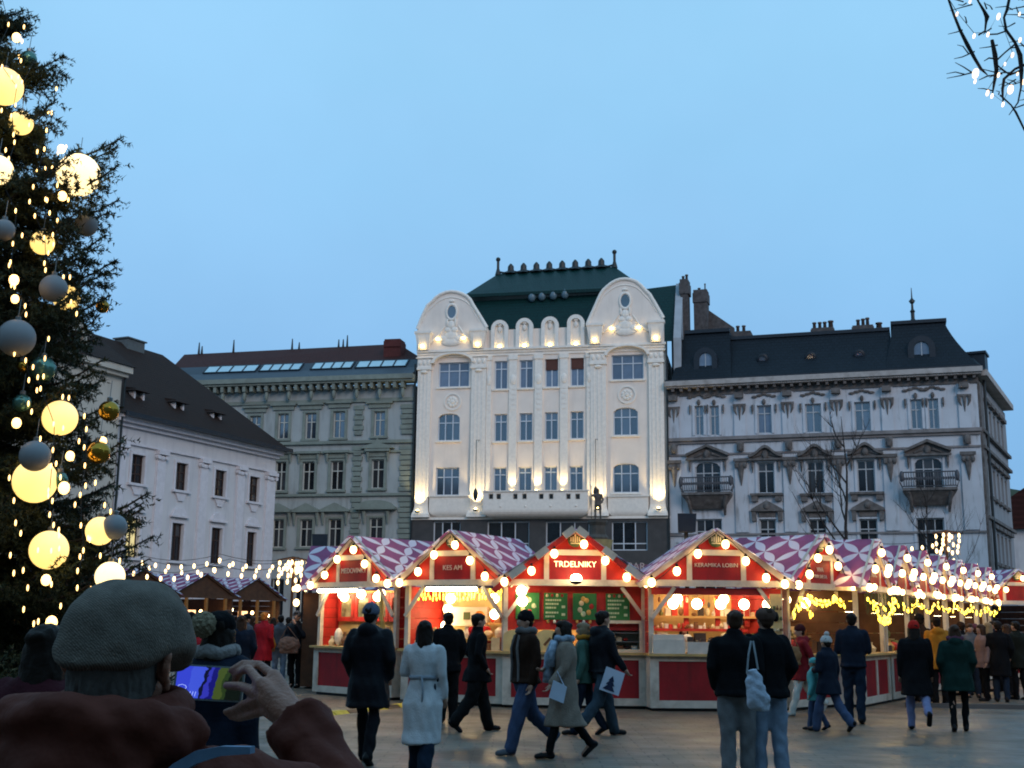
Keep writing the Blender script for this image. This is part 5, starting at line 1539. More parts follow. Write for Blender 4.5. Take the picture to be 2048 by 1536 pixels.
m_spray = mat('fir_spray', (.03, .07, .03), .8, .4, 8)
for t_, n_ in ((RS[0][0], 7), (RS[1][0], 5)):
    r = random.Random(n_)
    for k in range(n_):
        x = -1.0+2.0*k/(n_-1); b = MB()
        for j in range(70):
            a = r.uniform(0, 2*PI); f = r.random(); p = Vector((.10*math.cos(a)*(1-f), .05*math.sin(a), -.45*f)); d = Vector((r.uniform(-.05, .05), r.uniform(-.03, .03), -.05)); s2 = Vector((.012, 0, 0))
            b.add([p-s2, p+s2, p+d], [(0, 1, 2)])
        b.tube([(0, 0, 0), (.0, 0, -.42)], .012, 4); b.build('fir_spray', m_spray, t_, loc=(x, -.14, 2.32))
stall(2037, 1252, 39.5, 20, 2.6, 'last stall of the right hand row at the picture edge, turned more to the front', 'goods', None, simple=True)
swag(RS[0][0], -.9, .9, -.24, 2.1, .35, 20, 77, 3)

def added_inner_lamps(t, xs, y, z, e=30):  # extra globes with point lights, added only to brighten the stall interiors
    for x in xs:
        o = link(GLOBE, 'globe_lamp', t, (x, y, z))
        if INNER[0] is None:
            l_ = bpy.data.lights.new('added_globe_light', 'POINT'); l_.energy = e; l_.color = (1, .72, .36); l_.shadow_soft_size = .11; INNER[0] = l_
        lo = bpy.data.objects.new('added_globe_light', INNER[0]); COL.objects.link(lo); lo.parent = o; lo.location = (0, -.02, 0)
INNER = [None]
added_inner_lamps(tS1, (-.75, .45), .30, 2.16); added_inner_lamps(tS2, (-.5, .55), .75, 2.12); added_inner_lamps(tS3, (-.75, .45), .75, 1.62); added_inner_lamps(tS4, (-.6, .35), .9, 2.14); added_inner_lamps(tS5, (-.45, .5), .6, 2.1)
for t_, hh in RS: added_inner_lamps(t_, (-.35,), .5, 2.0)
for i, (t_, hh) in enumerate(RS[:4]): goods_row(t_, -hh+.15, hh-.15, .55, 1.35, 8, .3, .1, 80+i, ms=[goods_m[3], goods_m[4], goods_m[5], goods_m[2]]); MB().box(-hh+.1, hh-.1, .4, .7, 1.31, 1.35).build('shelf', m_warmwood, t_)
goods_row(tS5, -h5+.15, h5-.15, .7, 1.42, 9, .22, .08, 91); MB().box(-h5+.1, h5-.1, .55, .85, 1.38, 1.42).build('shelf', m_warmwood, tS5)
goods_row(tS4, -h4+.2, h4-.3, .95, 1.80, 16, .18, .06, 92); MB().box(-h4+.1, h4-.2, .8, 1.1, 1.76, 1.80).build('shelf', m_warmwood, tS4)
goods_row(tS2, .2, h2-.15, 1.2, 1.62, 6, .25, .1, 93); MB().box(.15, h2-.1, 1.05, 1.4, 1.58, 1.62).build('shelf', m_warmwood, tS2)

# --- two stalls behind the front row, roofs only seen
def back_stall(u0, u1, vt, vb, Y, label, mroof):
    A, B = at(u0, vt, Y), at(u1, vt, Y); E = at(u0, vb, Y-1.3)
    w = B.x-A.x; t = empty('market_stall', (A.x, Y, 0), 0, label, 'market stall', 'wooden stalls of the Christmas market')
    zr_, ze_ = A.z, 2.35
    L_ = math.hypot(1.6, zr_-ze_)
    q = [[((0, -1.6, ze_), (0, 0)), ((w, -1.6, ze_), (w, 0)), ((w, 0, zr_), (w, L_)), ((0, 0, zr_), (0, L_))],
         [((w, 1.6, ze_), (0, 0)), ((0, 1.6, ze_), (w, 0)), ((0, 0, zr_), (w, L_)), ((w, 0, zr_), (0, L_))]]
    roof_mesh(q, 'tarpaulin_roof', mroof, t)
    MB().box(.1, w-.1, -1.4, 1.4, .05, ze_-.05).build('stall_body', m_dtimber, t)
    return t, w
bs, bw = back_stall(622, 870, 1092, 1170, 31.5, 'rear stall whose patterned roof shows left of the first gable', m_cloth)
link(BULB, 'bulb', bs, (0, -1.7, 2.85)); link(BULB, 'bulb', bs, (0, -1.75, 2.4)); link(BULB, 'bulb', bs, (-.02, -1.7, 2.05))
bs2, bw2 = back_stall(1020, 1345, 1126, 1180, 31.0, 'rear stall with a plain dark red roof, between the two middle gables', m_redcloth)
text(bs2, 'BAR', .2, (bw2*.77, -.3, 3.05), w=.5)
bs3, bw3 = back_stall(1520, 1660, 1080, 1160, 29.5, 'rear stall with patterned roof behind the tartan stall', m_cloth)

# --- brown timber stalls far on the left
for i, (x, y, lb) in enumerate(((-17.0, 39.5, 'brown timber stall mostly behind the big Christmas tree, nearest of the left row'), (-15.7, 43.5, 'brown timber stall just right of the Christmas tree'),
                               (-14.4, 47.5, 'brown timber stall behind the flat cap, patterned roof'), (-13.05, 52, 'brown timber stall above the pompom hat, patterned roof'), (-11.9, 57, 'farthest brown timber stall of the left row'))):
    t_, hh, DD, ze_ = stall(0, 0, 0, 62, 3.9, lb, 'brown', None, simple=True, z_e=2.5, z_a=3.5, pos=(x, y), D=3.2)
    for k, xx in enumerate((-1.3, .2, 1.3)):
        link(GLOBE if k != 1 else BULB, 'globe_lamp', t_, (xx, .3, 2.05-.12*k))
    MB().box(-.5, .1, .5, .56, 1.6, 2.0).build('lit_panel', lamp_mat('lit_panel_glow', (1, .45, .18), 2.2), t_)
    for xx in (-1.2, 0, 1.2): MB().box(xx-.06, xx+.06, -.2, -.1, 1.08, 2.5).build('post', mat('lamplit_timber', (.30, .13, .03), .7), t_)  # orange lamplight on these posts is put into the timber colour
    goods_row(t_, -1.7, 1.7, .3, 1.075, 9, .35, .1, 60+i, ms=[goods_m[3], goods_m[5], goods_m[1], goods_m[2]])

# --- overhead strings of bulbs
def light_string(label, pts, n, sag, drop=.12, group='strings of bulbs over the market'):
    o = empty('light_string', pts[0], 0, label, 'string lights', group)
    P0_ = Vector(pts[0]); w = MB(); allp = []
    for a, c in zip(pts, pts[1:]):
        a, c = Vector(a), Vector(c); m = max(2, n//(len(pts)-1))
        for k in range(m+1):
            f = k/m; p = a.lerp(c, f); p.z -= sag*4*f*(1-f); allp.append(p-P0_)
    w.tube(allp, .012, 4); w.build('wire', m_black, o)
    for k, p in enumerate(allp):
        if k % 1 == 0: link(SBULB, 'bulb', o, p+Vector((0, 0, -drop)))
    return o
light_string('upper string of warm bulbs in front of the pilastered house', [at(286, 1112, 40), at(440, 1108, 41), at(598, 1114, 42)], 13, .18, .22)
light_string('lower string of warm bulbs just over the brown stalls', [at(268, 1134, 38), at(430, 1128, 39), at(590, 1126, 40)], 12, .22, .2)
light_string('middle string of warm bulbs left of the red stalls', [at(300, 1122, 43), at(460, 1118, 44), at(595, 1116, 44)], 10, .2, .25)
def light_cascade(label, u, v, Y, n, per, spread, length, seed):
    P = at(u, v, Y); o = empty('light_cascade', P, 0, label, 'string lights'); r = random.Random(seed)
    for k in range(n):
        x = (k-(n-1)/2)*spread/n+r.uniform(-.06, .06); L_ = length*r.uniform(.45, 1.0)
        MB().tube([(x, 0, 0), (x*1.1, 0, -L_)], .008, 3).build('wire', m_timber, o)
        for j in range(per): link(SBULB, 'bulb', o, (x+r.uniform(-.04, .04), r.uniform(-.15, .15), -L_*(j+.3)/per))
    MB().tube([(-spread*.55, 0, .02), (0, 0, .12), (spread*.55, 0, .02)], .03, 5).build('carrier_bar', m_dtimber, o)
    MB().tube([(0, .1, .1), (0, .1, -P.z)], .05, 6).build('pole', m_dtimber, o)
    return o
light_cascade('hanging cluster of bulbs left of the first red stall', 586, 1122, 38, 6, 4, .9, 1.1, 3)
light_cascade('hanging cluster of bulbs above the right hand row', 1893, 1068, 42, 5, 4, .9, 1.2, 5)
light_string('high string of bulbs in front of the corner house', [at(1738, 1086, 40), at(1885, 1076, 41)], 7, .1, .2)
light_string('low string of bulbs over the right hand roofs', [at(1742, 1098, 38), at(1880, 1092, 38)], 4, .12, .2)
light_string('short string of bulbs behind the ceramics gable', [at(1352, 1086, 33), at(1500, 1090, 33), at(1560, 1088, 33)], 4, .1, .2)

# --- floodlight boxes on poles, statue column, bare trees
def flood(u, v, Y, label):
    P = at(u, v, Y); o = empty('loudspeaker_pole', (P.x, P.y, 0), 0, label, 'loudspeaker')
    MB().tube([(0, 0, 0), (0, 0, P.z)], .05, 6).build('pole', m_blackmetal, o)
    b = MB(); b.hexa([(-.20, -.15, P.z-.1), (.20, -.15, P.z-.1), (.16, .2, P.z-.1), (-.16, .2, P.z-.1), (-.22, -.2, P.z+.32), (.22, -.2, P.z+.32), (.16, .2, P.z+.32), (-.16, .2, P.z+.32)]); b.build('cabinet', mat('speaker_grey', (.02, .03, .045), .6), o)
    return o
f1 = flood(1372, 1056, 28, 'dark loudspeaker on a pole left of the ceramics stall')
link(BULB, 'bulb', f1, (0, -.1, at(1368, 1090, 28).z)).scale = (1.4, 1.4, 1.4)
flood(641, 1092, 34, 'dark loudspeaker behind the roof of the first red stall')

m_bark = mat('dark_bark', (0.035, 0.028, 0.026), .9, .3, 6, bump=.5)
def bare_tree(label, base, H, r0, seed, n1=9, lean=0.0, spreadk=.45):
    t = empty('bare_tree', base, 0, label, 'tree', 'leafless trees before the corner house'); r = random.Random(seed)
    tb = MB(); pts = [(lean*z/H+.08*math.sin(z*1.3+seed), .05*math.cos(z), z) for z in [H*k/9 for k in range(10)]]
    tb.tube(pts, [r0*(1-.9*k/9) for k in range(10)], 8); tb.build('trunk', m_bark, t, True)
    cb = MB()
    def br(p, d, L, rad, lv):
        q = [Vector(p)]; dd_ = Vector(d).normalized()
        for k in range(4):
            dd_ = (dd_+Vector((r.uniform(-.2, .2), r.uniform(-.2, .2), .13))).normalized(); q.append(q[-1]+dd_*L/4)
        cb.tube(q, [rad*(1-.8*k/4) for k in range(5)], 5)
        if lv > 0:
            for k in range(4):
                i_ = r.randrange(1, 4); a = q[i_]
                br(a, dd_+Vector((r.uniform(-.9, .9), r.uniform(-.9, .9), r.uniform(-.1, .5))), L*r.uniform(.4, .65), rad*.45, lv-1)
    for k in range(n1):
        z = H*(.35+.6*k/n1); a = r.uniform(0, 2*PI); p = (lean*z/H+.08*math.sin(z*1.3+seed), .05*math.cos(z), z)
        br(p, (math.cos(a)*spreadk*1.6, math.sin(a)*spreadk*1.6, .8), (H-z)*.55+.6, r0*.35, 2)
    cb.build('crown', m_bark, t)
    return t
bare_tree('slim leafless tree standing before the middle of the corner house', (at(1697, 1100, 46).x, 46, 0), 9.6, .12, 11, 8)
bare_tree('leafless tree with fine spreading twigs before the right balcony', (at(1860, 1100, 50).x, 50, 0), 7.6, .075, 23, 9, spreadk=.6)
# kerb and cable cover
kb = MB(); A1, A2 = ground(1815, 1415), ground(2100, 1424)
kb.hexa([(A1.x, A1.y, 0), (A2.x+6, A2.y, 0), (A2.x+6, A2.y+.15, 0), (A1.x, A1.y+.15, 0), (A1.x, A1.y+.02, .09), (A2.x+6, A2.y+.02, .09), (A2.x+6, A2.y+.15, .09), (A1.x, A1.y+.15, .09)])
kb.build('kerb', m_stone, kind='structure')
m_ycable = mat('yellow_rubber', (.55, .40, .03), .6, .2, 8)
cc = empty('cable_cover', (0, 0, 0), 0, 'yellow cable protector laid on the paving before the left stalls', 'cable cover')
a_, c_ = ground(600, 1436), ground(812, 1412)
for k in range(8):
    p, q = a_.lerp(c_, k/8), a_.lerp(c_, (k+.94)/8)
    b = MB(); d_ = (q-p).normalized(); n_ = Vector((-d_.y, d_.x, 0))
    b.hexa([p-n_*.16, q-n_*.16, q+n_*.16, p+n_*.16, p-n_*.08+Vector((0, 0, .055)), q-n_*.08+Vector((0, 0, .055)), q+n_*.08+Vector((0, 0, .055)), p+n_*.08+Vector((0, 0, .055))])
    b.build('cover_segment', m_ycable if k % 3 else m_black, cc)
bpy.context.view_layer.update()
for o, w in TEXTW:
    if o.dimensions.x > 0: o.scale = (min(1.25, w/o.dimensions.x),)*2+(1,)

# =================================================================== PEOPLE
m_skin = mat('skin', (0.42, 0.24, 0.17), .55, .08, 20, spec=.3)
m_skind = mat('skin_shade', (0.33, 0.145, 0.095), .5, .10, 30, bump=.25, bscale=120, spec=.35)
m_eye = mat('eye_white', (.6, .58, .55), .2); m_lip = mat('lips', (.30, .10, .08), .5)
def cm(name, col, rough=.85, bump=.25, bs=60, sheen=.0, var=.15): return mat(name, tuple(c*.8 for c in col) if max(col) < .1 else col, rough, var, 9.0, bump=bump, bscale=bs, sheen=sheen, spec=.12)
m_hairs = {'dark': cm('dark_hair', (.020, .013, .010), .5), 'brown': cm('brown_hair', (.06, .03, .018), .5), 'blond': cm('blond_hair', (.20, .15, .09), .5), 'grey': cm('grey_hair', (.12, .11, .10), .7), 'ginger': cm('ginger_hair', (.55, .17, .03), .6)}

# hand template (right hand, fingers along -z, palm facing +y... relaxed curl), remeshed once
def hand_shape(curl=.5):
    b = MB()
    b.cap((0, 0, 0), (0, 0, -.045), .026, .030, 10); b.cap((-.018, 0, -.03), (-.020, 0, -.075), .018, .016, 8); b.cap((.018, 0, -.03), (.020, 0, -.07), .018, .015, 8)
    for k, (x, L) in enumerate(((-.027, .070), (-.009, .080), (.009, .075), (.026, .058))):
        p = Vector((x, .0, -.078)); a = R_(12); r_ = .0092
        for j in range(3):
            l = L*(.45, .32, .23)[j]; q = p+Vector((0, math.sin(a)*l, -math.cos(a)*l)); b.cap(p, q, r_, r_*.9, 8); p = q; r_ *= .9; a += R_(55)*curl
    b.cap((-.028, .004, -.02), (-.052, .014, -.055), .013, .011, 8); b.cap((-.052, .014, -.055), (-.050, .022, -.085), .010, .0085, 8)
    return b
HAND = []
def prep_hand():
    o = organic(hand_shape(), 'hand_template', m_skin, None, voxel=.0065, smooth=2)
    finish_organic(); me = o.data; bpy.data.objects.remove(o); HAND.append(me)
prep_hand()

def head_shape(b, c, k=1.0, nk=12):
    c = Vector(c)
    def e(dx, dy, dz, rx, ry, rz): b.ell(c+Vector((dx, dy, dz))*k, (rx*k, ry*k, rz*k), nk, 9)
    e(0, -.012, .022, .077, .094, .090); e(0, .020, -.040, .060, .068, .072); e(0, .045, -.075, .036, .036, .032)
    e(0, .060, -.010, .052, .034, .050)
    b.cap(c+Vector((0, .088, .008))*k, c+Vector((0, .105, -.022))*k, .011*k, .015*k, 8)
    e(0, .082, .022, .048, .014, .010); e(0, .083, -.052, .022, .012, .010)
    for s_ in (-1, 1): e(s_*.079, -.004, -.012, .010, .019, .030)

def person(x, y, face, h, label, coat=None, coat_len=.85, coat_w=1.0, flare=1.0, trousers=None, shoe=None, hair='dark', hairstyle='short', hat=None, hatm=None, arms=('down', 'down'),
           legs=(0, 0), group='people walking in the square', lean=0, belt=None, scarf=None, hood=False, z=0.0, cat='person', sleeve_m=None, kneel=0, skirt=False, pants_w=1.0, head_turn=0, detail=True, name='person', pom=None):
    """face: degrees, 0 looks away from the camera (+y), 90 looks left, 180 towards the camera, -90 right"""
    t = empty(name, (x, y, z), R_(face), label, cat, group)
    k = h/1.75
    V = lambda a, b_, c: Vector((a*k, b_*k+lean*c*k, c*k))
    hipz, kneez, ankz = .92, .49, .085
    shz, nkz, hdz = 1.43, 1.50, 1.625
    LEG = []
    for s_, l in ((-1, legs[0]), (1, legs[1])):      # l: swing in degrees, + is forward
        a = R_(l); bend = R_(max(0, -l)*1.3+4)
        hip = V(s_*.095, 0, hipz); kn = hip+Vector((s_*.005*k, math.sin(a)*.43*k, -math.cos(a)*.43*k))
        a2 = a-bend; an = kn+Vector((0, math.sin(a2)*.41*k, -math.cos(a2)*.41*k))
        LEG.append([hip, kn, an, a2 if l < 0 else 0])
    low = min(l[2].z for l in LEG); dz = ankz*k-low
    def up(v): return v+Vector((0, 0, dz))
    for l in LEG: l[0], l[1], l[2] = up(l[0]), up(l[1]), up(l[2])
    V0 = V; V = lambda a, b_, c: V0(a, b_, c)+Vector((0, 0, dz))
    ARM = []
    for s_, m_ in ((-1, arms[0]), (1, arms[1])):
        sh = V(s_*.185, 0, shz-.03)
        P = {'down': ((.235, -.02, 1.13), (.24, .05, .88)), 'fwd': ((.235, .06, 1.15), (.235, .22, .95)), 'back': ((.235, -.12, 1.15), (.24, -.14, .90)),
             'front': ((.235, .02, 1.15), (.08, .24, 1.12)), 'pocket': ((.26, -.06, 1.15), (.21, .08, .95)), 'up': ((.24, .14, 1.22), (.10, .30, 1.38)), 'side': ((.30, .0, 1.17), (.40, .06, .95)),
             'mouth': ((.24, .12, 1.18), (.05, .17, 1.45))}[m_]
        el = V(s_*P[0][0], P[0][1], P[0][2]); wr = V(s_*P[1][0], P[1][1], P[1][2]); ARM.append((sh, el, wr))
    hc = V(0, .018, hdz)
    # body: one continuous surface
    b = MB()
    HS = MB(); head_shape(HS, (0, 0, 0), k)
    ca, sa = math.cos(R_(head_turn)), math.sin(R_(head_turn))
    HS.v = [(vx*ca-vy*sa+hc.x, vx*sa+vy*ca+hc.y, vz+hc.z) for vx, vy, vz in HS.v]
    b.add(HS.v, HS.f)
    b.cap(V(0, 0, nkz-.04), V(0, .008, hdz-.06), .056*k, .052*k)
    b.loft([(0, V(0, 0, z_).y, V(0, 0, z_).z, rx*k, ry*k) for z_, rx, ry in ((.86, .13, .09), (.95, .155, .105), (1.1, .135, .10), (1.28, .16, .115), (1.40, .165, .09), (1.46, .08, .06))])
    for sh, el, wr in ARM:
        b.cap(sh, el, .047*k, .038*k); b.cap(el, wr, .036*k, .026*k); b.cap(V(0, 0, shz-.04), sh, .06*k, .05*k)
    for hip, kn, an, ta in LEG:
        b.cap(hip, kn, .078*k, .052*k); b.cap(kn, an, .050*k, .036*k); b.cap(an, an+Vector((0, .14*math.cos(ta), .14*math.sin(ta)-.045))*k, .035*k, .03*k)
    ex = []
    for (sh, el, wr), s_ in zip(ARM, (-1, 1)):
        d = (wr-el).normalized(); z_ax = -d; x_ax = Vector((1, 0, 0)) - z_ax*z_ax.x
        x_ax = x_ax.normalized() if x_ax.length > .05 else Vector((0, 1, 0)); y_ax = z_ax.cross(x_ax)
        M = Matrix((x_ax*(1 if s_ > 0 else -1), y_ax*1, z_ax)).transposed().to_4x4()
        ex.append((HAND[0], Matrix.Translation(wr) @ M @ Matrix.Scale(k*1.02, 4)))
    organic(b, 'body', m_skin, t, voxel=.017*k, smooth=1, extra=ex)
    e = MB()
    for s_ in (-1, 1):
        q = Vector((s_*.030, .087, .006))*k; e.ell((q.x*ca-q.y*sa+hc.x, q.x*sa+q.y*ca+hc.y, q.z+hc.z), (.011*k, .007*k, .006*k), 8, 6)
    e.build('eyes', m_eye, t, True)
    # trousers
    if trousers is not None:
        b = MB()
        for hip, kn, an, ta in LEG:
            th_ = .72 if (coat is not None and coat_len < .72 and pants_w > .9) else 1.0
            b.cap(hip, kn, .103*k*pants_w*th_, .078*k*pants_w*(th_+1)/2); b.cap(kn, an+Vector((0, 0, -.01)), .076*k*pants_w, .066*k*pants_w)
        b.loft([(0, V(0, 0, z_).y, V(0, 0, z_).z, rx*k, ry*k) for z_, rx, ry in ((.80, .15, .10), (.90, .175, .125), (1.0, .165, .12), (1.06, .15, .11))])
        organic(b, 'trousers', trousers, t, voxel=.017*k, folds=.008*k, fscale=(15, 15, 7))
    # coat with sleeves
    if coat is not None:
        b = MB()
        L_ = coat_len
        w = coat_w
        yy = sum((l[1].y for l in LEG))/2 if L_ < .6 else 0
        sway = abs(LEG[0][1].y-LEG[1][1].y)/2
        hem = .19*flare+ (0 if L_ > .75 else .01)
        rings = [(L_, hem*w, .145*flare*w)]+[(L_+(.95-L_)*f_, (hem+(.183-hem)*f_)*w, .142*w) for f_ in (.25, .5, .75)]+[(.97, .182*w, .140*w), (1.12, .168*w*(.88 if belt is not None else 1), .130*w), (1.28, .192*w, .148*w), (1.39, .197*w, .135*w), (1.455, .15*w, .10*w), (1.50, .085, .082)]
        if L_ > .9: rings = [(L_, .182*w, .138*w)]+rings[5:]
        RR = []
        for z_, rx, ry in rings:
            q_ = V(0, 0, z_); cx_, cy_, rx, ry = 0, q_.y, rx*k, ry*k
            if z_ < .97:
                ys = []; xs_ = []
                for hip, kn, an, ta in LEG:
                    for zz_ in (q_.z, q_.z+.05*k, q_.z+.10*k):
                        if zz_ > hip.z: continue
                        A__, B__ = (hip, kn) if zz_ > kn.z else (kn, an)
                        f_ = (A__.z-zz_)/max(1e-4, A__.z-B__.z); pt = A__.lerp(B__, min(1.0, f_)); rr0 = (.103-.03*min(1, (hip.z-zz_)/(.45*k)))*k*pants_w+.022*k
                        ys += [pt.y-rr0, pt.y+rr0]; xs_.append(abs(pt.x)+rr0*.92)
                if ys:
                    lo_, hi_ = min(ys+[cy_-ry]), max(ys+[cy_+ry]); cy_ = (lo_+hi_)/2; ry = (hi_-lo_)/2*1.12+.004; rx = max(rx, max(xs_))
            RR.append((cx_, cy_, q_.z, rx, ry))
        b.loft(RR)
        for sh, el, wr in ARM:
            b.cap(sh, el, .073*k*w, .060*k*w); b.cap(el, wr.lerp(el, .06), .058*k*w, .047*k*w)
        if hood: b.ell(V(0, -.10, 1.46), (.13*k, .075*k, .09*k), 12, 8); b.ell(V(0, -.02, 1.50), (.10*k, .10*k, .045*k), 12, 8)
        else: b.loft([(0, V(0, 0, z_).y+.002, V(0, 0, z_).z, r_*k, r_*k) for z_, r_ in ((1.46, .095), (1.52, .082), (1.545, .078))])
        organic(b, 'coat', coat, t, voxel=.017*k, folds=.0085*k, fscale=(12, 12, 3.6))
    if belt is not None:
        z_ = 1.10; b = MB(); b.loft([(0, V(0, 0, z_-.022).y, V(0, 0, z_-.022).z, .168*k*coat_w, .140*k*coat_w), (0, V(0, 0, z_+.022).y, V(0, 0, z_+.022).z, .168*k*coat_w, .140*k*coat_w)], 24)
        b.ell(V(.02, -.145*coat_w, z_), (.03*k, .02*k, .03*k), 8, 6); b.tube([V(.03, -.15, z_), V(.05, -.165, z_-.15), V(.045, -.16, z_-.3)], .012*k, 5)
        b.build('belt', belt, t, True)
    if scarf is not None:
        b = MB(); n_ = 16
        b.tube([V(.105*math.cos(2*PI*i/n_), .10*math.sin(2*PI*i/n_)-.005, 1.515+.012*math.sin(i*1.7)) for i in range(n_+1)], .042*k, 8)
        if len(scarf) > 1:
            b.tube([V(.02, .13, 1.48), V(.06, .19, 1.3), V(.05, .20, 1.1), V(.07, .20, .96)], [.05*k, .06*k, .065*k, .07*k], 8)
            b.tube([V(-.04, .13, 1.48), V(-.07, .19, 1.32), V(-.07, .20, 1.16)], [.045*k, .055*k, .06*k], 8)
        b.build('scarf', scarf[0], t, True)
    # shoes
    for hip, kn, an, ta in LEG:
        b = MB(); f = Vector((0, math.cos(ta), math.sin(ta))); up_ = Vector((0, -math.sin(ta), math.cos(ta)))
        hl = an-f*.035*k-up_*.045*k; to = an+f*.165*k-up_*.050*k
        b.cap(hl, an+f*.06*k-up_*.035*k, .042*k, .043*k, 10); b.cap(an+f*.05*k-up_*.035*k, to, .045*k, .036*k, 10); b.cap(hl, an+up_*.03*k, .040*k, .045*k, 10)
        for dx in (-.012, .012): b.cap(hl+Vector((dx, 0, 0))*k, to+Vector((dx, 0, 0))*k, .034*k, .032*k, 10)
        organic(b, 'shoe', shoe or m_shoe, t, voxel=.016*k, smooth=1)
    # hair
    mh = m_hairs[hair]
    def T(dx, dy, dz): return Vector((dx*ca-dy*sa, dx*sa+dy*ca, dz))*k+hc
    if hairstyle and hat not in ('beanie_full',):
        b = MB()
        b.ell(T(0, -.022, .030), (.086*k, .097*k, .094*k), 14, 10); b.ell(T(0, .015, .062), (.076*k, .085*k, .060*k), 12, 8); b.ell(T(0, -.06, -.02), (.072*k, .05*k, .065*k), 12, 8)
        r = random.Random(len(label))
        for i in range(16):
            a = r.uniform(0, 2*PI); e_ = r.uniform(.1, 1.3); d = Vector((math.cos(a)*math.cos(e_), math.sin(a)*math.cos(e_)-.25, math.sin(e_)*.9))
            if d.y > .5: continue
            b.ell(T(0, -.015, .03)+d*.083*k, (.022*k, .022*k, .018*k), 6, 5)
        if hairstyle in ('long', 'mid'):
            bot = 1.36 if hairstyle == 'long' else 1.45
            for i in range(9):
                f = (i-4)/4; a_ = f*1.9
                b.cap(T(.068*math.sin(a_), -.065*math.cos(a_)-.01, .0), V(.085*math.sin(a_)+r.uniform(-.01, .01), -.085*math.cos(a_)-.01, bot+r.uniform(-.03, .03)), .038*k, .026*k, 8)
        if hairstyle == 'bun': b.ell(T(0, -.10, .085), (.045*k, .045*k, .042*k), 10, 8)
        organic(b, 'hair', mh, t, voxel=.014*k, folds=.003*k, fscale=(60, 60, 18), smooth=1)
    if hat:
        b = MB(); nm = 'hat'
        if hat.startswith('beanie'):
            b.ell(T(0, -.016, .060), (.092*k, .106*k, .090*k), 14, 10); b.loft([(T(0, -.014, 0).x, T(0, -.014, 0).y, hc.z+z_*k, .094*k, .108*k) for z_ in (.012, .065)])
            nm = 'knitted_hat'
        elif hat == 'cap':
            b.ell(T(0, -.012, .062), (.088*k, .103*k, .070*k), 14, 10); b.cap(T(-.035, .08, .055), T(-.03, .145, .045), .03*k, .03*k); b.cap(T(.035, .08, .055), T(.03, .145, .045), .03*k, .03*k); nm = 'cap'
        elif hat == 'beret':
            b.ell(T(0, -.025, .058), (.108*k, .118*k, .080*k), 16, 10); b.ell(T(0, -.03, .03), (.098*k, .108*k, .06*k), 14, 8); nm = 'soft_hat'
        elif hat == 'fur':
            b.ell(T(0, -.015, .055), (.10*k, .112*k, .085*k), 14, 10)
        organic(b, nm, hatm, t, voxel=.014*k, folds=.0035*k, fscale=(45, 45, 20), smooth=1)
        if pom is not None: organic(MB().ell(T(0, -.03, .165), .05*k, 12, 10), 'pompom', pom, t, voxel=.014*k, folds=.006*k, fscale=(120, 120, 120), smooth=0)
    t['_arms'] = 0
    del t['_arms']
    return t, ARM, V, T, k

m_shoe = cm('black_shoe', (.010, .010, .011), .45, .1)
c_black = cm('black_wool', (.008, .008, .010), .9, .4)
c_black2 = cm('black_puffer', (.010, .011, .016), .55, .3, 30)
c_navy = cm('navy_coat', (.012, .018, .034), .85, .3)
c_white = cm('pale_blue_white_wool', (.56, .56, .58), .9, .35)
c_jeans = cm('blue_jeans', (.055, .080, .150), .9, .3, 90)
c_jeansd = cm('dark_jeans', (.018, .030, .055), .9, .3, 90)
c_lightj = cm('light_grey_blue_jeans', (.20, .25, .33), .9, .3, 90)
c_greyt = cm('grey_trousers', (.16, .155, .16), .9, .3)
c_taupe = cm('grey_brown_wool', (.235, .19, .155), .95, .45)
c_green = cm('dark_green_coat', (.010, .035, .030), .85, .3)
c_olive = cm('sage_green_coat', (.05, .12, .10), .85, .3)
c_mustard = cm('mustard_coat', (.42, .17, .02), .85, .3)
c_red = cm('red_coat', (.34, .012, .020), .8, .3)
c_wine = cm('wine_red_coat', (.20, .016, .022), .85, .3)
c_pink = cm('dusty_pink_coat', (.20, .13, .12), .9, .3)
c_teal = cm('pale_teal_coat', (.12, .42, .42), .8, .3)
c_whitet = cm('off_white_trousers', (.50, .50, .46), .9, .3)
c_brown = cm('dark_brown_coat', (.035, .018, .012), .9, .35)
c_grey = cm('grey_knit', (.09, .10, .12), .95, .6, 90)
c_greyk = cm('blue_grey_knit', (.10, .12, .17), .95, .6, 90)
c_wknit = cm('white_knit', (.55, .55, .54), .95, .8, 60)
c_tan = cm('tan_leather', (.24, .13, .06), .6, .2)
c_hat = cm('brown_felt', (.10, .058, .045), .9, .3)
c_scarf = mat('pale_blue_plaid', (.26, .33, .42), .95, .55, 14, bump=.4)
c_redk = cm('red_knit', (.45, .02, .015), .9, .5)
c_maroon = cm('maroon_coat', (.06, .012, .018), .9, .3)
c_orange = cm('orange_bag_cloth', (.55, .20, .02), .7, .2)
c_purple = cm('plum_scarf', (.10, .035, .06), .9, .3)

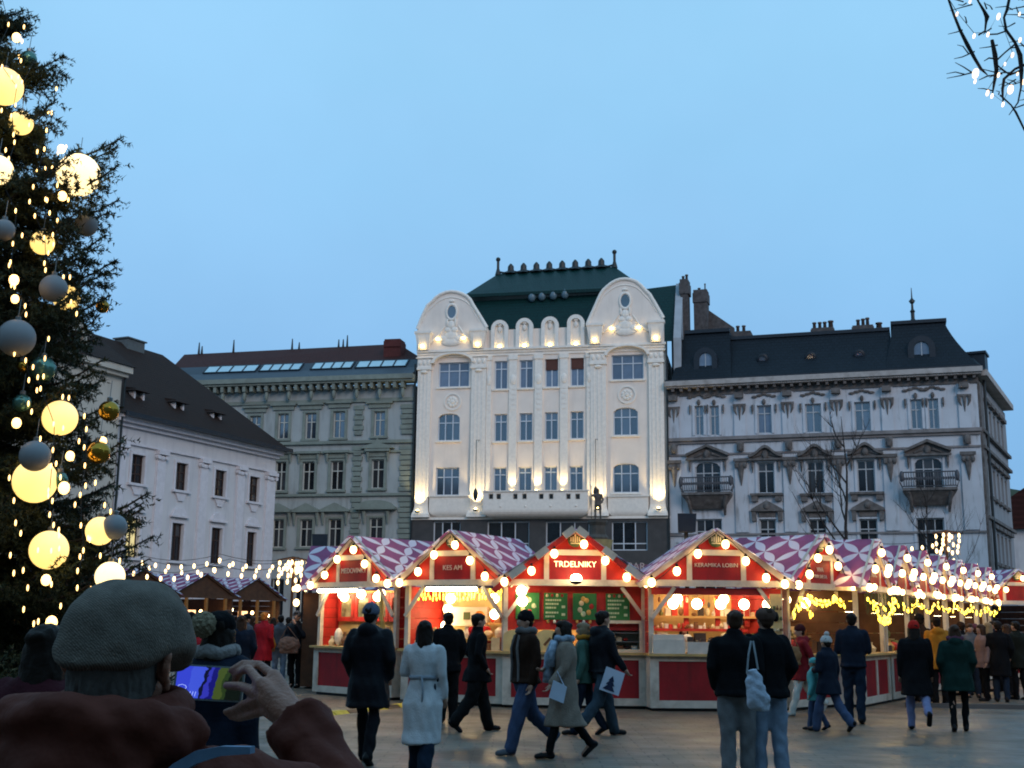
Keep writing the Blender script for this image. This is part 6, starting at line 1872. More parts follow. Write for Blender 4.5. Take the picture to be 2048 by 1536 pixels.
def gx(u, v): p = ground(u, v); return p.x, p.y
def at_h(u, vfeet): return gx(u, vfeet)
PW = 'people walking across the square'; PS = 'people standing at the stalls'
x, y = gx(732, 1527)
person(x, y, -12, 1.86, 'person in a long dark coat and grey knitted hat walking away, legs apart', c_black2, .62, 1.14, 1.12, cm('charcoal_trousers', (.012, .012, .016)), hat='beanie', hatm=c_greyk, legs=(16, -10), arms=('pocket', 'pocket'), hood=True, group=PW, pants_w=.95)
x, y = gx(842, 1552)
person(x, y, -14, 1.66, 'woman with dark hair in a pale belted coat and jeans, seen from behind', c_white, .36, .98, 1.12, c_jeansd, hair='dark', hairstyle='mid', legs=(9, -8), arms=('front', 'down'), belt=cm('pale_belt', (.28, .31, .36), .9), group=PW, pants_w=1.25)
x, y = gx(893, 1446)
person(x, y, 20, 1.80, 'person in black at the yellow lit stall, behind the pale coat', c_black, .80, 1.05, 1.0, cm('black_trousers', (.009, .009, .010)), hair='dark', arms=('front', 'pocket'), group=PS, pants_w=1.15)
x, y = gx(952, 1463)
person(x, y, -72, 1.80, 'bareheaded person all in black walking right past the yellow stall', c_black, .74, .98, 1.02, cm('black_trousers', (.009, .009, .010)), hair='dark', legs=(17, -15), arms=('pocket', 'pocket'), group=PW, pants_w=1.3)
x, y = gx(1050, 1508)
w5, ARM5, V5, T5, k5 = person(x, y, 118, 1.82, 'person in black cap and open dark jacket with jeans, striding left', c_brown, .88, 1.10, 1.0, c_jeans, shoe=cm('grey_trainer', (.12, .13, .15)), hair='dark', hat='beanie', hatm=c_black, legs=(20, -20), arms=('down', 'back'), scarf=(cm('grey_scarf', (.14, .13, .13)),), group=PW, pants_w=1.2)
for s_ in (-1, 1): MB().tube([V5(s_*.055, .125, 1.46), V5(s_*.075, .165, 1.30), V5(s_*.085, .150, 1.10), V5(s_*.09, .155, .90)], [.016, .018, .016, .014], 6).build('jacket_edge', cm('jacket_lining', (.16, .15, .15)), w5)
x, y = gx(1128, 1516)
w_, ARM6, V6, T6, k6 = person(x, y, 102, 1.70, 'woman in a long grey brown coat and plaid scarf, striding left with a white bag', c_taupe, .42, 1.08, 1.18, cm('black_tights', (.008, .008, .009)), hair='dark', hairstyle='mid', legs=(17, -16), arms=('fwd', 'front'), scarf=(c_scarf, 1), group=PW, pants_w=.8)
x, y = gx(1168, 1470)
person(x, y, 78, 1.66, 'blond woman in a sage green coat half hidden behind the grey brown coat', c_olive, .80, 1.0, 1.0, c_jeansd, hair='blond', hairstyle='mid', legs=(12, -12), arms=('down', 'down'), group=PW, scarf=(c_mustard,))
x, y = gx(1205, 1473)
w8, ARM8, V8, T8, k8 = person(x, y, -62, 1.87, 'dark haired person in a black puffer jacket and jeans carrying a tree print bag', c_black2, .90, 1.12, 1.0, cm('grey_blue_jeans', (.045, .07, .095)), hair='dark', legs=(20, -18), arms=('down', 'fwd'), hood=True, group=PW, pants_w=1.15)
x, y = gx(1478, 1566)
person(x, y, -8, 1.80, 'left one of the couple, black jacket and grey trousers, seen from behind', c_black, .86, 1.10, 1.0, c_greyt, hair='brown', legs=(-3, 4), arms=('pocket', 'down'), group=PW, pants_w=1.12)
x, y = gx(1541, 1563)
w10, ARM10, V10, T10, k10 = person(x, y, 14, 1.82, 'right one of the couple, soft brown hat, black jacket and pale jeans', c_black, .84, 1.12, 1.0, c_lightj, hair='brown', hairstyle='bun', hat='beret', hatm=c_hat, legs=(4, -3), arms=('down', 'pocket'), group=PW, pants_w=1.15)
MB().ell(T10(.115, -.02, .03), (.04, .035, .05), 8, 6).ell(T10(.13, -.0, .06), (.025, .025, .03), 8, 6).build('hair_clip', m_hairs['dark'], w10)
x, y = gx(1606, 1432)
person(x, y, 100, 1.68, 'person in a wine red coat and off white trousers walking left', c_wine, .70, 1.0, 1.0, c_whitet, shoe=cm('white_boot', (.4, .4, .38)), hair='dark', hat='beanie', hatm=cm('dark_red_knit', (.06, .012, .015)), legs=(20, -22), arms=('back', 'down'), hood=True, group=PW)
x, y = gx(1632, 1460)
person(x, y, 60, 1.12, 'small child in a pale teal jacket, held close to the dark jacket', c_teal, .72, 1.1, 1.0, c_jeans, hair='blond', hat='beanie', hatm=c_teal, legs=(10, -10), arms=('down', 'down'), group='children in winter clothes')
x, y = gx(1660, 1464)
person(x, y, 36, 1.50, 'child in a white knitted hat, dark jacket and blue jeans, walking', c_navy, .70, 1.10, 1.0, c_jeans, hair='dark', hat='beanie', hatm=c_wknit, legs=(18, -18), arms=('front', 'down'), group='children in winter clothes', pants_w=1.2, pom=c_wknit)
x, y = gx(1712, 1447)
person(x, y, -20, 1.86, 'tall person in navy jacket and dark jeans facing the tartan stall', c_navy, .88, 1.12, 1.0, c_jeansd, hair='dark', legs=(5, -4), arms=('front', 'front'), group=PS, pants_w=1.05)
x, y = gx(1838, 1460)
person(x, y, -10, 1.72, 'person in a long black coat and red knitted hat walking away with one foot lifted', c_black, .56, 1.15, 1.12, cm('lilac_jeans', (.20, .22, .38)), hair='dark', hairstyle='mid', hat='beanie', hatm=c_redk, legs=(8, -22), arms=('down', 'down'), group=PW, pants_w=.95)
x, y = gx(1882, 1412)
person(x, y, 0, 1.84, 'person in a mustard coat with its hood down, seen from behind', c_mustard, .72, 1.12, 1.0, cm('black_trousers', (.009, .009, .010)), hair='dark', hat='cap', hatm=c_brown, hood=True, group=PS)
x, y = gx(1921, 1463)
person(x, y, -16, 1.68, 'person in a bulky dark green coat and black leggings, legs crossed in stride', c_green, .66, 1.26, 1.08, cm('black_tights', (.008, .008, .009)), hair='brown', hairstyle='mid', scarf=(c_purple,), legs=(-5, 8), arms=('pocket', 'pocket'), group=PW, pants_w=.78, hood=True)
far = [
    (1972, 1402, 95, 1.70, 'woman in a dusty pink coat with long brown hair, near the right edge', c_pink, .75, 'brown', 'long', None, None, c_black, PS),
    (2005, 1404, -20, 1.78, 'person in a long black coat beside the dusty pink coat', c_black, .55, 'dark', 'short', None, None, c_jeansd, PS),
    (2042, 1400, 30, 1.78, 'person in a black olive coat cut by the right edge', cm('black_olive_coat', (.016, .017, .012)), .7, 'dark', 'short', None, None, c_black, PS),
    (1948, 1396, 170, 1.72, 'person in a grey jacket facing the camera, deep among the right crowd', c_grey, .85, 'brown', 'short', None, None, c_jeansd, PS),
    (1848, 1404, 10, 1.90, 'tall dark dressed person right behind the red knitted hat', c_brown, .8, 'dark', 'short', 'beanie', c_black, c_black, PS),
    (1985, 1388, 0, 1.76, 'blond person far back between the pink and the black coats', c_green, .8, 'blond', 'mid', None, None, c_black, PS),
    (588, 1376, 168, 1.84, 'person with grey knitted hat, dark jacket and brown bag eating beside the first stall', c_black2, .84, 'dark', 'short', 'beanie', c_grey, c_black, PS),
    (606, 1372, 200, 1.80, 'person in black right behind the eating person', c_black, .80, 'dark', 'short', None, None, c_black, PS),
    (556, 1366, 20, 1.76, 'person in a dark grey jacket with grey blue trousers near the first stall', c_grey, .88, 'dark', 'short', None, None, c_lightj, PS),
    (522, 1376, -25, 1.82, 'ginger haired person in a bright red coat seen from behind', c_red, .62, 'ginger', 'short', None, None, c_black, PS),
    (446, 1390, -60, 1.84, 'brown haired person looking right, above the pompom hat', c_brown, .8, 'brown', 'short', None, None, c_black, PS),
    (474, 1420, 10, 1.72, 'person with long brown hair and dark coat, right of the pompom hat', c_navy, .7, 'brown', 'long', None, None, c_black, PS),
    (372, 1400, -20, 1.76, 'person in black just right of the flat cap', c_black, .8, 'dark', 'short', 'beanie', c_black, c_black, PS),
    (500, 1350, 0, 1.74, 'dark dressed person far back at the brown stalls, by the red coat', c_brown, .8, 'brown', 'short', None, None, c_black, PS),
    (542, 1345, 0, 1.70, 'black dressed person far back, left of the eating person', c_black, .7, 'dark', 'mid', None, None, c_black, PS),
    (1930, 1392, 40, 1.74, 'person with a dark hat between the mustard and the green coats, farther back', c_black, .8, 'dark', 'short', 'beanie', c_brown, c_black, PS),
    (2022, 1392, -60, 1.72, 'grey clad person between the last two dark coats at the right edge', c_grey, .75, 'brown', 'mid', None, None, c_black, PS),
    (1958, 1386, -30, 1.70, 'person in a brown coat deep behind the dusty pink coat', c_brown, .7, 'brown', 'short', 'beanie', c_purple, c_black, PS),
    (1996, 1384, 60, 1.80, 'dark clad man farthest back among the right crowd', c_navy, .8, 'dark', 'short', None, None, c_black, PS),
    (412, 1380, 15, 1.74, 'dark clad person between the flat cap and the pompom hat, farther back', c_black, .8, 'dark', 'short', None, None, c_black, PS),
    (486, 1368, -40, 1.76, 'grey clad person left of the bright red coat, farther back', c_grey, .8, 'brown', 'short', 'beanie', c_black, c_black, PS),
    (572, 1352, 0, 1.72, 'brown clad person far behind the eating person', c_brown, .8, 'dark', 'short', None, None, c_black, PS),
    (384, 1420, 160, 1.50, 'child with red and white jacket, seen just right of the ear', c_red, .8, 'dark', 'short', 'beanie', c_wknit, c_black, PS),
]
FAR = {}
for i, (u, v, fc, h, lb, co, cl, hr, hs, ht, hm, tr, gp_) in enumerate(far):
    x, y = gx(u, v)
    FAR[i] = person(x, y, fc, h, lb, co, cl, 1.08, 1.05, tr, hair=hr, hairstyle=hs, hat=ht, hatm=hm, arms=('mouth', 'front') if i == 6 else (('front', 'pocket') if i % 2 else ('down', 'pocket')), group=gp_, legs=(4, -3))
# vendors inside the stalls
def vendor(st, lx, ly, h, label, **kw):
    p = st.matrix_world if False else Matrix.LocRotScale(st.location, st.rotation_euler, None)
    q = p @ Vector((lx, ly, 0))
    return person(q.x, q.y, math.degrees(st.rotation_euler.z)+180, h, label, group='vendors inside the stalls', **kw)
vendor(tS2, .10, .95, 1.84, 'vendor with an orange hat and red jacket inside the yellow lit stall', coat=c_red, coat_len=.9, trousers=c_black, hair='ginger', hat='beanie', hatm=cm('orange_knit', (.6, .2, .03)), arms=('front', 'front'))
vendor(tS4, -.45, 1.05, 1.58, 'seated vendor with dark hair inside the ceramics stall', coat=c_black, coat_len=.9, trousers=c_black, hair='dark', hairstyle='mid', arms=('front', 'front'))
vendor(tS5, -.25, .75, 1.72, 'fair vendor in a white top inside the tartan stall', coat=cm('white_top', (.5, .48, .45)), coat_len=.9, trousers=c_black, hair='blond', arms=('front', 'front'))

# things carried -----------------------------------------------------
def world_pt(o, v): return Matrix.LocRotScale(o.location, o.rotation_euler, None) @ Vector(v)
# white tote bag between the couple
sx = at(1505, 1390, 12.2)
tb = empty('tote_bag', (0, 0, 0), 0, 'white cloth tote bag hanging from the shoulder of the couple', 'bag')
def tp(u, v, d=12.05): return at(u, v, d)
outl_l = [(1492, 1342), (1491, 1372), (1493, 1400), (1497, 1418)]
outl_r = [(1515, 1336), (1528, 1368), (1539, 1395), (1541, 1424)]
b = MB()
for i in range(4):
    l0, r0 = tp(*outl_l[i]), tp(*outl_r[i]); c_ = (l0+r0)/2; w_ = (r0-l0).length/2
    n_ = 12; th = (.03, .07, .09, .05)[i]
    for j in range(n_):
        a = 2*PI*j/n_; b.v.append(tuple(c_+(r0-l0).normalized()*(w_*math.cos(a))+Vector((0, 1, 0))*(th*math.sin(a))))
for i in range(3):
    for j in range(12):
        b.f.append((i*12+j, i*12+(j+1) % 12, (i+1)*12+(j+1) % 12, (i+1)*12+j))
b.f.append(tuple(range(12))); b.f.append(tuple(range(47, 35, -1)))
organic(b, 'cloth_bag', cm('white_canvas', (.45, .50, .60), .9, .5, 40), tb, voxel=.012, folds=.009, fscale=(18, 18, 14))
for dx in (0, 1):
    b = MB(); b.tube([tp(1494+dx*22, 1345-dx*6, 12.0), tp(1497+dx*14, 1310, 12.0), tp(1502+dx*4, 1282, 12.03)], .010, 5); b.build('strap', cm('strap_grey', (.3, .33, .36)), tb)
# paper bag with tree print
pb = empty('paper_bag', (0, 0, 0), 0, 'white square bag printed with a dark fir tree, swinging from a hand', 'bag')
def quad_bag(parent, pts, Y, th, m, nm):
    P = [at(u, v, Y) for u, v in pts]; b = MB(); off = Vector((0, th, 0))
    b.hexa([P[3], P[2], P[2]+off, P[3]+off, P[0], P[1], P[1]+off, P[0]+off]); return b.build(nm, m, parent)
Yb = world_pt(w8, (0, 0, 0)).y-.32
m_bagw = mat('bag_white', (.52, .60, .74), .7, .06)
quad_bag(pb, [(1214, 1333), (1250, 1347), (1237, 1392), (1199, 1379)], Yb, .09, m_bagw, 'paper_body')
O = at(1226, 1352, Yb-.004); U = (at(1250, 1347, Yb)-at(1214, 1333, Yb)).normalized(); Dn = (at(1199, 1379, Yb)-at(1214, 1333, Yb)).normalized()
tri = MB(); sc = at(1250, 1347, Yb)-at(1214, 1333, Yb); sl = sc.length
for k_, (z0, z1, w0) in enumerate(((0, .35, .16), (.18, .62, .24), (.42, .95, .33))):
    a = O+Dn*(z0*sl*.8); c1 = O+Dn*(z1*sl*.8)-U*(w0*sl); c2 = O+Dn*(z1*sl*.8)+U*(w0*sl); e_ = Vector((0, -.003-.001*k_, 0))
    tri.add([a+e_, c1+e_, c2+e_], [(0, 1, 2)])
tri.build('printed_fir_tree', mat('print_navy', (.01, .02, .06), .7), pb)
hnd = world_pt(w8, ARM8[1][2])
MB().tube([at(1219, 1336, Yb+.04), hnd+Vector((0, 0, -.08)), at(1243, 1345, Yb+.04)], .006, 5).build('handle', m_bagw, pb)
# small white bag of the woman
pb2 = empty('paper_bag', (0, 0, 0), 0, 'plain white gift bag held by the woman in the grey brown coat', 'bag')
Yc = w_.location.y if hasattr(w_, 'location') else 14.5
Yc = gx(1128, 1516)[1]-.34
quad_bag(pb2, [(1107, 1360), (1134, 1374), (1127, 1407), (1098, 1395)], Yc, .08, m_bagw, 'paper_body')
MB().tube([at(1111, 1362, Yc+.04), at(1114, 1342, Yc+.04), at(1128, 1371, Yc+.04)], .006, 5).build('handle', m_bagw, pb2)
# brown shoulder bags, orange bag
def soft_bag(u, v, Y, r, m, label):
    P = at(u, v, Y); o = empty('shoulder_bag', P, 0, label, 'bag'); organic(MB().ell((0, 0, 0), r, 14, 10).box(-r[0]*.8, r[0]*.8, -r[1]*.6, r[1]*.6, -r[2], r[2]*.5), 'bag_body', m, o, voxel=.02, folds=.01, fscale=(20, 20, 16))
    MB().tube([(-r[0]*.8, 0, r[2]*.6), (-.05, .0, .45), (r[0]*.8, 0, r[2]*.6)], .012, 5).build('strap', m, o)
soft_bag(1588, 1311, gx(1606, 1432)[1]-.25, (.14, .07, .17), c_tan, 'brown leather bag of the person in the wine red coat')
soft_bag(578, 1290, gx(588, 1376)[1]-.35, (.28, .12, .20), cm('brown_bag', (.20, .11, .08), .6), 'large brown bag at the hip of the eating person')
soft_bag(540, 1290, gx(556, 1366)[1]-.3, (.16, .10, .16), c_orange, 'orange cloth bag near the red coat')

# pompom hat person close by, maroon person by the tree -----------------------------------------------
P30 = at(436, 1300, 7.2)
person(P30.x, 7.2, -22, 1.68, 'person in a black hat with a big beige pompom, behind the phone', c_navy, .70, 1.30, 1.1, c_black, hair='dark', hairstyle='mid', hat='fur', hatm=c_black, scarf=(cm('fur_collar', (.28, .25, .24), .95, .9, 40),), arms=('front', 'down'), group=PS)
pm_ = at(407, 1249, 7.1)
organic(MB().ell((0, 0, 0), .075, 14, 12), 'pompom', cm('beige_fur', (.26, .21, .14), .95, .9, 50), bpy.data.objects['person.0%02d' % 0] if False else [o for o in COL.objects if o.get('label', '').startswith('person in a black hat with a big beige')][0], voxel=.008, folds=.006, fscale=(90, 90, 90), smooth=0)
QUEUE[-1][0].location = Matrix.LocRotScale((P30.x, 7.2, 0), Matrix.Rotation(R_(-22), 3, 'Z'), None).inverted() @ pm_
Pm = at(90, 1300, 5.4)
person(Pm.x, 5.4, -5, 1.62, 'person in a maroon coat left of the flat cap, by the fir tree', c_maroon, .7, 1.3, 1.1, c_black, hair='dark', hairstyle='mid', group=PS)

# =================================================================== MAN WITH FLAT CAP AND PHONE
c_rust = cm('rust_brown_jacket', (.110, .030, .020), .75, .5, 16)
m_tweed = mat('grey_tweed', (.19, .155, .125), .95, .2, 30, bump=.3, bscale=200)
def herring(m):
    t = m.node_tree; N = t.nodes; L = t.links; b = N['Principled BSDF']
    co = N.new('ShaderNodeTexCoord')
    w = N.new('ShaderNodeTexWave'); w.wave_type = 'BANDS'; w.bands_direction = 'DIAGONAL'; w.inputs['Scale'].default_value = 100; w.inputs['Distortion'].default_value = 2.5; w.inputs['Detail'].default_value = 2
    L.new(co.outputs['Object'], w.inputs['Vector'])
    old = b.inputs['Base Color'].links[0].from_socket
    mx = N.new('ShaderNodeMix'); mx.data_type = 'RGBA'; mx.blend_type = 'MULTIPLY'; mx.inputs['B'].default_value = (.50, .50, .50, 1)
    L.new(w.outputs['Fac'], mx.inputs['Factor']); L.new(old, mx.inputs['A']); L.new(mx.outputs['Result'], b.inputs['Base Color'])
herring(m_tweed)
YM = 2.25
hc0 = at(246, 1318, YM)           # centre of his head
FACE = -12
man = empty('person', (hc0.x, YM, 0), R_(FACE), 'man in a grey tweed flat cap and rust jacket holding up a phone', 'person')
MI = Matrix.LocRotScale((hc0.x, YM, 0), Matrix.Rotation(R_(FACE), 3, 'Z'), None).inverted()
def ml(u, v, Y): return MI @ at(u, v, Y)
hz = hc0.z
k = 1.06
b = MB(); head_shape(b, (0, 0, hz), k, 16)
b.cap((0, -.02, hz-.18), (0, .0, hz-.06), .066, .060, 14)
# torso, both arms raised towards the phone
sz = hz-.172
b.loft([(0, 0, z_, rx, ry) for z_, rx, ry in ((.10, .16, .11), (.5, .165, .11), (.9, .17, .115), (1.1, .165, .12), (sz-.08, .19, .12), (sz, .15, .085), (sz+.04, .08, .07))])
wrR = ml(600, 1452, 2.52); elR = ml(700, 1640, 2.36); shR = Vector((.19, -.01, sz-.06))
wrL = ml(300, 1475, 2.70); elL = Vector((-.22, .18, sz-.33)); shL = Vector((-.19, -.01, sz-.06))
for sh, el, wr in ((shR, elR, wrR), (shL, elL, wrL)):
    b.cap((0, 0, sz-.05), sh, .07, .055); b.cap(sh, el, .052, .043); b.cap(el, wr, .042, .029)
for s_ in (-1, 1): b.cap((s_*.1, 0, .85), (s_*.11, .02, .48), .085, .06); b.cap((s_*.11, .02, .48), (s_*.12, 0, .08), .055, .04)
# ears with rim and lobe
for s_ in (-1, 1):
    e = Vector((s_*.083, -.008, hz-.012))*1.0
    pts = [e+Vector((s_*.004, .016, -.030)), e+Vector((s_*.010, -.006, -.022)), e+Vector((s_*.018, -.022, .000)), e+Vector((s_*.020, -.020, .022)), e+Vector((s_*.012, -.002, .034)), e+Vector((s_*.004, .014, .024))]
    b.tube(pts, [.008, .008, .008, .009, .009, .006], 8); b.ell(e+Vector((s_*.006, .008, -.036)), (.008, .010, .011), 8, 6)
# right hand holding the phone: palm, four fingers, thumb
def hand_to(b, wrist, knuck, fing, thumb, rp_=.030):
    w = Vector(wrist)
    for i, kn in enumerate(knuck):
        b.cap(w+(Vector(kn)-w)*.12, kn, .026, .0155, 12)
    b.cap(w, sum((Vector(q) for q in knuck), Vector())/len(knuck), .029, .026, 12)
    for kn, chain in zip(knuck, fing):
        p = Vector(kn); r_ = .0108
        for q in chain: b.cap(p, q, r_*1.05, r_*.93, 10); p = Vector(q); r_ *= .92
    p = Vector(thumb[0]); r_ = .0145
    for q in thumb[1:]: b.cap(p, q, r_, r_*.86, 10); p = Vector(q); r_ *= .86
YP = 2.74     # phone distance
def h3(u, v, Y): return ml(u, v, Y)
kn = [h3(548, 1352, 2.62), h3(523, 1368, 2.585), h3(528, 1395, 2.575), h3(535, 1420, 2.59)]
fing = [[h3(520, 1330, 2.68), h3(487, 1327, 2.71), h3(463, 1341, 2.725)],
        [h3(497, 1337, 2.66), h3(478, 1345, 2.71), h3(470, 1362, 2.735)],
        [h3(489, 1408, 2.66), h3(466, 1421, 2.74), h3(452, 1424, 2.76)],
        [h3(500, 1430, 2.66), h3(478, 1436, 2.73), h3(462, 1432, 2.77)]]
thumb = [h3(560, 1405, 2.56), h3(515, 1385, 2.60), h3(480, 1372, 2.665), h3(452, 1371, 2.71)]
hb_ = MB(); hand_to(hb_, wrR, kn, fing, thumb)
b.add(hb_.v, hb_.f)
# left hand under the phone
kn2 = [h3(346, 1434, 2.74), h3(338, 1430, 2.76), h3(334, 1424, 2.78), h3(332, 1415, 2.80)]
f2 = [[h3(360, 1424, 2.79), h3(368, 1412, 2.80)], [h3(352, 1418, 2.81), h3(360, 1404, 2.81)], [h3(344, 1408, 2.82), h3(352, 1395, 2.82)], [h3(338, 1398, 2.83), h3(346, 1388, 2.82)]]
th2 = [h3(345, 1440, 2.72), h3(362, 1428, 2.70), h3(366, 1414, 2.70)]
h2_ = MB(); hand_to(h2_, h3(318, 1465, 2.70), kn2, f2, th2); b.add(h2_.v, h2_.f)
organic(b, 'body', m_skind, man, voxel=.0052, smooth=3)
# hair at the back below the cap
b = MB(); b.ell((0, -.032, hz-.02), (.081, .074, .075), 16, 12); b.ell((0, -.045, hz-.065), (.066, .050, .045), 14, 10)
r = random.Random(4)
for i in range(90):
    a = r.uniform(-1.7, 1.7); x_ = .078*math.sin(a); y_ = -.030-.072*math.cos(a)
    b.cap((x_, y_, hz+.01), (x_*.96+r.uniform(-.004, .004), y_*.97, hz-.055-.045*math.cos(a)+r.uniform(-.012, .008)), .0055, .003, 6)
organic(b, 'hair', m_hairs['grey'], man, voxel=.004, folds=.0018, fscale=(260, 260, 30), smooth=1)
# flat cap
b = MB(); CZ_ = hz+.068
rings = []
for i in range(15):
    t_ = i/14; a = t_*PI/2
    rx = .118*math.cos(a)**.62+.0; ry = .127*math.cos(a)**.62
    rings.append((0, .010-.006*t_, CZ_-.042+.118*math.sin(a)**1.25, max(rx, .004), max(ry, .004)))
low_ = [(0, .000, CZ_-.070, .090, .108), (0, .004, CZ_-.066, .097, .114), (0, .006, CZ_-.056, .110, .130)]
b.loft(low_+rings, 40)
for v_i, v_ in enumerate(b.v):    # sag backwards, lower at the nape, thin peak in front
    x_, y_, z_ = v_
    z_ -= max(0, -y_)*.16; z_ -= max(0, y_-.04)*.35
    b.v[v_i] = (x_, y_, z_)
b.cap((-.05, .13, CZ_-.070), (.05, .13, CZ_-.070), .022, .022, 12); b.cap((-.035, .150, CZ_-.078), (.035, .150, CZ_-.078), .018, .018, 12)
organic(b, 'flat_cap', m_tweed, man, voxel=.006, folds=.0022, fscale=(20, 20, 22), smooth=4)
b = MB()
b.tube([(0, -.115, CZ_-.082), (0, -.10, CZ_-.0), (0, -.04, CZ_+.062), (0, .06, CZ_+.060), (0, .13, CZ_-.02)], .0022, 5)
b.build('cap_seam', m_tweed, man)
# jacket
b = MB()
b.loft([(0, -.01, z_, rx, ry) for z_, rx, ry in ((.78, .235, .17), (.9, .24, .17), (1.05, .235, .165), (sz-.16, .245, .165), (sz-.08, .240, .155), (sz-.02, .205, .135), (sz+.03, .14, .115), (sz+.075, .105, .10))], 30)
for sh, el, wr in ((shR, elR, wrR), (shL, elL, wrL)):
    b.cap(sh, el, .090, .076, 16); b.cap(el, el.lerp(wr, .93), .074, .054, 16)
# folded-down hood and tall collar
n_ = 22
b.tube([(.112*math.cos(2*PI*i/n_), -.010+.108*math.sin(2*PI*i/n_), sz+.085+.012*math.sin(2*PI*i/n_)) for i in range(n_+1)], .030, 10)
b.tube([(.155*math.cos(t_), -.035+.135*math.sin(t_), sz+.045+.035*math.sin(t_)*-1) for t_ in [PI+PI*i/14 for i in range(15)]], .045, 10)
b.ell((0, -.145, sz+.0), (.15, .065, .085), 18, 12); b.ell((-.11, -.09, sz+.045), (.08, .07, .05), 14, 10); b.ell((.11, -.09, sz+.045), (.08, .07, .05), 14, 10)
b.ell((.0, -.175, sz-.05), (.11, .05, .10), 16, 10)
dR = (wrR-elR).normalized(); cR = elR.lerp(wrR, .90)
b.tube([cR-dR*.05, cR+dR*.03], [.064, .068], 16)
organic(b, 'jacket', c_rust, man, voxel=.0085, folds=.0062, fscale=(21, 21, 15), smooth=2)
b = MB()
b.loft([(0, 0, z_, rx, ry) for z_, rx, ry in ((.1, .15, .12), (.5, .16, .12), (.85, .19, .14))]); b.build('trousers', c_black, man, True)
b = MB()
for s_ in (-1, 1): b.box(s_*.12-.05, s_*.12+.05, -.08, .20, 0, .09)
b.build('shoe', m_shoe, man)
# pale blue sling over the shoulder
b = MB(); pr = [(300, 1570, 1600), (345, 1528, 1556), (390, 1502, 1528), (440, 1493, 1512), (500, 1494, 1508)]
for (u0, a0, c0), (u1, a1, c1) in zip(pr, pr[1:]):
    P4 = [ml(u0, c0, 2.07), ml(u1, c1, 2.07), ml(u1, a1, 2.07), ml(u0, a0, 2.07)]; e_ = Vector((0, .02, 0))
    b.hexa(P4+[q+e_ for q in P4])
b.build('shoulder_strap', mat('pale_blue_strap', (.13, .22, .34), .7, .2, 20), man)
# camera phone
c0 = at(418, 1366, YP)
uR = (at(480, 1369, YP)-at(356, 1362, YP)).normalized()
nrm = Vector((0, -1, 0)); nrm = (CAM-c0).normalized()*.75+Vector((-.35, -.55, .1)); nrm = (nrm-uR*nrm.dot(uR)).normalized(); upv = nrm.cross(uR)*-1
if upv.z < 0: upv = -upv
ph = bpy.data.objects.new('phone', None); COL.objects.link(ph)
ph.matrix_world = Matrix.Translation(c0) @ Matrix((uR, nrm*-1, upv)).transposed().to_4x4()
tag(ph, 'phone showing a bright blue picture, held by the man in the flat cap', 'phone')
pw_, phh = .153, .076
b = MB(); b.prism([(x_*(pw_/2-.006)+cx*.006, z_*(phh/2-.006)+cz*.006) for x_, z_, cx, cz in ((-1, -1, -1, -.4), (-1, -1, -.4, -1), (1, -1, .4, -1), (1, -1, 1, -.4), (1, 1, 1, .4), (1, 1, .4, 1), (-1, 1, -.4, 1), (-1, 1, -1, .4))], -.001, .008)
b.build('phone_body', mat('phone_grey', (.22, .27, .27), .3), ph)
m_scr = bpy.data.materials.new('phone_screen'); m_scr.use_nodes = True
def screen(m):
    t = m.node_tree; N = t.nodes; L = t.links; b = N['Principled BSDF']
    b.inputs['Base Color'].default_value = (.01, .01, .01, 1); b.inputs['Roughness'].default_value = .1
    co = N.new('ShaderNodeTexCoord'); se = N.new('ShaderNodeSeparateXYZ'); L.new(co.outputs['Object'], se.inputs[0])
    nz_ = N.new('ShaderNodeTexNoise'); nz_.inputs['Scale'].default_value = 45; nz_.inputs['Detail'].default_value = 5; L.new(co.outputs['Object'], nz_.inputs['Vector'])
    a = N.new('ShaderNodeMath'); a.operation = 'MULTIPLY_ADD'; a.inputs[1].default_value = .035; L.new(nz_.outputs['Fac'], a.inputs[0]); 
    sk_ = N.new('ShaderNodeMath'); sk_.operation = 'MULTIPLY_ADD'; sk_.inputs[1].default_value = -.18; L.new(se.outputs['Z'], sk_.inputs[0]); L.new(se.outputs['X'], sk_.inputs[2])
    L.new(sk_.outputs[0], a.inputs[2])
    r_ = N.new('ShaderNodeValToRGB'); mp = N.new('ShaderNodeMapRange'); mp.inputs['From Min'].default_value = -.06; mp.inputs['From Max'].default_value = .095
    L.new(a.outputs[0], mp.inputs['Value']); L.new(mp.outputs[0], r_.inputs[0])
    e = r_.color_ramp.elements; r_.color_ramp.interpolation = 'CONSTANT'
    e[0].position = 0; e[0].color = (.035, .055, .62, 1); e[1].position = 1; e[1].color = (.004, .006, .01, 1)
    for p_, c_ in ((.22, (.05, .09, .68, 1)), (.40, (.004, .006, .03, 1)), (.455, (.03, .035, .42, 1)), (.52, (.008, .008, .16, 1)), (.60, (.05, .08, .018, 1)), (.70, (.02, .04, .012, 1)), (.78, (.004, .008, .006, 1))):
        q = e.new(p_); q.color = c_
    L.new(r_.outputs[0], b.inputs['Emission Color']); b.inputs['Emission Strength'].default_value = 1.0
screen(m_scr)
b = MB(); b.box(-pw_/2+.004, pw_/2-.004, -.0022, -.0012, -phh/2+.004, phh/2-.004); b.build('screen', m_scr, ph)
b = MB(); 
for j in range(2): b.tube([(-.058+.010*math.cos(t_/8*2*PI), -.003, -.012-j*.013+.006*math.sin(t_/8*2*PI)) for t_ in range(9)], .0008, 4)
for j in range(3): b.tube([(-.040+j*.006, -.003, -.030), (-.038+j*.006, -.003, -.020)], .0008, 4)
b.build('screen_icon', lamp_mat('icon_glow', (.35, .45, 1), 1.0), ph)

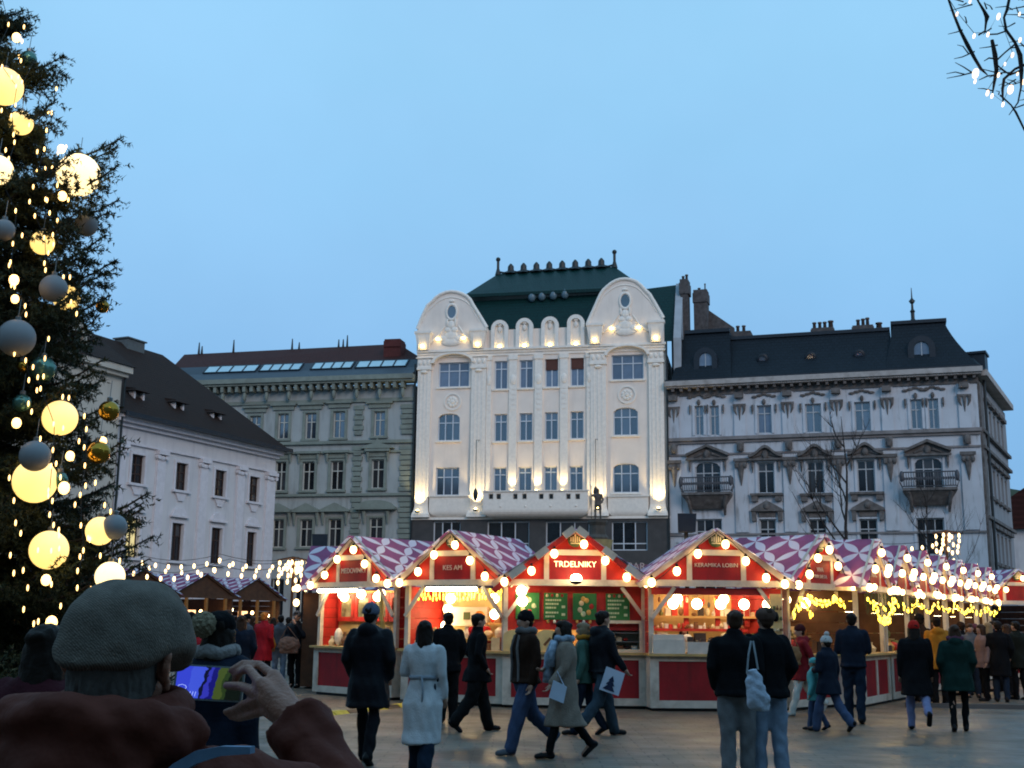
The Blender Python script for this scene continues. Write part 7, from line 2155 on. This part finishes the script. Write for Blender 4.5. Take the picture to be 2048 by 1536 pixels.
# =================================================================== CHRISTMAS TREE
TX = at(-205, 1243, 13.0).x; TY = 13.0; TH = 10.9
m_needle = mat('fir_needles', (0.040, 0.050, 0.026), .65, .45, 1.6, spec=.25)
tree = empty('christmas_tree', (TX, TY, 0), 0, 'huge decorated fir tree at the left edge', 'tree')
def trad(z): return 3.30*max(0.02, 1-z/TH)**.98+.05
MB().tube([(0, 0, 0), (.02, 0, 3), (-.02, .02, 7), (0, 0, TH)], [.20, .15, .08, .015], 10).build('trunk', m_bark, tree, True)
nrng = np.random.RandomState(5)
wood = MB()
segs = []      # p, q pairs that carry needles
def bough(a, zz, L_, lift=0.0, rep_n=3):
    d = np.array([math.cos(a), math.sin(a)]); droop = .24*L_; n_ = 9 if L_ < 2.2 else 12
    pts = []
    for j in range(n_+1):
        f = j/n_; pts.append(np.array([d[0]*L_*f, d[1]*L_*f, zz+.05-droop*math.sin(f*PI*.62)*1.1+(.30*L_)*max(0, f-.55)**1.5*1.6+lift*f*f]))
    wood.tube([tuple(p) for p in pts], [.030*(1-.8*j/n_)*(.5+L_/3) for j in range(n_+1)], 5)
    perp = np.array([-d[1], d[0], 0])
    for j in range(n_):
        f = (j+.5)/n_
        if f > .2: segs.append((pts[j], pts[j+1], 1.0))
        if f < .18: continue
        for s_ in (-1, 1):
            for rep in range(rep_n):
                p = pts[j]+(pts[j+1]-pts[j])*nrng.uniform(0, 1)
                tl_ = (.12+.42*math.sin(min(1, (1-f)*1.25)*PI/2))*min(1, L_/1.3)*nrng.uniform(.7, 1.15)
                dr = np.array([d[0], d[1], 0])*nrng.uniform(.35, .9)+perp*s_*nrng.uniform(.5, 1.0)+np.array([0, 0, nrng.uniform(-.50, .10)])
                dr /= np.linalg.norm(dr)
                q = p+dr*tl_; q[2] += .05*tl_
                segs.append((p, q, .9))
                if tl_ > .22:
                    for s2 in (-1, 1):
                        m_ = p+(q-p)*nrng.uniform(.35, .8); d2 = dr+perp*s2*nrng.uniform(.3, .9)+np.array([d[0]*.3, d[1]*.3, nrng.uniform(-.7, .05)]); d2 /= np.linalg.norm(d2)
                        segs.append((m_, m_+d2*tl_*.5, .8))
z = .75
wi = 0
while z < TH-.1:
    R0 = trad(z); nb = int(7+6*R0/2.4) if R0 > .3 else 5
    for k in range(nb):
        bough(2*PI*(k+.5*(wi % 2))/nb+nrng.uniform(-.22, .22), z+nrng.uniform(-.08, .08), R0*nrng.uniform(.66, 1.06))
    z += (.36+.09*R0/2.4) if z > 4.8 else (.23+.05*R0/2.4); wi += 1
for u_, v_, Y_ in ((62, 30, 12.9), (128, 110, 12.8), (112, 200, 12.4), (243, 276, 12.9), (238, 330, 12.5), (236, 400, 12.9), (210, 470, 12.3), (232, 520, 12.7), (222, 590, 12.8), (190, 640, 12.2), (205, 720, 12.6), (235, 800, 13.0), (250, 880, 12.6), (298, 985, 12.7), (288, 1015, 12.4), (255, 1080, 12.6), (245, 1130, 12.2), (180, 560, 12.0), (150, 300, 12.1), (160, 420, 12.2)):
    for dv, dy in ((0, 0), (22, .35)):
        t_ = at(u_-abs(dv)*.6, v_+dv, Y_+dy); dx_, dy_ = t_.x-TX, t_.y-TY; L_ = math.hypot(dx_, dy_)
        end_off = .05-.24*L_*math.sin(PI*.62)*1.1+.30*L_*(.45**1.5)*1.6
        bough(math.atan2(dy_, dx_), t_.z-end_off, L_, 0, 3)
wood.build('bough_wood', m_bark, tree)
P_ = np.array([s_[0] for s_ in segs]); Q_ = np.array([s_[1] for s_ in segs])
Ls = np.linalg.norm(Q_-P_, axis=1); cnt = np.maximum(6, (Ls*84).astype(int))
idx = np.repeat(np.arange(len(segs)), cnt); N_ = len(idx)
t_ = nrng.uniform(0, 1.02, N_); base = P_[idx]+(Q_-P_)[idx]*t_[:, None]
ax = ((Q_-P_)/Ls[:, None])[idx]
rv = nrng.normal(size=(N_, 3)); rv -= ax*(rv*ax).sum(1)[:, None]; rv /= np.linalg.norm(rv, axis=1)[:, None]+1e-9
nd = ax*nrng.uniform(.25, .8, N_)[:, None]+rv; nd /= np.linalg.norm(nd, axis=1)[:, None]
ln = nrng.uniform(.034, .070, N_)
sd = np.cross(nd, nrng.normal(size=(N_, 3))); sd /= np.linalg.norm(sd, axis=1)[:, None]+1e-9
wd = .0090
V_ = np.empty((N_, 3, 3), 'f'); V_[:, 0] = base-sd*wd; V_[:, 1] = base+sd*wd; V_[:, 2] = base+nd*ln[:, None]
me = bpy.data.meshes.new('fir_needles'); me.vertices.add(N_*3); me.vertices.foreach_set('co', V_.ravel())
me.loops.add(N_*3); me.loops.foreach_set('vertex_index', np.arange(N_*3)); me.polygons.add(N_)
me.polygons.foreach_set('loop_start', np.arange(N_)*3); me.polygons.foreach_set('loop_total', np.full(N_, 3)); me.update(); me.validate()
me.materials.append(m_needle)
link(me, 'needles', tree, kind='stuff')
NEEDLES = N_

m_ballglow = lamp_mat('glowing_ball', (1.0, .64, .17), 1.5)
m_ballhot = lamp_mat('glowing_ball_bright', (1.0, .74, .34), 2.1)
m_ballmatt = mat('matt_silver_ball', (.30, .29, .30), .55, .08, 3)
m_ballgold = mat('gold_ball', (.40, .22, .03), .15, .2, 3, metal=.9)
m_ballteal = mat('teal_glass_ball', (.10, .22, .18), .12, .3, 3, metal=.6)
def tree_pos(u, v, push=.92):
    Y = TY
    for _ in range(3):
        p = at(u, v, Y); dx = p.x-TX; R_z = trad(p.z)*push
        Y = TY-math.sqrt(max(0.0, R_z*R_z-dx*dx))*.96
    return at(u, v, Y)
balls = [(8, 173, 34, m_ballglow, 'glowing yellow ball cut by the left edge, topmost of the big lit ones'), (-4, 340, 27, m_ballhot, 'glowing white yellow ball half outside the left edge'),
         (157, 350, 40, m_ballhot, 'largest glowing ball, on a bough sticking out against the sky'), (120, 836, 33, m_ballglow, 'glowing yellow ball with twigs across it, beside the left houses'),
         (70, 962, 41, m_ballglow, 'glowing yellow ball partly under a matt silver ball'), (98, 1100, 36, m_ballglow, 'glowing yellow ball low on the fir, above the flat cap'),
         (220, 1153, 28, m_ballhot, 'lowest glowing ball, just over the flat cap'), (200, 1062, 27, m_ballglow, 'glowing ball half covered by a bough and a silver ball'),
         (133, 596, 25, m_ballglow, 'glowing ball mostly buried in needles under the middle boughs'), (42, 246, 22, m_ballglow, 'small glowing ball buried in needles near the top'), (85, 486, 22, m_ballglow, 'glowing ball buried in needles at mid height'),
         (33, 676, 35, m_ballmatt, 'large matt silver ball at the left edge, mid height'), (172, 450, 22, m_ballmatt, 'matt silver ball below the largest glowing ball'), (107, 577, 26, m_ballmatt, 'matt silver ball above the buried glowing ball'),
         (70, 912, 29, m_ballmatt, 'matt silver ball resting over a glowing one'), (229, 1054, 24, m_ballmatt, 'matt silver ball at the tip of a low bough'), (8, 460, 20, m_ballmatt, 'matt silver ball half hidden at the left edge'),
         (205, 613, 13, m_ballgold, 'small gold ball hanging free against the sky'), (218, 822, 20, m_ballgold, 'gold ball hanging before the pilastered house'), (86, 738, 24, m_ballteal, 'dark glassy ball deep in the boughs'),
         (44, 806, 17, m_ballteal, 'teal glassy ball left of a glowing one'), (57, 118, 15, m_ballteal, 'teal glassy ball near the top of the picture'), (76, 268, 14, m_ballteal, 'teal glassy ball just under the small glowing ball'), (120, 960, 15, m_ballteal, 'small teal ball right of a glowing ball'),
         (198, 905, 22, m_ballgold, 'gold ball in shade beside the low boughs'), (45, 733, 10, m_ballgold, 'tiny gold ball left of the dark glassy one')]
for u, v, rp__, m_, lb in balls:
    p = tree_pos(u, v, 1.13 if (u, v) == (157, 350) else (1.02 if (u > 150 or m_ is m_ballmatt) else .80))
    rr_ = rp__*(p-CAM).length/FPX*.985
    o = empty('bauble', p, 0, lb+' of the tree' if len(lb.split()) < 9 else lb, 'bauble', 'balls hanging on the Christmas tree')
    MB().ell((0, 0, 0), rr_, 24, 16).build('ball', m_, o, True)
    MB().lathe([(.03, rr_*.97), (.03, rr_+.03), (.012, rr_+.04)], n=8).build('ball_cap', m_steel, o)
    MB().tube([(0, 0, rr_+.03), (0, .03, rr_+.22)], .004, 4).build('hook', m_steel, o)
FB = MB().ell((0, 0, 0), (.0105, .0105, .030), 5, 4).mesh('bulb', lamp_mat('fairy_glow', (1, .58, .18), 4.5), True)
FB2 = MB().ell((0, 0, 0), (.045, .045, .05), 8, 6).mesh('bulb', lamp_mat('fairy_glow', (1, .58, .18), 4.5), True)
fr_ = random.Random(12)
cols = [(5, 0, 300), (22, 20, 330), (45, 90, 400), (70, 120, 520), (92, 150, 560), (105, 260, 640), (12, 380, 760), (30, 420, 860), (60, 600, 1050), (88, 690, 1040), (110, 720, 1190), (140, 760, 1150), (160, 800, 1180), (178, 830, 1200), (30, 900, 1260), (205, 980, 1190), (60, 1040, 1260), (240, 1070, 1230)]
for i, (u, v0, v1) in enumerate(cols):
    p0 = tree_pos(u, v0, 1.02); o = empty('fairy_light_strand', p0, 0, 'strand of tiny warm bulbs on the fir, %s' % ('near the top', 'upper part, left', 'upper part', 'upper middle', 'beside the largest ball', 'right side above the middle', 'left edge, middle', 'left part, middle', 'lower left part', 'centre, lower half', 'lower half, by the yellow balls', 'lower half, right of centre', 'lower right boughs', 'lower right, before the houses', 'bottom left, above the maroon coat', 'over the flat cap', 'bottom, left of the cap', 'tip of the lowest boughs')[i], 'string lights', 'strands of fairy lights on the Christmas tree')
    v = v0; pts = [Vector((0, 0, 0))]
    while v < v1:
        v += fr_.uniform(26, 74); p = tree_pos(u+fr_.uniform(-30, 30)+(v-v0)*.05, v, 1.03)-p0
        link(FB, 'bulb', o, p); pts.append(p+Vector((0, .02, 0)))
    if i % 3 == 0: MB().tube(pts, .004, 3).build('wire', m_black, o)
for u, v in ((33, 75), (123, 298), (125, 392), (205, 883), (140, 912), (92, 1160), (28, 560), (30, 598), (128, 976), (33, 846), (103, 1245)):
    p = tree_pos(u, v, 1.03); o = link(FB2, 'light_globe', None, p); o.scale = (fr_.uniform(.8, 1.3),)*3
    tag(o, None, 'bulb', 'small round bulbs on the Christmas tree')
    o['label'] = {33: 'round bulb', 123: 'round bulb above the largest ball', 125: 'amber bulb under the largest ball', 205: 'bright bulb at a low bough before the houses', 140: 'round bulb right of the silver ball', 92: 'round bulb under the low glowing ball', 28: 'round bulb at the left edge over the silver ball', 30: 'round bulb low at the left edge', 128: 'round pink bulb right of the glowing ball', 103: 'round bulb beside the flat cap'}.get(u, 'round bulb on the fir')+(' near the top of the fir' if (u, v) == (33, 75) else (' beside the teal ball' if (u, v) == (33, 846) else ''))

# =================================================================== LIT TWIGS AT THE TOP RIGHT
bt = empty('bare_tree', (5.4, 6.6, 0), 0, 'leafless branches wound with small bulbs reaching in at the top right corner', 'tree')
BP = Vector((5.4, 6.6, 0)); YB = 6.4
def tp2(u, v, dy=0.0): return at(u, v, YB+dy)-BP
MB().tube([(0, 0, 0), (.02, 0, 2.2), (-.05, .03, 4.2), (-.1, 0, 6.5)], [.19, .16, .13, .07], 10).build('trunk', m_bark, bt, True)
b = MB()
J = tp2(2140, -60, .1)
b.tube([(-.05, .03, 4.3), tuple(tp2(2260, 60, .2)), tuple(J), tuple(tp2(2050, -90, .0)), tuple(tp2(1950, -80, 0))], [.09, .06, .045, .03, .02], 7)
pxm = 6.6/FPX
def tw(pts, wpx, dy=0.0): b.tube([tuple(tp2(u, v, dy)) for u, v in pts], [w_*pxm*.40 for w_ in wpx], 6)
tw([(1960, -80), (1893, -12), (1908, 30), (1920, 60), (1935, 90), (1950, 118), (1962, 138), (1975, 150)], [10, 6, 7, 8, 11, 9, 8, 3])
tw([(2050, -90), (1955, 0), (1968, 22), (1974, 34), (1972, 45), (1970, 62), (1957, 70)], [10, 7, 9, 14, 7, 5, 5], .1)
tw([(2050, -90), (2020, -10), (2014, 20), (2008, 35), (2012, 60), (2030, 85), (2040, 110), (2043, 140), (2042, 175), (2036, 205), (2018, 230)], [9, 7, 8, 6, 8, 8, 13, 11, 5, 4, 2], -.05)
tw([(1984, 80), (1990, 110), (1993, 140), (1988, 168), (1985, 188)], [9, 13, 11, 7, 3], .05)
tw([(2140, 40), (2060, 125), (2030, 138), (2008, 158), (2005, 180), (2006, 204)], [12, 9, 7, 8, 7, 3])
tw([(2028, 90), (2010, 105), (1994, 120)], [5, 4, 5]); tw([(1976, 69), (1995, 68), (2012, 62)], [4, 4, 4])
tw([(2000, 190), (2022, 210), (2032, 225), (2050, 262)], [5, 4, 6, 5], .1); tw([(2060, 205), (2030, 216)], [4, 3])
tw([(1994, 118), (1978, 116), (1968, 122)], [5, 4, 2]); tw([(1990, 150), (1975, 152), (1958, 160)], [4, 4, 2]); tw([(2043, 140), (2020, 150), (2000, 135), (1990, 125)], [6, 5, 4, 3])
r = random.Random(31)
for k in range(46):   # finer, farther twigs
    u = r.uniform(1925, 2100); v = r.uniform(-20, 190); a = r.uniform(1.6, 4.2); L_ = r.uniform(20, 60)
    tw([(u, v), (u+math.cos(a)*L_*.5+r.uniform(-5, 5), v+math.sin(a)*-L_*.3), (u+math.cos(a)*L_, v+math.sin(a)*-L_*.4+r.uniform(-6, 10))], [4, 3, 1.5], r.uniform(.0, .6))
b.build('branchwork', m_bark, bt)
ls = empty('light_string', tuple(BP+tp2(1990, 60)), 0, 'small bulbs wound round the leafless twigs at the top right', 'string lights')
TB = MB().ell((0, 0, 0), (.0068, .0068, .0155), 8, 6).mesh('bulb', lamp_mat('twig_bulb_glow', (1, .66, .42), 2.6), True)
O_ = BP+tp2(1990, 60)
for u, v, sc in ((1914, 28, 1), (1940, 3, .9), (1948, 72, 1.1), (1976, 69, 1.1), (1997, 33, 1.5), (2040, 80, 1.1), (2025, 110, 1.2), (1951, 147, 2.1), (1950, 163, 1), (1975, 186, 1.3), (1984, 192, 1.1), (1997, 150, 1.1), (2006, 209, 1.1), (2021, 179, 1.9), (2046, 164, 1.2), (2039, 28, .9), (2010, 128, .8), (2035, 148, .8)):
    o = link(TB, 'bulb', ls, BP+tp2(u, v, -.02)-O_); o.scale = (sc*(1.3 if sc > 1.6 else 1), sc*(1.3 if sc > 1.6 else 1), sc)
    o.rotation_euler = (0, .3, 0)
cw = MB(); cw.tube([tuple(BP+tp2(u, v, -.01)-O_) for u, v in ((1890, -15), (1914, 24), (1948, 66), (1976, 65), (1997, 28), (2025, 105), (1997, 145), (1975, 180), (2006, 204), (2021, 170), (2046, 158))], .0018, 4); cw.build('wire', m_black, ls)

# =================================================================== KNIGHT ON THE FOUNTAIN COLUMN
YK = 44
K0 = at(1196, 1100, YK); zt = at(1199, 1041, YK).z; ztop = at(1199, 976, YK).z
ft = empty('fountain_column', (K0.x, YK, 0), 0, 'stone fountain column carrying a statue, behind the menu board stall', 'column')
m_fst = mat('fountain_stone', (.075, .068, .06), .8, .3, 4, bump=.4); m_fst2 = mat('pale_capital_stone', (.40, .33, .16), .8, .2, 4, bump=.3)
zc = at(1196, 1080, YK).z
MB().lathe([(1.6, 0), (1.6, .6), (.8, .7), (.45, 1.2), (.40, zc-.9), (.45, zc-.75)], n=14).build('shaft', m_fst, ft, True)
MB().lathe([(.45, zc-.75), (.35, zc-.6), (.42, zc-.5), (.52, zc-.12), (.56, zc)], n=12).build('capital', m_fst2, ft)
MB().lathe([(.38, zc), (.40, zc+.08), (.30, zc+.2), (.30, zt-.2), (.36, zt-.08), (.36, zt)], n=10).build('pedestal', m_fst, ft)
hk = ztop-zt
m_br = mat('dark_statue_stone', (.085, .072, .062), .7, .3, 8, bump=.4)
b = MB(); s_ = hk/1.8
def v3(x, y, z): return (x*s_, y*s_, z*s_)
b.cap(v3(-.10, 0, .95), v3(-.15, 0, .5), .09*s_, .07*s_); b.cap(v3(-.15, 0, .5), v3(-.14, 0, .06), .07*s_, .055*s_); b.cap(v3(.10, 0, .95), v3(.14, 0, .5), .09*s_, .07*s_); b.cap(v3(.14, 0, .5), v3(.16, 0, .06), .07*s_, .055*s_)
b.loft([(0, 0, z_*s_, rx*s_, ry*s_) for z_, rx, ry in ((.80, .20, .14), (1.0, .17, .12), (1.15, .16, .12), (1.35, .21, .14), (1.45, .18, .11), (1.5, .07, .07))], 14)
b.ell(v3(0, 0, 1.62), (.10*s_, .11*s_, .12*s_), 12, 8); b.ell(v3(0, -.02, 1.72), (.06*s_, .12*s_, .06*s_), 10, 6)
b.cap(v3(.20, 0, 1.42), v3(.30, -.02, 1.15), .07*s_, .055*s_); b.cap(v3(.30, -.02, 1.15), v3(.22, -.12, .95), .055*s_, .04*s_)
b.cap(v3(-.20, 0, 1.42), v3(-.36, -.04, 1.30), .065*s_, .05*s_); b.cap(v3(-.36, -.04, 1.30), v3(-.38, -.08, 1.55), .05*s_, .04*s_)
for xx in (-.15, .17): b.cap(v3(xx, .02, .04), v3(xx, -.14, .03), .05*s_, .04*s_)
st = empty('statue', (K0.x, YK, zt), R_(8), 'dark statue of a knight with a staff, standing on the fountain column', 'statue')
organic(b, 'figure', m_br, st, voxel=.035, smooth=1, folds=.01, fscale=(9, 9, 9))
MB().tube([v3(-.39, -.10, .0), v3(-.38, -.09, 1.9)], .022*s_, 6).build('staff', m_br, st)

# =================================================================== HOUSES ROUND THE REST OF THE SQUARE (outside the frame)
def block(nm, x0, y0, deg, L_, H_, label, m):
    pl = Plane((x0, y0), deg); o = rot_root(pl, nm, label, 'house'); hl = []
    k = 2.0
    while k < L_-2:
        for z_ in (1.0, 5.0, 8.8, 12.4):
            if z_+2 < H_-1: hl.append([k, k+1.2, z_, z_+2.0])
        k += 3.2
    wall_grid('wall', o, 0, L_, 0, H_, hl, m)
    for h_ in hl: window(o, *h_, 'cross', m_gcf, m_glass_dark)
    b = MB(); b.box(0, L_, .45, 12, 0, H_-.01); b.build('house_body', m, o)
    b = MB(); b.box(-.3, L_+.3, -.5, .3, H_, H_+.4); b.build('cornice', m, o)
    b = MB(); b.add([(-.3, -.5, H_+.4), (L_+.3, -.5, H_+.4), (L_+.3, 6, H_+5), (-.3, 6, H_+5), (L_+.3, 12.5, H_+.4), (-.3, 12.5, H_+.4)], [(0,1,2,3), (3,2,4,5), (1,4,2), (0,3,5)]); b.build('roof', m_brownroof, o)
block('square_house', 30, -9, 180, 62, 17, 'long dark house behind the viewer, closing the square', m_gwall)
block('square_house', 38, 44, -90, 50, 16, 'house closing the square on the right, outside the picture', m_cr)
block('square_house', -33, -10, 90, 42, 15, 'house closing the square on the left, outside the picture', m_cr)

# =================================================================== finishing
finish_organic()
bpy.context.view_layer.update()
_dg = bpy.context.evaluated_depsgraph_get()
for o in [o for o in COL.objects if o.type == 'FONT']:
    me = bpy.data.meshes.new_from_object(o.evaluated_get(_dg)); me.name = 'lettering'
    n = bpy.data.objects.new('lettering', me); COL.objects.link(n)
    n.parent = o.parent; n.location = o.location; n.rotation_euler = o.rotation_euler; n.scale = o.scale
    bpy.data.objects.remove(o)
